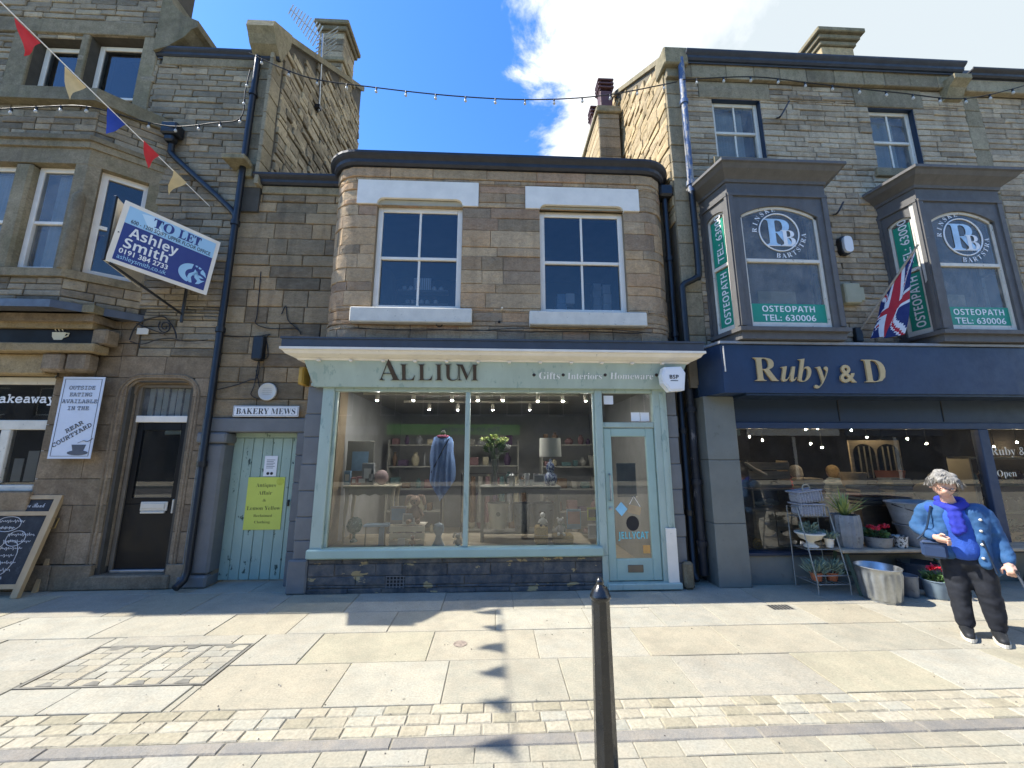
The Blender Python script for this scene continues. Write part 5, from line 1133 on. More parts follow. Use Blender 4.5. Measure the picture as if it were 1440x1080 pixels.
# chalkboard
bl = G(15, 840); ax = bl.x+.12; cb = thing('chalkboard_sign', 'pine-framed chalkboard menu leaning by the cafe pilaster', 'sign', (ax-.35, .1, 0))
cu_, cv_, co = V((-1, 0, 0)), V((0, .28, 1.15)).normalized(), V((ax, .03, 0)); HB = 1.18; cnn = V((0, -cv_.z, cv_.y))
def cbp(a, b, d): return co+cu_*a+cv_*b+cnn*d
def cbar_(nm, m, a0, a1, b0, b1, d0, d1, parent=cb):
    v8 = [cbp(a, b, d) for a in (a0, a1) for b in (b0, b1) for d in (d0, d1)]
    return mk(nm, v8, [(0, 1, 3, 2), (4, 6, 7, 5), (0, 4, 5, 1), (2, 3, 7, 6), (0, 2, 6, 4), (1, 5, 7, 3)], m, parent)
for a in (-.02, .72): cbar_('frame_leg', M_wood, a, a+.08, 0, HB, -.01, .035)
for b in (.1, .93, HB-.05): cbar_('frame_rail', M_wood, .06, .72, b, b+.05, -.008, .03)
cbar_('board', M_board, .06, .72, .15, .93, 0, .01); cbar_('board', M_board, .06, .72, .98, HB-.05, 0, .01)
txt('The Coffee Bank', cbp(.62, 1.03, .012), -cu_, cv_, M_chalk, cb, w=.46, h=.06, style='script')
for i, (a, w__) in enumerate(((.68, .36), (.6, .2), (.44, .32), (.46, .32), (.52, .32), (.6, .34), (.5, .3), (.66, .44), (.62, .34))):
    ph = rng.uniform(0, 6); MB().tube([cbp(a-w__*t/40, .865-i*.08+.015*math.sin(t*1.9+ph)*(1+.6*math.sin(t*.7+ph))*(0.25 if t % 13 > 10 else 1), .012) for t in range(41)], .0035, 4).build('chalk_scribble', M_chalk, cb)
for a, b, w__, h__ in ((.5, .83, .3, .09), (.33, .66, .22, .09), (.36, .44, .26, .2)): MB().tube([cbp(a+w__*(.5+.02*(t % 2))*math.cos(t*.3142)-.0, b+h__*math.sin(t*.3142), .012) for t in range(21)], .004, 4).build('chalk_loop', M_chalk, cb)
MB().tube([cbp(-.005, .9, .01), cbp(-.05, .9, -.02), cbp(-.05, .78, -.02), cbp(-.005, .78, .01)], .008, 5).build('hasp', mat('brass', '#a58a55', .4, metal=.7), cb)
cbar_('back_leg', M_wood, .0, .05, .02, .9, -.2, -.17)

# grit and litter specks on the paving
mb = MB()
for i in range(260):
    x_, y_ = rng.uniform(-5, 5.5), rng.uniform(-2.75, .0); r_ = rng.uniform(.003, .009); a_ = rng.uniform(0, 3)
    mb.add([(x_+r_*math.cos(a_+k*2.1), y_+r_*math.sin(a_+k*2.1), .0025) for k in range(3)]+[(x_, y_, .003+r_*.6)], [(0, 1, 3), (1, 2, 3), (2, 0, 3)])
g_ = mb.build('grit', stone('grit_bits', ['#4a463f', '#8a857a', '#b9b5aa', '#5d5346'], True, gain=1.0), kind='stuff'); g_['label'] = 'scattered grit and litter specks on the pale paving'; g_['category'] = 'grit'
# ---------------------------------------------------------------- window display of the gift shop
def pot(prof, c, m, name, parent, n=20, **k): return MB().lathe(prof, c, n, **k).build(name, m, parent, True)
def leaves(name, c, rx, rz, nl, m, parent, ln=.08, wd=.02, up=.6, kind=None):
    mb = MB()
    for i in range(nl):
        a = rng.uniform(0, 6.283); r = rng.random()**.5; b0 = V(c)+V((math.cos(a)*r*rx*.7, math.sin(a)*r*rx*.7, rng.uniform(-.2, 1)*rz*.8))
        d = V((math.cos(a), math.sin(a), rng.uniform(up-.6, up+.6))).normalized(); s = d.cross(V((rng.uniform(-1, 1), rng.uniform(-1, 1), rng.uniform(-1, 1)))).normalized(); L_ = ln*rng.uniform(.6, 1.3)
        mb.add([b0-s*wd*.3, b0+d*L_*.5-s*wd, b0+d*L_, b0+d*L_*.5+s*wd, b0+s*wd*.3], [(0, 1, 2, 3, 4)])
    return mb.build(name, m, parent, kind=kind)
M_lv = mat('leaf_green', '#4d6a3c', .6, var=.35, scale=30); M_lvg = mat('grey_green_leaf', '#7f8f7a', .7, var=.3, scale=30); M_lvy = mat('yellow_green_petal', '#b3bf7c', .7, var=.25, scale=40)
M_pf = mat('pale_painted_furniture', '#a8a08b', .6, var=.08, scale=6); M_gf = mat('grey_painted_furniture', '#84837b', .6, var=.08, scale=6)
def table(name, label, px0, px1, pyt, pyb, Y, dp, m, cab=False):
    x0, x1 = P(px0, (pyt+pyb)/2, Y).x, P(px1, (pyt+pyb)/2, Y).x; zt_ = P((px0+px1)/2, pyt, Y).z; zb_ = .47; o = thing(name, label, 'table', ((x0+x1)/2, Y+dp/2, zb_))
    bx('table_top', m, o, x0-.02, x1+.02, Y-.02, Y+dp+.02, zt_-.03, zt_, .006); mb = MB()
    n = 16; mb.prism([(x0+.03+(x1-x0-.06)*i/n, zt_-.14+.03*math.sin(i/n*math.pi*4)**2*(1 if cab else .0)+(.05*math.sin(i/n*math.pi) if not cab else 0)) for i in range(n+1)]+[(x1-.03, zt_-.03), (x0+.03, zt_-.03)], Y+.005, Y+.025); mb.build('apron', m, o)
    for xx in (x0+.02, x1-.02):
        for yy in (Y+.02, Y+dp-.02):
            if cab: MB().tube(catmull([(xx, yy, zt_-.03), (xx+(.015 if xx == x0+.02 else -.015), yy, zt_-.2), (xx, yy, zt_-.4), (xx, yy, zb_)], 4), [.03]*4+[.028]*4+[.018]*5, 8).build('leg', m, o, True)
            else: bx('leg', m, o, xx-.022, xx+.022, yy-.022, yy+.022, zb_, zt_-.03, .004)
    if not cab: bx('lower_shelf', m, o, x0, x1, Y+.03, Y+dp-.03, zb_+.1, zb_+.13, .004)
    return o, zt_
t1, zt1 = table('console_table', 'cream painted console table with shaped apron in the shop window', 482, 553, 683, 768, .5, .32, M_pf, True)
t2, zt2 = table('hall_table', 'grey painted side table carrying lamp and flowers in the shop window', 676, 788, 684, 765, .5, .34, M_gf)
# lamp
lx = P(774, 650, .66).x; la = thing('table_lamp', 'blue and white pottery lamp with pale drum shade on the grey table', 'lamp', (lx, .66, zt2))
M_bw = mat('blue_white_glaze', '#a9b6c9', .25, var=.1, scale=20, col2='#2a3f77', thr=.48)
pot([(.06, 0), (.075, .015), (.1, .09), (.085, .15), (.045, .19), (.065, .25), (.05, .31), (.02, .34), (.015, .38)], (lx, .66, zt2), M_bw, 'base', la)
zs = P(774, 642, .66).z; sh = MB().lathe([(.165, 0), (.155, .27), (.15, .27), (.16, 0)], (lx, .66, zs), 28, cap=False).build('shade', mat('linen_shade', '#cfcfc6', .8, var=.06, scale=40), la, True)
# flowers
vx = P(696, 640, .7).x; fv_ = thing('flower_vase', 'glass vase of green and white flowers on the grey table', 'vase', (vx, .7, zt2))
pot([(.05, 0), (.035, .05), (.04, .2), (.06, .38), (.056, .38), (.035, .2), (.03, .06)], (vx, .7, zt2), G_old, 'vase', fv_)
zfv = P(696, 625, .7).z; mb = MB()
for i in range(7): mb.tube([(vx, .7, zt2+.1), (vx+rng.uniform(-.03, .03), .7, zt2+.35), (vx+rng.uniform(-.16, .16), .7+rng.uniform(-.1, .1), zfv)], .005, 5)
mb.build('stems', M_lv, fv_); leaves('foliage', (vx, .7, zfv-.1), .17, .2, 90, M_lv, fv_, .1, .022)
for dx, dz, r_ in ((-.15, .05, .065), (.14, .04, .075), (-.02, .09, .06), (.06, .0, .05), (-.08, -.03, .05), (.18, -.05, .045)): leaves('blossom', (vx+dx, .66, zfv+dz), r_, r_, 60, M_lvy if dx < .16 else M_wht, fv_, .035, .014, .3)
# coffee pot, mugs, card, buckets
def mug(px, zb, Y, label): c = V((P(px, 672, Y).x, Y, zb)); o = thing('mug', label, 'mug', c, 'white mugs on the grey table'); pot([(.03, 0), (.036, .01), (.038, .085), (.034, .085), (.032, .012)], c, M_wht, 'cup', o); MB().tube(catmull([c+V((-.036, 0, .07)), c+V((-.065, 0, .06)), c+V((-.06, 0, .03)), c+V((-.034, 0, .02))], 4), .005, 5).build('handle', M_wht, o, True)
for px, zb, lbl in ((733, zt2, 'white mug at the left of the stacked mugs on the grey table'), (741, zt2, 'white mug in the middle of the bottom row on the grey table'), (748, zt2, 'white mug at the right of the stacked mugs on the grey table'), (741, zt2+.087, 'white mug on top of the other mugs on the grey table')): mug(px, zb, .62, lbl)
cx = P(720, 672, .64).x; cf = thing('cafetiere', 'steel cafetiere on the grey table beside the mugs', 'coffee pot', (cx, .64, zt2)); pot([(.045, 0), (.045, .14), (.048, .145), (.03, .165), (.006, .17), (.008, .19)], (cx, .64, zt2), M_galv, 'body', cf); MB().tube(catmull([(cx-.045, .64, .12+zt2), (cx-.085, .64, .11+zt2), (cx-.085, .64, .04+zt2), (cx-.045, .64, .03+zt2)], 4), .006, 5).build('handle', M_cable, cf, True)
def pcard(nm, label, px0, py0, px1, py1, Y, m=M_wht, cat='card', art=None, lean=.0):
    a, b, c_, d = RC(px0, py0, px1, py1, Y); o = thing(nm, label, cat, ((a+b)/2, Y, c_)); bx('sheet', m, o, a, b, Y, Y+.012, c_, d, .002)
    if art: bx('picture', art, o, a+.015, b-.015, Y-.003, Y, c_+(d-c_)*.25, d-(d-c_)*.12, 0)
    return o
M_pink = mat('blush_pink', '#b88f8c', .8); M_sky = mat('sky_blue_print', '#7f9fbc', .6); M_lg = mat('pale_grey_print', '#9a9d9f', .7)
pcard('framed_card', 'small framed card standing beside the lamp', 750, 667, 766, 682, .58, M_wht, 'card', M_lg)
def bucket(nm, label, px0, px1, pyt, pyb, Y, m, parts=True):
    a, b, c_, d = RC(px0, pyt, px1, pyb, Y); r = (b-a)/2; h = d-c_; c = V(((a+b)/2, Y+r*.5, c_)); o = thing(nm, label, 'bucket' if 'bucket' in nm else 'pot', c)
    pot([(r*.72, 0), (r*.74, .01), (r*.97, h*.95), (r*1.03, h*.96), (r*1.03, h), (r*.94, h), (r*.7, .02)], c, m, 'body', o); return o, c, r, h
b_, c, r, h = bucket('white_bucket', 'white enamel bucket with round badge under the grey table', 685, 716, 708, 744, .48, M_white); MB().lathe([(.03, 0), (.03, .003)], (c.x, c.y-r*.9, c.z+h*.6), 14, M=Matrix.Rotation(rad(90), 4, 'X')).build('badge', M_gf, b_)
for px0, px1, lbl in ((721, 748, 'grey-green glass jar under the left half of the grey table'), (749, 782, 'large round grey glass jar under the right half of the grey table')): bucket('glass_jar', lbl, px0, px1, 708, 748, .55, M_zinc)
M_hay = mat('straw', '#a8925f', .9, var=.35, scale=60, bump=.6)
for px0, py0, px1, py1, lbl in ((753, 740, 771, 768, 'upright straw bale near the middle of the shop window'), (778, 752, 807, 768, 'low straw bale under a black and white toy')): a, b, c_, d = RC(px0, py0, px1, py1, .3); o = thing('straw_bale', lbl, 'straw bale', ((a+b)/2, .4, c_)); bx('bale', M_hay, o, a, b, .3, .46, .47, d, .02); bx('twine', M_oldw, o, a-.002, b+.002, .298, .462, .47+(d-.47)*.5, .47+(d-.47)*.5+.006, 0)
def toy(label, px, pyb, pyt, Y, m, m2, ears='drop', group=None):
    zb_ = P(px, pyb, Y).z; zt_ = P(px, pyt, Y).z; s = (zt_-zb_); x = P(px, (pyb+pyt)/2, Y).x; c = V((x, Y, max(zb_, .472))); o = thing('soft_toy', label, 'soft toy', c)
    MB().sphere(c+V((0, 0, s*.3)), s*.22, 12, 8, 1, .9, 1.35).build('body', m, o, True); hd = MB().sphere(c+V((0, -s*.05, s*.75)), s*.19, 12, 8, 1, .9, 1).build('head', m, o, True)
    for sg_ in (-1, 1):
        if ears == 'drop': MB().tube(catmull([c+V((sg_*s*.08, 0, s*.9)), c+V((sg_*s*.25, 0, s*.9)), c+V((sg_*s*.33, -.01, s*.6))], 4), [s*.05]*4+[s*.07]*4+[s*.04], 7).build('ear', m, hd, True)
        else: MB().sphere(c+V((sg_*s*.15, 0, s*.93)), s*.06, 8, 6).build('ear', m2, hd, True)
        MB().tube([c+V((sg_*s*.18, -s*.05, s*.45)), c+V((sg_*s*.3, -s*.14, s*.25))], [s*.07, s*.06], 7).build('arm', m, o, True); MB().tube([c+V((sg_*s*.12, -s*.1, s*.1)), c+V((sg_*s*.18, -s*.34, s*.07))], [s*.08, s*.075], 7).build('leg', m2, o, True)
        MB().sphere(c+V((sg_*s*.07, -s*.22, s*.78)), s*.018, 6, 4).build('eye', M_blk_p, hd)
    MB().sphere(c+V((0, -s*.23, s*.7)), s*.03, 6, 5).build('nose', M_blk_p, hd)
M_plush = mat('beige_plush', '#9c8577', .95, var=.12, scale=60, bump=.4)
toy('floppy-eared beige rabbit soft toy sitting above the white crate', 584, 735, 694, .42, M_plush, M_plush)
toy('grey and white soft toy seated on the low straw bale', 788, 752, 727, .36, M_lg, M_wht, 'up'); toy('small dark and white soft toy on the upright straw bale', 763, 740, 719, .38, M_wht, M_blk_p, 'up')
toy('small brown soft toy in front of the white crate', 580, 768, 752, .22, M_plush, M_wht, 'up'); toy('grey-blue soft toy slumped at the foot of the window mullion', 644, 769, 748, .25, M_lg, M_sky, 'drop')
# white crate with cards
a, b, c_, d = RC(547, 738, 597, 768, .32); cr_ = thing('white_crate', 'white slatted wooden crate with cards on top in the shop window', 'crate', ((a+b)/2, .42, .47))
for k in range(3): bx('slat', M_white, cr_, a, b, .32, .335, .475+k*(d-.475)/3, .475+(k+.82)*(d-.475)/3, .004)
for xx in (a+.01, b-.04): bx('corner_post', M_white, cr_, xx, xx+.03, .336, .36, .475, d, .003)
bx('crate_top', M_white, cr_, a, b, .337, .55, d-.012, d-.001, .003)
pcard('greeting_card', 'tall pale patterned card standing on the white crate', 549, 712, 571, 738, .4, M_lg, 'card', M_sky); pcard('greeting_card', 'small white card in front on the white crate', 566, 722, 583, 738, .35, M_wht, 'card', M_lg); pcard('price_card', 'plain white card leaning against the front of the white crate', 559, 757, 569, 768, .29)
pcard('picture_card', 'blue and orange illustrated card leaning at the right of the window', 797, 716, 817, 744, .4, M_sky, 'card', M_pink)
pcard('warning_sticker', 'yellow warning sticker with triangle low in the right of the window', 826, 714, 840, 732, .056, M_yel, 'sticker', M_blk_p); pcard('prohibition_sticker', 'white sticker with round symbol below the yellow warning sticker', 827, 737, 840, 757, .056, M_wht, 'sticker', M_lg)
# poncho on a stand
px_, py_ = P(622, 660, .75), .75; pm = thing('poncho_display', 'blue poncho with pink scarf on a dress form in the shop window', 'clothing', (px_.x, .75, .47))
zz = [P(622, y_, .75).z for y_ in (613, 617, 640, 674, 704)]; vs = []; fs = []; NU, NV = 26, 12; M_knit = mat('cornflower_knit', '#7d9bd0', .95, var=.14, scale=30, bump=.4)
for sd_ in (-1, 1):
    k0_ = len(vs)
    for i in range(NU+1):
        s_ = i/NU*2-1; top = zz[0]+.01-(zz[0]-zz[1])*1.2*abs(s_)**1.5-(.05*max(0, abs(s_)-.8)/.2); hem = zz[4]+(zz[3]-zz[4])*abs(s_)**.8
        for j in range(NV+1):
            t = j/NV; z_ = top+(hem-top)*t; wv = .155+.035*min(1, t*2); yy = .12*(1-s_*s_)**.5*(1 if t > .05 else .5)+.014*math.sin(s_*17+t*2)*t
            vs.append((px_.x+s_*wv+.012*math.sin(t*6+s_*3), .75+sd_*yy, z_))
    for i in range(NU):
        for j in range(NV): q_ = (k0_+i*(NV+1)+j, k0_+(i+1)*(NV+1)+j, k0_+(i+1)*(NV+1)+j+1, k0_+i*(NV+1)+j+1); fs.append(q_ if sd_ > 0 else q_[::-1])
mk('poncho', vs, fs, M_knit, pm, True)
MB().tube([(px_.x, .75, .47), (px_.x, .75, zz[0]+.02)], .015, 8).build('stand', M_iron, pm, True); MB().sphere((px_.x, .75, zz[0]+.04), .04, 10, 6, 1, 1, 1.2).build('neck_block', M_blk_p, pm, True); MB().tube(catmull([(px_.x+.07*math.cos(t*1.05), .7+.05*math.sin(t*1.05), zz[0]-.01) for t in range(7)], 4), .022, 7).build('scarf', mat('pink_cloth', '#a85a78', .9), pm, True); MB().tube([(px_.x+.1, .64, zz[1]), (px_.x, .62, (zz[1]+zz[3])/2+.1), (px_.x-.15, .68, zz[3]+.1)], .01, 6).build('bag_strap', M_navyd, pm)
# gifts along the cream table and under it
for i, (px0, py0, px1, py1, m_, lbl) in enumerate(((509, 651, 526, 682, M_lg, 'pale boxed candle standing on the cream table'), (494, 671, 502, 683, M_pink, 'dusky pink box on the cream table'), (502, 670, 517, 683, mat('rose_tin', '#b98a8d', .5), 'rose patterned round tin on the cream table'), (518, 661, 526, 683, M_lg, 'tall thin white box on the cream table'), (484, 662, 493, 683, M_sky, 'blue floral box at the left of the cream table'), (488, 620, 526, 676, M_gf, 'tall grey picture frame behind the gifts on the cream table'))):
    a, b, c_, d = RC(px0, py0, px1, py1, .6 if i < 5 else .8); o = thing('gift_box' if i < 5 else 'framed_picture', lbl, 'box' if i < 5 else 'picture frame', ((a+b)/2, .62, zt1)); Y_ = .58 if i < 5 else .78; bx('body', m_, o, a, b, Y_, Y_+(.06 if i < 5 else .02), zt1+.001, d, .006); bx('label' if i < 5 else 'picture', M_wht if i < 5 else M_sky, o, a+(b-a)*.2, b-(b-a)*.2, Y_-.003, Y_-.0005, zt1+(d-zt1)*.3, zt1+(d-zt1)*.75, 0)
a, b, c_, d = RC(526, 661, 546, 682, .6); o = thing('wicker_bonnet', 'rounded pale pink plush cushion at the right end of the cream table', 'cushion', ((a+b)/2, .62, zt1)); MB().sphere(((a+b)/2, .62, zt1+(d-zt1)*.5), (b-a)/2, 14, 9, 1, .6, (d-zt1)/(b-a)).build('cushion', mat('pale_pink_plush', '#bfa9a8', .95, bump=.3), o, True); o.name = 'cushion'; ORG['cushion'] = o.location.copy()
a, b, c_, d = RC(490, 722, 505, 768, .6); o = thing('glass_bottle_lamp', 'teal patterned round lamp base under the cream table', 'lamp', ((a+b)/2, .62, .47)); pot([(.05, 0), (.05, .02), (.02, .05), (.02, .1), (.09, .15), (.11, .22), (.08, .3), (.03, .33)], ((a+b)/2, .62, .47), mat('teal_glaze', '#3c6f72', .3, var=.2, col2='#7fa7a5', thr=.55), 'base', o)
a, b, c_, d = RC(510, 738, 545, 768, .34); o = thing('gift_stand', 'small open stand with blue boxes beside the cream table leg', 'display stand', ((a+b)/2, .4, .47)); bx('top', M_sky, o, a, b, .34, .5, d-.03, d, .004); bx('leg', M_gf, o, a+.02, a+.035, .36, .375, .471, d-.031, 0); bx('leg', M_gf, o, b-.05, b-.035, .36, .375, .471, d-.031, 0); bx('blue_box', M_sky, o, b-.13, b-.06, .38, .45, .472, d-.05, .004)
a, b, c_, d = RC(606, 740, 626, 769, .3); o = thing('ceramic_mermaid', 'grey-blue ceramic figure with flared tail at the front of the window', 'ornament', ((a+b)/2, .32, .47)); pot([(.09, 0), (.075, .02), (.05, .07), (.035, .12), (.06, .17), (.075, .22), (.06, .27), (.02, .29)], ((a+b)/2, .34, .472), mat('blue_grey_ceramic', '#7f93a6', .5, var=.15, scale=25), 'figure', o, sy=.5)
# shelving at the back of the shop
stock = [mat('stock_'+n_, c_, .8, var=.2, scale=20) for n_, c_ in (('cream', '#8f8873'), ('teal', '#46605f'), ('rose', '#6d5354'), ('brown', '#5a4634'), ('grey', '#6b6d6e'), ('plum', '#45334a'), ('stone', '#7c7a72'))]
for k, (x0, x1, Y_) in enumerate(((-2.1, -1.0, 2.6), (-.6, .5, 3.0), (.9, 2.1, 2.4))):
    su = thing('shelf_unit', 'stocked shelf unit at the back of the gift shop, '+('left', 'centre', 'right')[k], 'shelves', ((x0+x1)/2, Y_+.15, .02))
    for xx in (x0, x1-.03): bx('upright', M_gf, su, xx, xx+.03, Y_, Y_+.3, .02, 1.95, .004)
    for j in range(5):
        z_ = .15+j*.42; bx('shelf', M_gf, su, x0+.03, x1-.03, Y_, Y_+.3, z_, z_+.025, .003); x = x0+.06
        while x < x1-.2:
            w__ = rng.uniform(.07, .2); h__ = rng.uniform(.08, .3); m_ = rng.choice(stock)
            if rng.random() < .5: bx('boxed_stock', m_, su, x, x+w__, Y_+.04, Y_+.2, z_+.026, z_+.026+h__*.7, .01)
            else: pot([(w__*.3, 0), (w__*.48, h__*.35), (w__*.4, h__*.7), (w__*.2, h__*.85), (w__*.24, h__)], (x+w__/2, Y_+.13, z_+.026), m_, 'jar_stock', su, 12)
            x += w__+rng.uniform(.02, .12)
rl = thing('clothes_rail', 'rail of dark plum and teal clothes behind the grey table', 'clothes rail', (-.0, 1.5, .02)); MB().tube([(-.55, 1.5, .02), (-.55, 1.5, 1.35), (.55, 1.5, 1.35), (.55, 1.5, .02)], .015, 7).build('rail', M_iron, rl, True)
for i in range(9): x = -.48+i*.12; vs = []; n = 14; [vs.extend([(x+.035*math.cos(2*math.pi*k/n)*(1+z_), 1.5+(.1+.12*z_)*math.sin(2*math.pi*k/n), 1.3-.7*z_) for k in range(n)]) for z_ in (0, .15, .6, 1)]; mk('garment', vs, [(q*n+k, q*n+(k+1) % n, (q+1)*n+(k+1) % n, (q+1)*n+k) for q in range(3) for k in range(n)], stock[(i*3) % 7], rl, True)
# stock upstairs
for px0, py0, px1, py1, Y_, lbl, m_ in ((783, 413, 798, 440, .6, 'left stack of boxed gifts in the right upper window', M_sky), (796, 412, 809, 427, .55, 'white patterned box beside the left stack in the right upper window', M_wht), (834, 398, 846, 440, .6, 'taller stack of patterned boxes in the right upper window', M_lg), (848, 400, 860, 440, .62, 'rear stack of patterned boxes at the right of the upper window', M_wht)):
    a, b, c_, d = RC(px0, py0, px1, py1, Y_); o = thing('stacked_boxes', lbl, 'boxes', ((a+b)/2, Y_, c_)); nn_ = max(1, round((d-c_)/.14))
    for k in range(nn_): bx('box', m_, o, a+.01*(k % 2), b-.01*((k+1) % 2), Y_, Y_+.15, c_+(d-c_)*k/nn_, c_+(d-c_)*(k+.97)/nn_, .004)
sh_ = thing('upstairs_shelf', 'shelf with white pots and striped panel in the left upper window', 'shelves', (-1.1, 1.0, 3.8))
a, b, c_, d = RC(582, 391, 606, 408, 1.0); bx('striped_panel', M_wht, sh_, a, b, 1.0, 1.02, c_, d, 0)
for k in range(8): bx('stripe', M_lg, sh_, a+(b-a)*(k+.3)/8, a+(b-a)*(k+.6)/8, .996, .999, c_, d, 0)
for py, pxs in ((408, (568, 577, 610, 620)), (427, (572, 580, 592, 600, 612))):
    z_ = P(590, py, 1.0).z; bx('shelf', M_gf, sh_, P(560, py, 1.0).x, P(630, py, 1.0).x, .98, 1.15, z_-.03, z_-.002, .003)
    for px in pxs: c = V((P(px, py, 1.0).x, 1.04, z_)); pot([(.03, 0), (.04, .03), (.035, .07), (.02, .08)], c, M_wht, 'white_pot', sh_, 12)
# ---------------------------------------------------------------- goods outside and inside the navy shop
bx('display_platform', M_oak, rb, 3.37, 9.3, .26, 1.3, .02, .38, .006)
MB_ = MB
a, b, c_, d = RC(1062, 715, 1124, 770, .38); cbn = thing('rustic_cabinet', 'weathered wooden cupboard with two doors in the navy shop window', 'cabinet', ((a+b)/2, .5, .38)); bx('carcass', M_oldw, cbn, a, b, .4, .75, .39, d, .008)
for k in range(2): dd_ = bx('door', M_oldw, cbn, a+.02+(b-a-.04)*k/2, a+.015+(b-a-.04)*(k+1)/2, .383, .399, .42, d-.16, .006); MB().sphere(((a+b)/2+(-.05 if k == 0 else .05), .375, .6), .014, 8, 6).build('knob', M_iron, dd_)
for k in range(2): dd_ = bx('drawer', M_oldw, cbn, a+.02+(b-a-.04)*k/2, a+.015+(b-a-.04)*(k+1)/2, .383, .399, d-.145, d-.02, .006)
a2, b2, c2, d2 = RC(1060, 690, 1118, 716, .4)
hs_ = thing('open_shelf_box', 'open wooden box shelf with folded cloth stacked on the cupboard', 'shelves', ((a2+b2)/2, .5, d)); bx('side', M_oldw, hs_, a2, a2+.025, .42, .7, d+.002, d2, .004); bx('side', M_oldw, hs_, b2-.025, b2, .42, .7, d+.002, d2, .004); bx('top', M_oldw, hs_, a2, b2, .42, .7, d2+.001, d2+.025, .004); bx('back', M_dark2, hs_, a2, b2, .7, .71, d+.002, d2, 0)
for k in range(5): MB().sphere((a2+.14+.06*k, .5+.02*(k % 2), d+.06+.03*(k % 2)), .06, 10, 6, 1.1, .8, .6).build('folded_cloth', mat('pale_grey_cloth', '#8e9899', .95, bump=.4, bscale=20) if k == 0 else bpy.data.materials['pale_grey_cloth'], hs_, True)
a, b, c_, e2 = RC(1048, 648, 1112, 690, .45); cr2 = thing('wooden_crate', 'old brown wooden crate on top of the box shelf', 'crate', ((a+b)/2, .5, d2)); 
for k in range(3): bx('slat', M_oldw, cr2, a+.06, b, .45, .465, d2+.03+k*.13, d2+.14+k*.13, .004)
for xx in (a+.06, b-.02): bx('end_board', M_oldw, cr2, xx, xx+.02, .466, .7, d2+.03, d2+.42, .004)
MB().sphere((a+.12, .42, d2+.09), .07, 12, 8, 1.1, 1, .75).build('cloth_bundle', M_pf, cr2, True); MB().tube(catmull([(a-.02, .4, d2+.4), (a+.1, .38, d2+.3), (a+.28, .4, d2+.22)], 5), [.03, .05, .06, .06, .07, .07, .08, .08, .07, .06, .03], 8, sq=.4).build('white_towel', M_white, cr2, True)
a, b, c_, d = RC(1056, 760, 1073, 776, .3); rg = thing('rolled_rug', 'rolled brown jute rug lying beside the cupboard', 'rug', ((a+b)/2, .4, .38)); MB().tube([((a+b)/2, .28, .46), ((a+b)/2, .6, .46)], .075, 16).build('roll', M_hay, rg, True); MB().tube([((a+b)/2+(.065-.008*t*.5)*math.cos(t*.7), .277, .46+(.065-.004*t)*math.sin(t*.7)) for t in range(15)], .005, 5).build('roll_edge', M_oldw, rg)
# mirror with arched panes, baskets, balls
a, b, c_, d = RC(1198, 619, 1270, 668, .9); mr = thing('window_mirror', 'pale wooden mirror with two arched barred panels inside the shop', 'mirror', ((a+b)/2, .9, c_)); bx('board', M_oldw, mr, a, b, .92, .95, c_-.1, d, .006)
for k in range(2):
    xa, xb = a+.05+(b-a-.06)*k/2, a+.0+(b-a-.04)*(k+1)/2; n = 8; arc = [(xa+(xb-xa)*(.5-.5*math.cos(math.pi*t/n)), d-.2+.14*math.sin(math.pi*t/n)) for t in range(n+1)]
    MB().prism([(xa, c_-.05)]+arc+[(xb, c_-.05)], .912, .919).build('mirror_glass', mat('mirror_silver', '#3d4142', .05, metal=.9, var=.1) if k == 0 else bpy.data.materials['mirror_silver'], mr)
    for t in (1, 2, 3): bx('bar', M_pf, mr, xa+(xb-xa)*t/4-.008, xa+(xb-xa)*t/4+.008, .9, .911, c_-.05, d-.1, 0)
for px0, py0, px1, py1, Y_, lbl, nm, m_ in ((1195, 665, 1232, 690, .6, 'shallow grey woven basket below the mirror', 'woven_basket', M_oldw), (1240, 662, 1285, 682, .75, 'wide terracotta bowl below the mirror', 'terracotta_bowl', M_terra), (1205, 690, 1245, 712, .5, 'grey stone bowl in the shop window behind the yucca', 'stone_bowl', M_zinc)):
    a, b, c_, d = RC(px0, py0, px1, py1, Y_); o = thing(nm, lbl, 'bowl', ((a+b)/2, Y_+.1, c_)); r = (b-a)/2*.8; bx('plinth', M_dark2, o, a+.05, b-.05, Y_+.02, Y_+.25, .38, c_-.002, .004); pot([(r*.5, 0), (r*.85, .05), (r, d-c_-.02), (r*1.03, d-c_), (r*.9, d-c_), (r*.6, .05)], ((a+b)/2, Y_+.15, c_), m_, 'bowl', o)
for px, py, r_, Y_, lbl in ((1302, 690, .13, .45, 'pale plaster ball in the shop window left of the woman'), (1318, 672, .1, .6, 'smaller pale ball behind the plaster ball')): c = P(px, py, Y_); o = thing('plaster_ball', lbl, 'ornament', c-V((0, 0, r_))); MB().sphere(c, r_, 16, 10, 1.1, 1, .9).build('ball', M_pf, o, True); pot([(r_*.7, 0), (r_*.5, .02), (r_*.4, c.z-r_-.4)], (c.x, c.y, .385), M_oldw, 'stand', o, 14)
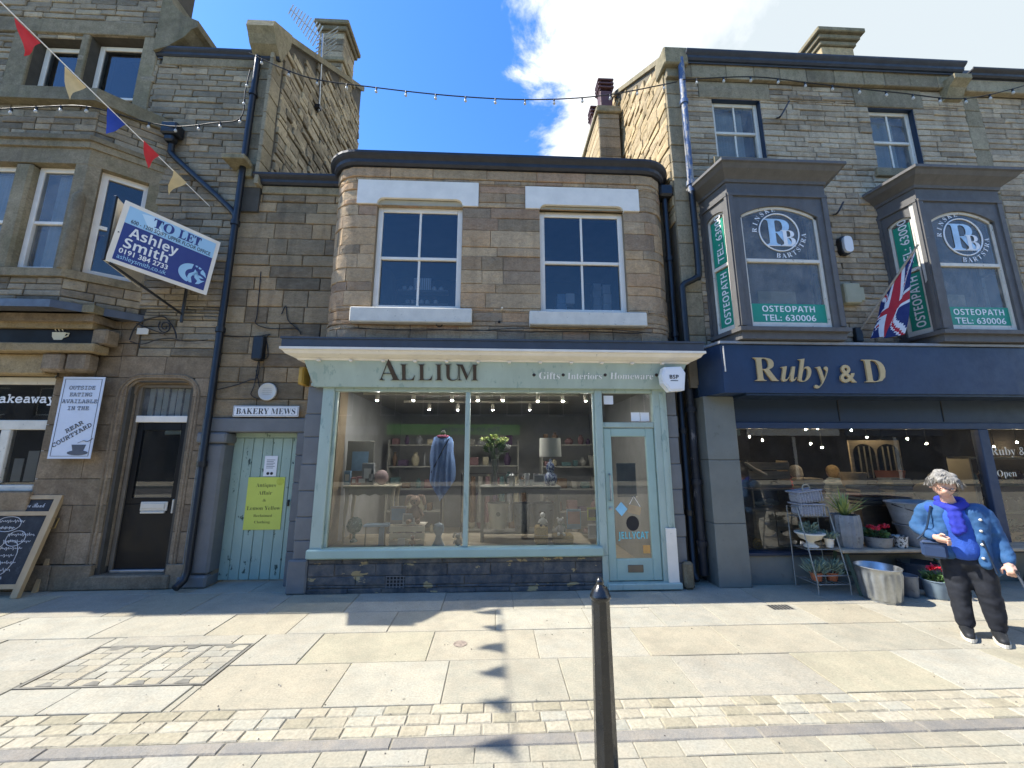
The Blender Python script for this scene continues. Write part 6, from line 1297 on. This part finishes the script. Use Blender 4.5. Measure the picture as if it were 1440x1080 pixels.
# wire plant stand
M_wire = mat('thin_grey_wire', '#8b8e8c', .5, metal=.5); st = thing('wire_plant_stand', 'tiered grey wire plant stand on the pavement before the navy shop', 'plant stand', (4.14, -.12, 0))
SX0, SX1 = 3.92, 4.33; lev = [(.12, -.3, .0), (.5, -.2, .02), (.88, -.12, .05)]
for xx in (SX0, SX1):
    MB().tube([(xx, -.3, 0), (xx, -.3, .16), (xx, -.12, 1.0)], .007, 6).build('post', M_wire, st); MB().tube([(xx, .06, 0), (xx, .06, 1.0), (xx, -.12, 1.0)], .007, 6).build('post', M_wire, st)
    MB().tube([(xx, .06, .12), (xx, -.3, .12)], .005, 5).build('side_bar', M_wire, st)
for z_, ya, yb2 in lev:
    MB().tube([(SX0, ya, z_), (SX1, ya, z_), (SX1, yb2, z_), (SX0, yb2, z_), (SX0, ya, z_)], .006, 5).build('shelf_rim', M_wire, st)
    for i in range(7): MB().tube([(SX0+(SX1-SX0)*i/6, ya, z_), (SX0+(SX1-SX0)*i/6, yb2, z_)], .004, 4).build('shelf_wire', M_wire, st)
    if z_ < .2: MB().tube([(SX0, ya, z_+.1), (SX1, ya, z_+.1)], .006, 5).build('guard_rail', M_wire, st)
def plantpot(nm, label, c, r, h, mp_, ml, n=150, rz=.16, rx=None, ln=.09, wd=.006, up=1.0): o = thing(nm, label, 'potted plant', c); pot([(r*.7, 0), (r*.95, h*.85), (r*1.08, h*.86), (r*1.08, h), (r*.95, h), (r*.9, h*.8)], c, mp_, 'pot', o); MB().lathe([(r*.9, h*.8), (r*.9, h*.82)], c, 14).build('soil', M_dark, o); leaves('foliage', V(c)+V((0, 0, h*.9)), rx or r*1.3, rz, n, ml, o, ln, wd, up); return o
plantpot('lavender_pot', 'terracotta pot of grey-green lavender on the bottom tier, left', (4.03, -.16, .127), .07, .1, M_terra, M_lvg, 190, .14, .14); plantpot('lavender_pot', 'terracotta pot of grey-green lavender on the bottom tier, right', (4.23, -.16, .127), .075, .1, M_terra, M_lvg, 190, .15, .14)
plantpot('small_white_pot', 'small white pot with low plant at the right of the middle tier', (4.29, -.12, .507), .055, .11, M_white, M_lvg, 90, .06, .08)
ur = thing('urn_planter', 'white fluted urn planter with small bush on the middle tier', 'planter', (4.06, -.1, .507)); pot([(.08, 0), (.085, .015), (.035, .05), (.04, .07), (.12, .11), (.14, .15), (.165, .165), (.165, .18), (.14, .18), (.1, .14)], (4.06, -.1, .507), M_whited, 'urn', ur, 24); leaves('foliage', (4.06, -.1, .69), .12, .12, 200, M_lvg, ur, .05, .008, .8)
M_wick = mat('grey_wicker', '#8f9299', .85, var=.35, scale=50, bump=.8, bscale=90, stretch=(1, 1, 2.5))
for k, (z_, rot) in enumerate(((.888, 0), (1.055, -7))):
    o = thing('wicker_basket', ('lower' if k == 0 else 'upper, tilted')+' grey wicker basket stacked on top of the plant stand', 'basket', (4.1, -.06, z_), 'wicker baskets on the plant stand'); Mr = Matrix.Translation((4.1, -.06, z_)) @ Matrix.Rotation(rad(rot), 4, 'Y')
    MB().box(-.16, .16, -.1, .1, 0, .15, .03, Mr).build('basket_body', M_wick, o); MB().tube([Mr @ V((-.165, -.105, .15)), Mr @ V((.165, -.105, .15)), Mr @ V((.165, .105, .15)), Mr @ V((-.165, .105, .15)), Mr @ V((-.165, -.105, .15))], .011, 6).build('rim', M_wick, o, True)
    for i in range(9): MB().tube([Mr @ V((-.15+i*.0375, -.104, .01)), Mr @ V((-.15+i*.0375, -.104, .145))], .007, 5).build('stake', M_wick, o)
    if k: MB().tube(catmull([Mr @ V((-.05, -.05, .15)), Mr @ V((-.03, -.05, .22)), Mr @ V((.04, -.05, .22)), Mr @ V((.06, -.05, .15))], 4), .008, 6).build('handle', M_pf, o, True)
# bench with planters
be = thing('plank_bench', 'long plank bench on green trestle legs outside the navy shop', 'bench', (5.6, -.1, 0)); bx('plank', M_oldw, be, 4.33, 7.3, -.27, .05, .465, .505, .008); M_dg = mat('dark_green_paint', '#28402f', .6, var=.2)
for xx in (4.42, 5.8, 7.1):
    for ya, yb2 in ((-.33, -.2), (.07, -.05)): MB().tube([(xx, ya, 0), (xx, yb2, .464)], .026, 4).build('leg', M_dg, be)
    bx('cross_rail', M_dg, be, xx-.02, xx+.02, -.24, .02, .2, .24, .004)
zb_ = .506; yc = V((4.56, -.1, zb_)); yu = thing('yucca_planter', 'spiky yucca in a ribbed zinc tub on the bench', 'potted plant', yc); n = 40; vs = []; pr_ = [(.13, 0), (.15, .12), (.155, .3), (.145, .4), (.135, .4), (.13, .3)]
for r_, z_ in pr_:
    for k in range(n): a_ = 2*math.pi*k/n; rr = r_*(1+(.05 if k % 2 else 0)); vs.append((yc.x+rr*math.cos(a_), yc.y+rr*math.sin(a_), yc.z+z_))
mk('ribbed_tub', vs, [(i*n+k, i*n+(k+1) % n, (i+1)*n+(k+1) % n, (i+1)*n+k) for i in range(5) for k in range(n)], M_zinc, yu, True); MB().lathe([(.13, .36), (.13, .37)], yc, 14).build('soil', M_dark, yu)
M_yuc = mat('yucca_leaf', '#8b9a5c', .5, var=.25, scale=20); mb = MB()
for i in range(34):
    a_ = i*2.4; el_ = rad(rng.uniform(25, 85)); L_ = rng.uniform(.28, .44); d_ = V((math.cos(a_)*math.cos(el_), math.sin(a_)*math.cos(el_), math.sin(el_))); s_ = d_.cross(UZ).normalized()*.016; b_0 = yc+V((0, 0, .37)); nn = s_.cross(d_).normalized()*.006
    mb.add([b_0-s_*.7, b_0+s_*.7, b_0+d_*L_*.45-s_, b_0+d_*L_*.45+nn, b_0+d_*L_*.45+s_, b_0+d_*L_-V((0, 0, .03))], [(0, 1, 3), (0, 3, 2), (1, 4, 3), (2, 3, 5), (3, 4, 5)])
mb.build('leaves', M_yuc, yu)
def tub(nm, label, c, r, h, m, flowers=None, sx=1.2, cat='tub', hand=False):
    o = thing(nm, label, cat, c); pot([(r*.8, 0), (r*.84, .01), (r*.98, h*.93), (r*1.04, h*.95), (r*1.04, h), (r*.95, h), (r*.8, .03)], c, m, 'tub', o, 28, sx=sx)
    if hand: MB().tube(catmull([V(c)+V((-r*sx*1.02, -.02, h*.9)), V(c)+V((-r*.6, -r*1.02, h*.5)), V(c)+V((r*.6, -r*1.02, h*.5)), V(c)+V((r*sx*1.02, -.02, h*.9))], 5), .008, 6).build('handle', M_iron, o, True)
    if flowers:
        MB().lathe([(r*.85, h*.88), (r*.85, h*.9)], c, 16, sx).build('soil', M_dark, o); leaves('foliage', V(c)+V((0, 0, h)), r*1.1, .08, 160, M_lv, o, .06, .016, .6)
        for i in range(6): leaves('blossom', V(c)+V((rng.uniform(-r, r)*.6, rng.uniform(-r, r)*.6-.02, h+.1+rng.uniform(0, .03))), .03, .03, 22, flowers, o, .03, .014, .3)
    return o
M_redf = mat('red_petal', '#c3223a', .6, var=.2, scale=40)
tub('zinc_bowl', 'round zinc bowl of red flowers on the bench', (4.93, -.13, zb_), .14, .13, M_zinc, M_redf, cat='potted plant'); tub('patterned_pot', 'small black and white patterned pot on the bench', (5.2, -.16, zb_), .08, .14, mat('patterned_glaze', '#c4c4be', .4, scale=20, col2='#1c1c1e', thr=.5), None, 1, 'pot')
tub('zinc_bath', 'large lower oval zinc bath on the bench', (5.68, -.1, zb_), .26, .27, M_zinc, None, 1.5); tub('zinc_bath', 'upper oval zinc bath with black carrying handle on the bench', (5.62, -.1, zb_+.272), .27, .28, M_zinc, None, 1.5, hand=True)
# things on the pavement under the bench
dc = V((4.55, -.46, 0)); db_ = thing('galvanised_bin', 'open ribbed galvanised dustbin on the pavement', 'dustbin', dc); vs = []; n = 56; pr_ = [(.165, 0), (.165, .02), (.17, .03), (.2, .3), (.205, .33), (.215, .36), (.222, .37), (.215, .375), (.2, .36), (.165, .04)]
for i, (r_, z_) in enumerate(pr_):
    for k in range(n): a_ = 2*math.pi*k/n; rr = r_*(1+(.075 if (k % 4 < 2 and i in (2, 3)) else 0)); vs.append((dc.x+rr*math.cos(a_), dc.y+rr*math.sin(a_), z_))
mk('bin_body', vs, [(i*n+k, i*n+(k+1) % n, (i+1)*n+(k+1) % n, (i+1)*n+k) for i in range(9) for k in range(n)]+[tuple(range(n-1, -1, -1)), tuple(9*n+k for k in range(n))], M_galv, db_, True)
tub('grey_pot', 'plain grey stone pot beside the dustbin', (5.0, -.36, 0), .1, .24, M_zinc, None, 1, 'pot'); tub('flower_bucket', 'blue-grey bucket of red and yellow flowers beside the woman', (5.28, -.42, 0), .12, .2, mat('blue_grey_bucket', '#7b8c98', .5), M_redf, 1, 'potted plant'); tub('dark_tub', 'dark oval tub under the bench behind the flower bucket', (5.5, -.05, 0), .17, .3, M_slate, None, 1.3)

# more stock inside the navy shop window
M_thr = [mat('wool_'+n_, c_, .95, var=.2, scale=30, bump=.4) for n_, c_ in (('oat', '#a59c8a'), ('slate', '#6c7580'), ('rust', '#85584a'), ('cream', '#bdb7a6'), ('denim', '#4f627c'))]
for k, (px, Y_, lbl) in enumerate(((1228, .34, 'pile of folded wool throws behind the yucca'), (1275, .36, 'pile of folded wool throws behind the zinc baths'), (1338, .36, 'pile of folded wool throws behind the woman'), (1150, .4, 'pile of folded wool throws behind the wicker baskets'))):
    x = P(px, 700, Y_).x; o = thing('folded_throws', lbl, 'blankets', (x, Y_+.15, .38)); bx('stand', M_oldw, o, x-.2, x+.2, Y_, Y_+.3, .385, .95+.1*(k % 2), .006)
    for j in range(5): z_ = .952+.1*(k % 2)+j*.055; bx('throw', M_thr[(j+k*2) % 5], o, x-.17+.01*(j % 2), x+.17-.012*((j+1) % 2), Y_+.01, Y_+.27, z_, z_+.052, .022)
for k, (px, Y_, lbl) in enumerate(((1262, .9, 'tall woven basket under the mirror'), (1182, .75, 'tall woven basket left of the mirror'), (1310, .8, 'tall woven basket behind the plaster balls'))):
    x = P(px, 690, Y_).x; o = thing('storage_basket', lbl, 'basket', (x, Y_, .38)); pot([(.13, 0), (.17, .2), (.16, .42), (.175, .44), (.15, .44), (.14, .1)], (x, Y_+.1, .385), M_wick if k else M_hay, 'basket_body', o)
    for s_ in (-1, 1): MB().tube(catmull([(x+s_*.1, Y_-.06, .8), (x+s_*.1, Y_-.08, .9), (x+s_*.02, Y_-.07, .9), (x+s_*.02, Y_-.06, .8)], 4), .012, 6).build('handle', M_oldw, o, True)
rt = thing('display_shelf', 'white shelf of jars and foliage in the far right shop window', 'shelves', (7.9, .6, .38))
for z_ in (.8, 1.2, 1.6): bx('shelf', M_pf, rt, 7.2, 9.0, .5, .8, z_, z_+.03, .004)
for xx in (7.2, 8.97): bx('upright', M_pf, rt, xx, xx+.03, .5, .8, .385, 1.63, .004)
for z_ in (.83, 1.23):
    for j in range(9): pot([(.05, 0), (.07, .05), (.06, .13), (.03, .16), (.035, .19)], (7.33+j*.19, .62, z_), stock[(j*2+int(z_*7)) % 7], 'jar', rt, 12)
leaves('dried_foliage', (7.7, .6, .45), .3, .3, 200, M_lvg, rt, .07, .012)
# ---------------------------------------------------------------- people
def capsule(mb, p0, r0, p1, r1, n=12, sq=1.0):
    p0, p1 = V(p0), V(p1); d = (p1-p0); L_ = max(d.length, 1e-5); d = d/L_; pts = []; rs = []
    for t in (90, 60, 35, 15): pts.append(p0-d*r0*math.sin(rad(t))); rs.append(max(r0*math.cos(rad(t)), .001))
    pts.append(p0); rs.append(r0); pts.append(p1); rs.append(r1)
    for t in (15, 35, 60, 90): pts.append(p1+d*r1*math.sin(rad(t))); rs.append(max(r1*math.cos(rad(t)), .001))
    mb.tube(pts, rs, n, True, sq)
def blob(name, caps, m, parent, voxel=.012, it=6, ell=(), bump=None):
    mb = MB()
    for c in caps: capsule(mb, *c)
    for c, r, sx, sy, sz in ell: mb.sphere(c, r, 14, 10, sx, sy, sz)
    me = bpy.data.meshes.new('tmp'); me.from_pydata([tuple(v) for v in mb.v], [], mb.f); o = bpy.data.objects.new('tmp', me); COL.objects.link(o)
    r = o.modifiers.new('r', 'REMESH'); r.mode = 'VOXEL'; r.voxel_size = voxel; s = o.modifiers.new('s', 'SMOOTH'); s.iterations = it; s.factor = .5
    bpy.context.view_layer.update(); e_ = bpy.data.meshes.new_from_object(o.evaluated_get(bpy.context.evaluated_depsgraph_get()))
    vs = [v.co.copy() for v in e_.vertices]; fs = [tuple(p.vertices) for p in e_.polygons]
    if bump: vs = [v+bump(v) for v in vs]
    bpy.data.objects.remove(o); bpy.data.meshes.remove(me); bpy.data.meshes.remove(e_)
    return mk(name, vs, fs, m, parent, True, ang=80)
M_skin = mat('skin', '#cfa38d', .5, var=.06, scale=12); M_hairg = mat('grey_hair', '#85817a', .7, var=.4, scale=60, stretch=(1, 1, .4)); M_coat = mat('blue_cotton_coat', '#2c5580', .85, var=.16, scale=11, bump=.6, bscale=26)
M_jump = mat('blue_knit_jumper', '#2f55ad', .95, bump=.5, bscale=90); M_scarf = mat('royal_blue_scarf', '#27329a', .9, var=.15, scale=18, bump=.5, bscale=40); M_trs = mat('black_trousers', '#1b1e26', .85, var=.2, scale=8, bump=.4, bscale=12); M_shoe = mat('black_trainer', '#1d1f22', .6); M_bag = mat('navy_leather', '#2b3d5c', .45, var=.1, bump=.1)
wo = thing('person', 'grey-haired woman in a blue coat and royal blue scarf walking past the bench', 'person', (4.51, -1.38, 0))
ang = rad(-48); ca, sa_ = math.cos(ang), math.sin(ang)
def Wp(x, y, z): return V((4.51+x*ca-y*sa_, -1.38+x*sa_+y*ca, z))
lf, rf = (-.05, -.02), (.15, .03)
# one continuous body: head, neck, trunk, arms, legs
bod = [(Wp(.04, .0, .74), .11, Wp(.0, -.02, 1.1), .12), (Wp(-.0, -.03, 1.15), .06, Wp(-.02, -.07, 1.27), .05), (Wp(-.15, -.02, 1.14), .055, Wp(.16, .0, 1.13), .055), (Wp(-.02, .02, .74), .085, Wp(lf[0], lf[1], .1), .04), (Wp(.1, .02, .74), .085, Wp(rf[0], rf[1], .1), .04), (Wp(-.19, -.02, 1.13), .05, Wp(-.27, -.0, .93), .04), (Wp(-.27, 0, .93), .04, Wp(-.13, -.2, .885), .028), (Wp(.2, .01, 1.12), .05, Wp(.25, .02, .9), .04), (Wp(.25, .02, .9), .04, Wp(.29, -.08, .68), .028)]
hc = Wp(-.03, -.12, 1.385)
body = blob('body', bod, M_skin, wo, .013, 5, [(hc, .09, .92, 1.0, 1.2), (hc+(Wp(.0, -.09, -.055)-Wp(0, 0, 0)), .03, 1, 1, 1), (hc+(Wp(.0, -.045, -.07)-Wp(0, 0, 0)), .05, 1, 1, .8)])
fd = (Wp(.3, -1, -.58)-Wp(0, 0, 0)).normalized(); fr_r = fd.cross(UZ).normalized(); fu = fr_r.cross(fd)
def Hd(r, u, f): return hc+(fr_r*r+fu*u+fd*f)*1.02
blob('nose', [(Hd(0, .005, .088), .008, Hd(0, -.028, .108), .012)], M_skin, body, .004, 3)
for s_ in (-1, 1): MB().sphere(Hd(s_*.032, .012, .084), .008, 8, 6).build('eye', M_wht, body, True); MB().sphere(Hd(s_*.032, .01, .093), .005, 6, 5).build('pupil', M_blk_p, body, True); blob('ear', [(Hd(s_*.086, .01, .0), .012, Hd(s_*.086, -.025, .005), .01)], M_skin, body, .004, 3)
MB().tube(catmull([Hd(-.024, -.056, .086), Hd(0, -.053, .094), Hd(.024, -.056, .086)], 4), .005, 6).build('mouth', mat('lip', '#96585a', .5), body, True)
gl_ = MB()
for s_ in (-1, 1): gl_.tube([Hd(s_*.034+.024*math.cos(t*.5236), .01+.018*math.sin(t*.5236), .099) for t in range(13)], .0025, 5); gl_.tube([Hd(s_*.058, .014, .097), Hd(s_*.09, .014, .0)], .0022, 4)
gl_.tube([Hd(-.01, .012, .1), Hd(.01, .012, .1)], .0025, 4); gl_.build('glasses', M_iron, body)
hr = [(Hd(-.06, .03, -.03), .05, Hd(.06, .03, -.03), .05), (Hd(-.045, .085, .0), .05, Hd(.045, .085, .0), .05), (Hd(0, .08, -.05), .06, Hd(0, -.04, -.075), .05), (Hd(-.045, .085, .05), .034, Hd(.045, .085, .052), .034), (Hd(-.082, .06, .01), .03, Hd(-.086, .0, -.01), .026), (Hd(.082, .06, .01), .03, Hd(.086, .0, -.01), .026)]
import mathutils.noise as mn
blob('hair', hr, M_hairg, body, .008, 3, bump=lambda v: mn.noise_vector(v*38)*.007)
mbh = MB()
for i in range(700):
    a_ = rng.uniform(0, 6.28); e_ = rng.uniform(-.1, 1.45); d_ = fr_r*math.cos(a_)*math.cos(e_)+fd*math.sin(a_)*math.cos(e_)+fu*math.sin(e_)
    if d_.dot(fd) > .55 and d_.dot(fu) < .55: continue
    b_0 = hc+fu*.028+d_*(.108+rng.uniform(-.006, .008)); s_ = d_.cross(V((rng.uniform(-1, 1), rng.uniform(-1, 1), rng.uniform(-1, 1)))).normalized(); dn = (s_.cross(d_)*.5-UZ*.8+d_*.35).normalized(); mbh.add([b_0-s_*.003, b_0+s_*.003, b_0+dn*.03+s_*.003+d_*.004, b_0+dn*.06-d_*.004], [(0, 1, 2, 3)])
mbh.build('hair_locks', M_hairg, body)
# hands with fingers
def hand(c, fdir, side, curl, nm='hand'):
    c, fdir = V(c), V(fdir).normalized(); sd_ = V(side).normalized(); dn = fdir.cross(sd_).normalized(); caps = [(c, .026, c+fdir*.055, .027), (c+sd_*.016, .02, c+fdir*.06+sd_*.022, .014), (c-sd_*.016, .02, c+fdir*.06-sd_*.022, .014)]
    for i, (o_, L_) in enumerate(((-.028, .055), (-.01, .065), (.009, .062), (.027, .05))):
        p = c+fdir*.065+sd_*o_; q_ = p+(fdir*math.cos(curl)+dn*math.sin(curl))*L_*.5; e2_ = q_+(fdir*math.cos(curl*2.2)+dn*math.sin(curl*2.2))*L_*.5; caps += [(p, .0095, q_, .009), (q_, .009, e2_, .0075)]
    t0 = c+fdir*.012+sd_*.026; t1_ = t0+(fdir*.5+sd_*.7+dn*.4).normalized()*.04; caps += [(t0, .012, t1_, .01), (t1_, .01, t1_+(fdir*.8+dn*.6).normalized()*.028, .008)]
    return blob(nm, caps, M_skin, body, .0045, 2)
dl = lambda x, y, z: Wp(x, y, z)-Wp(0, 0, 0)
hand(Wp(-.13, -.2, .885), dl(1, -.25, -.1), dl(0, -.2, 1), .9); hand(Wp(.285, -.07, .69), dl(.1, -.6, -.75), dl(-1, -.1, 0), 1.1)
# clothes
import mathutils.noise as mn
fold = lambda k, a: (lambda v: (mn.noise_vector(V((v.x*7, v.y*7, v.z*11)))*1.6+mn.noise_vector(V((v.x*16, v.y*16, v.z*26)))*.9)*a*k)
tr_ = [(Wp(-.035, .02, .76), .12, Wp(-.055, .0, .45), .085), (Wp(-.055, .0, .45), .085, Wp(lf[0], lf[1]+.01, .12), .066), (Wp(.1, .02, .76), .12, Wp(.13, .0, .45), .088), (Wp(.13, .0, .45), .088, Wp(rf[0], rf[1]+.01, .12), .066), (Wp(.04, .01, .7), .13, Wp(.04, .01, .84), .13)]
blob('trousers', tr_, M_trs, body, .013, 4, bump=fold(1, .006))
blob('jumper', [(Wp(.03, -.03, .8), .135, Wp(.0, -.03, 1.08), .13), (Wp(-.13, -.02, 1.14), .075, Wp(.14, .0, 1.13), .075)], M_jump, body, .013, 4)
ct = [(Wp(-.08, -.06, 1.12), .075, Wp(-.085, -.09, .74), .06), (Wp(.13, -.05, 1.13), .07, Wp(.15, -.08, .9), .06), (Wp(-.12, .0, 1.14), .09, Wp(-.12, .03, .72), .085), (Wp(.16, .02, 1.13), .09, Wp(.17, .04, .64), .1), (Wp(-.1, .07, 1.1), .1, Wp(.16, .09, .72), .14), (Wp(.02, .06, 1.12), .12, Wp(.04, .09, .7), .14), (Wp(-.18, -.01, 1.13), .066, Wp(-.265, .0, .94), .056), (Wp(-.265, .0, .94), .056, Wp(-.165, -.15, .89), .044), (Wp(.2, .01, 1.12), .068, Wp(.265, .02, .9), .058), (Wp(.265, .02, .9), .058, Wp(.29, -.05, .73), .048), (Wp(.17, -.06, 1.05), .05, Wp(.15, -.1, .68), .045)]
blob('coat', ct, M_coat, body, .013, 4, bump=fold(1, .007))
sc_ = [(Wp(-.085, -.05, 1.19), .04, Wp(.01, -.125, 1.16), .045), (Wp(.01, -.125, 1.16), .045, Wp(.085, -.04, 1.2), .04), (Wp(-.07, .03, 1.23), .042, Wp(.07, .03, 1.23), .042), (Wp(-.005, -.135, 1.14), .036, Wp(.0, -.165, .95), .034), (Wp(.03, -.14, 1.13), .03, Wp(.045, -.16, .98), .03)]
blob('scarf', sc_, M_scarf, body, .01, 3, bump=lambda v: V((math.sin(v.z*90), math.sin(v.z*110+1), 0))*.003)
for i, z_ in enumerate((1.08, .98, .86, .74)): MB().sphere(Wp(.165-.01*i, -.125-.006*i, z_), .012, 8, 6).build('coat_button', M_whited, body, True)
for x_, z_ in ((-.14, 1.17), (-.1, 1.13)): MB().sphere(Wp(x_, -.1, z_), .011, 8, 6).build('coat_button', M_whited, body, True)
MB().tube([Wp(.15, -.14, .9), Wp(.2, -.13, .62)], .007, 6).build('coat_edge_cord', M_navyd, body)
for fx, fy in (lf, rf):
    d_ = dl(.05, -1, 0).normalized(); s_ = d_.cross(UZ); c = Wp(fx, fy, 0)
    sh_o = blob('shoe', [(c-d_*.05+UZ*.055, .048, c+d_*.1+UZ*.045, .042), (c+d_*.1+UZ*.045, .042, c+d_*.15+UZ*.04, .036), (c-d_*.03+UZ*.1, .045, c+UZ*.06, .05)], M_shoe, body, .009, 3)
    vs = []; n = 18
    for z_ in (.002, .03): vs += [tuple(c+d_*(.05+.145*math.cos(2*math.pi*k/n))+s_*(.05*math.sin(2*math.pi*k/n)*(1.0 if math.cos(2*math.pi*k/n) > -.2 else .85))+UZ*z_) for k in range(n)]
    mk('shoe_sole', vs, [tuple(range(n-1, -1, -1)), tuple(range(n, 2*n))]+[(k, (k+1) % n, (k+1) % n+n, k+n) for k in range(n)], M_whited, body)
# bag and sticks she carries
bg_ = thing('handbag', 'small navy leather handbag held at the hip of the woman in blue', 'bag', Wp(-.17, -.15, .68)); Mr = Matrix.Translation(Wp(-.17, -.15, .68)) @ Matrix.Rotation(ang+.1, 4, 'Z')
MB().box(-.09, .09, -.035, .035, .01, .17, .025, Mr).build('bag_body', M_bag, bg_); MB().tube(catmull([Mr @ V((-.08, -.037, .15)), Mr @ V((0, -.04, .155)), Mr @ V((.08, -.037, .15))], 4), .005, 5).build('piping', M_navyd, bg_); MB().tube(catmull([Mr @ V((-.105, -.0, .17)), Wp(-.2, -.13, .95), Wp(-.14, -.11, 1.18)], 5), .008, 6).build('strap', M_navyd, bg_)
MB().box(-.07, .07, -.041, -.036, .03, .12, .004, Mr).build('pocket', M_bag, bg_)
for k, (a_, b_) in enumerate(((Wp(.31, -.15, .66), Wp(.46, -.25, .02)),)):
    s_ = thing('walking_stick', ('dark walking stick held in her outstretched hand' if k == 0 else 'pale walking stick beside her coat hem'), 'walking stick', b_); MB().tube([a_, b_], .01, 8).build('shaft', M_slate if k == 0 else M_whited, s_, True); MB().tube([a_+dl(-.0, .05, .0), a_+dl(0, -.06, .012)], .013, 8).build('grip', M_iron, s_, True); MB().tube([b_, b_-V((0, 0, .018))], .014, 8).build('ferrule', M_iron, s_, True)
# two customers behind the shop glass, bent over the goods
def shopper(label, px, pyh, Y, mc, mh):
    h_ = P(px, pyh, Y); x, z = h_.x, h_.z; o = thing('person', label, 'person', (x, Y+.1, .02)); zs_ = z-.18
    bd_ = blob('body', [((x, Y+.1, .85), .13, (x, Y+.02, zs_-.05), .14), ((x, Y+.02, zs_), .06, (x, Y+.03, z-.08), .05), ((x-.07, Y+.1, .85), .09, (x-.08, Y+.1, .06), .05), ((x+.07, Y+.1, .85), .09, (x+.08, Y+.1, .06), .05), ((x-.17, Y+.02, zs_-.02), .055, (x-.22, Y-.02, zs_-.28), .045), ((x-.22, Y-.02, zs_-.28), .045, (x-.1, Y+.22, zs_-.38), .035), ((x+.17, Y+.02, zs_-.02), .055, (x+.22, Y-.02, zs_-.28), .045), ((x+.22, Y-.02, zs_-.28), .045, (x+.1, Y+.22, zs_-.38), .035)], M_skin, o, .016, 4, [((x, Y+.05, z), .09, .9, 1, 1.2)])
    blob('top', [((x, Y+.08, .9), .16, (x, Y+.02, zs_-.04), .155), ((x-.16, Y+.02, zs_-.02), .075, (x-.22, Y-.02, zs_-.27), .06), ((x-.22, Y-.02, zs_-.27), .06, (x-.13, Y+.18, zs_-.36), .05), ((x+.16, Y+.02, zs_-.02), .075, (x+.22, Y-.02, zs_-.27), .06), ((x+.22, Y-.02, zs_-.27), .06, (x+.13, Y+.18, zs_-.36), .05)], mc, bd_, .016, 4)
    blob('trousers', [((x-.07, Y+.1, .88), .11, (x-.08, Y+.1, .1), .07), ((x+.07, Y+.1, .88), .11, (x+.08, Y+.1, .1), .07)], M_trs, bd_, .018, 3); blob('hair', [((x, Y+.03, z+.03), .1, (x, Y+.0, z-.04), .088)], mh, bd_, .01, 3)
    for s_ in (-1, 1): MB().sphere((x+s_*.03, Y+.135, z), .01, 6, 5).build('eye', M_blk_p, bd_)
shopper('customer in a red coat behind the navy shop glass', 1121, 664, 1.5, mat('red_coat', '#a01c2c', .85, bump=.2), M_hairg); shopper('customer in a pale blue striped top behind the navy shop glass', 1173, 664, 1.6, mat('striped_top', '#7f94a8', .85, col2='#c9d0d6', thr=.5, stretch=(.2, .2, 5)), mat('fair_hair', '#a08a62', .7, var=.3, scale=40))
# ---------------------------------------------------------------- the far side of the street, seen in the glass
fs_ = thing('facing_terrace', 'stone terrace with green shop fascia across the street, mirrored in the glass', 'building', (0, -19, 0)); YO_ = -18.5
fr2 = lambda s, d, z: (-s, YO_+d, z)
fops = [(x_-.5, x_+.5, 3.9, 5.6) for x_ in [-30+2.6*i_ for i_ in range(24)]]
zs2 = sorted({0, 6.4, *[z for op in fops for z in op[2:]]}); mb = MB()
for a, b in zip(zs2, zs2[1:]):
    for p, q in free(-40, 40, a, b, fops): mb.box(p, q, YO_-.4, YO_, a, b)
mb.build('wall', mat('facing_wall_stone', '#443f38', .9, var=.2, bump=.3), fs_)
for (a, b, c_, d) in fops: w3 = MB().box(a, b, YO_-.2, YO_-.15, c_, d).build('window', M_whited, fs_); mk('pane', [(b-.08, YO_-.14, c_+.08), (a+.08, YO_-.14, c_+.08), (a+.08, YO_-.14, d-.08), (b-.08, YO_-.14, d-.08)], [(0, 1, 2, 3)], M_blackd, w3)
gf_ = bx('green_fascia', mat('bright_green_fascia', '#5fae2e', .5, var=.04), fs_, -6.5, 1.5, YO_, YO_+.25, 2.75, 3.35, .02); txt('The co-operative', (.3, YO_+.252, 2.95), (-1, 0, 0), UZ, M_nvp, gf_, w=3.6, h=.26, style='bold')
bx('shop_window_band', M_blackd, fs_, -6.4, 1.4, YO_+.001, YO_+.06, .5, 2.7, .02); bx('shop_window_band', M_blackd, fs_, 2.5, 9, YO_+.001, YO_+.06, .5, 2.7, .02); bx('shop_fascia_board', M_navyd, fs_, 2.4, 9.1, YO_, YO_+.2, 2.75, 3.2, .02)
for x0, x1, m_ in ((9.6, 15.5, M_sage), (16, 22, M_whited), (22.5, 29, M_navyd), (-13, -7, M_gpaint), (-20, -13.5, M_sage)): bx('shop_window_band', M_blackd, fs_, x0+.1, x1-.1, YO_+.001, YO_+.06, .5, 2.7, .02); bx('shop_fascia_board', m_, fs_, x0, x1, YO_, YO_+.2, 2.75, 3.25, .02); bx('shop_pillar', M_whited, fs_, (x0+x1)/2-.1, (x0+x1)/2+.1, YO_+.06, YO_+.12, .0, 2.7, .01)
MB().prism([(YO_+.3, 6.4), (YO_-.4, 6.4), (YO_-4, 8.4), (YO_-4, 8.5), (YO_+.3, 6.52)], -40, 40, lambda x, y, z: (y, x, z)).build('slate_roof', M_slate, fs_)
fp = MB().box(-40, 40, YO_, -15.4, -.155, -.02).build('far_pavement', M_blk, kind='structure')
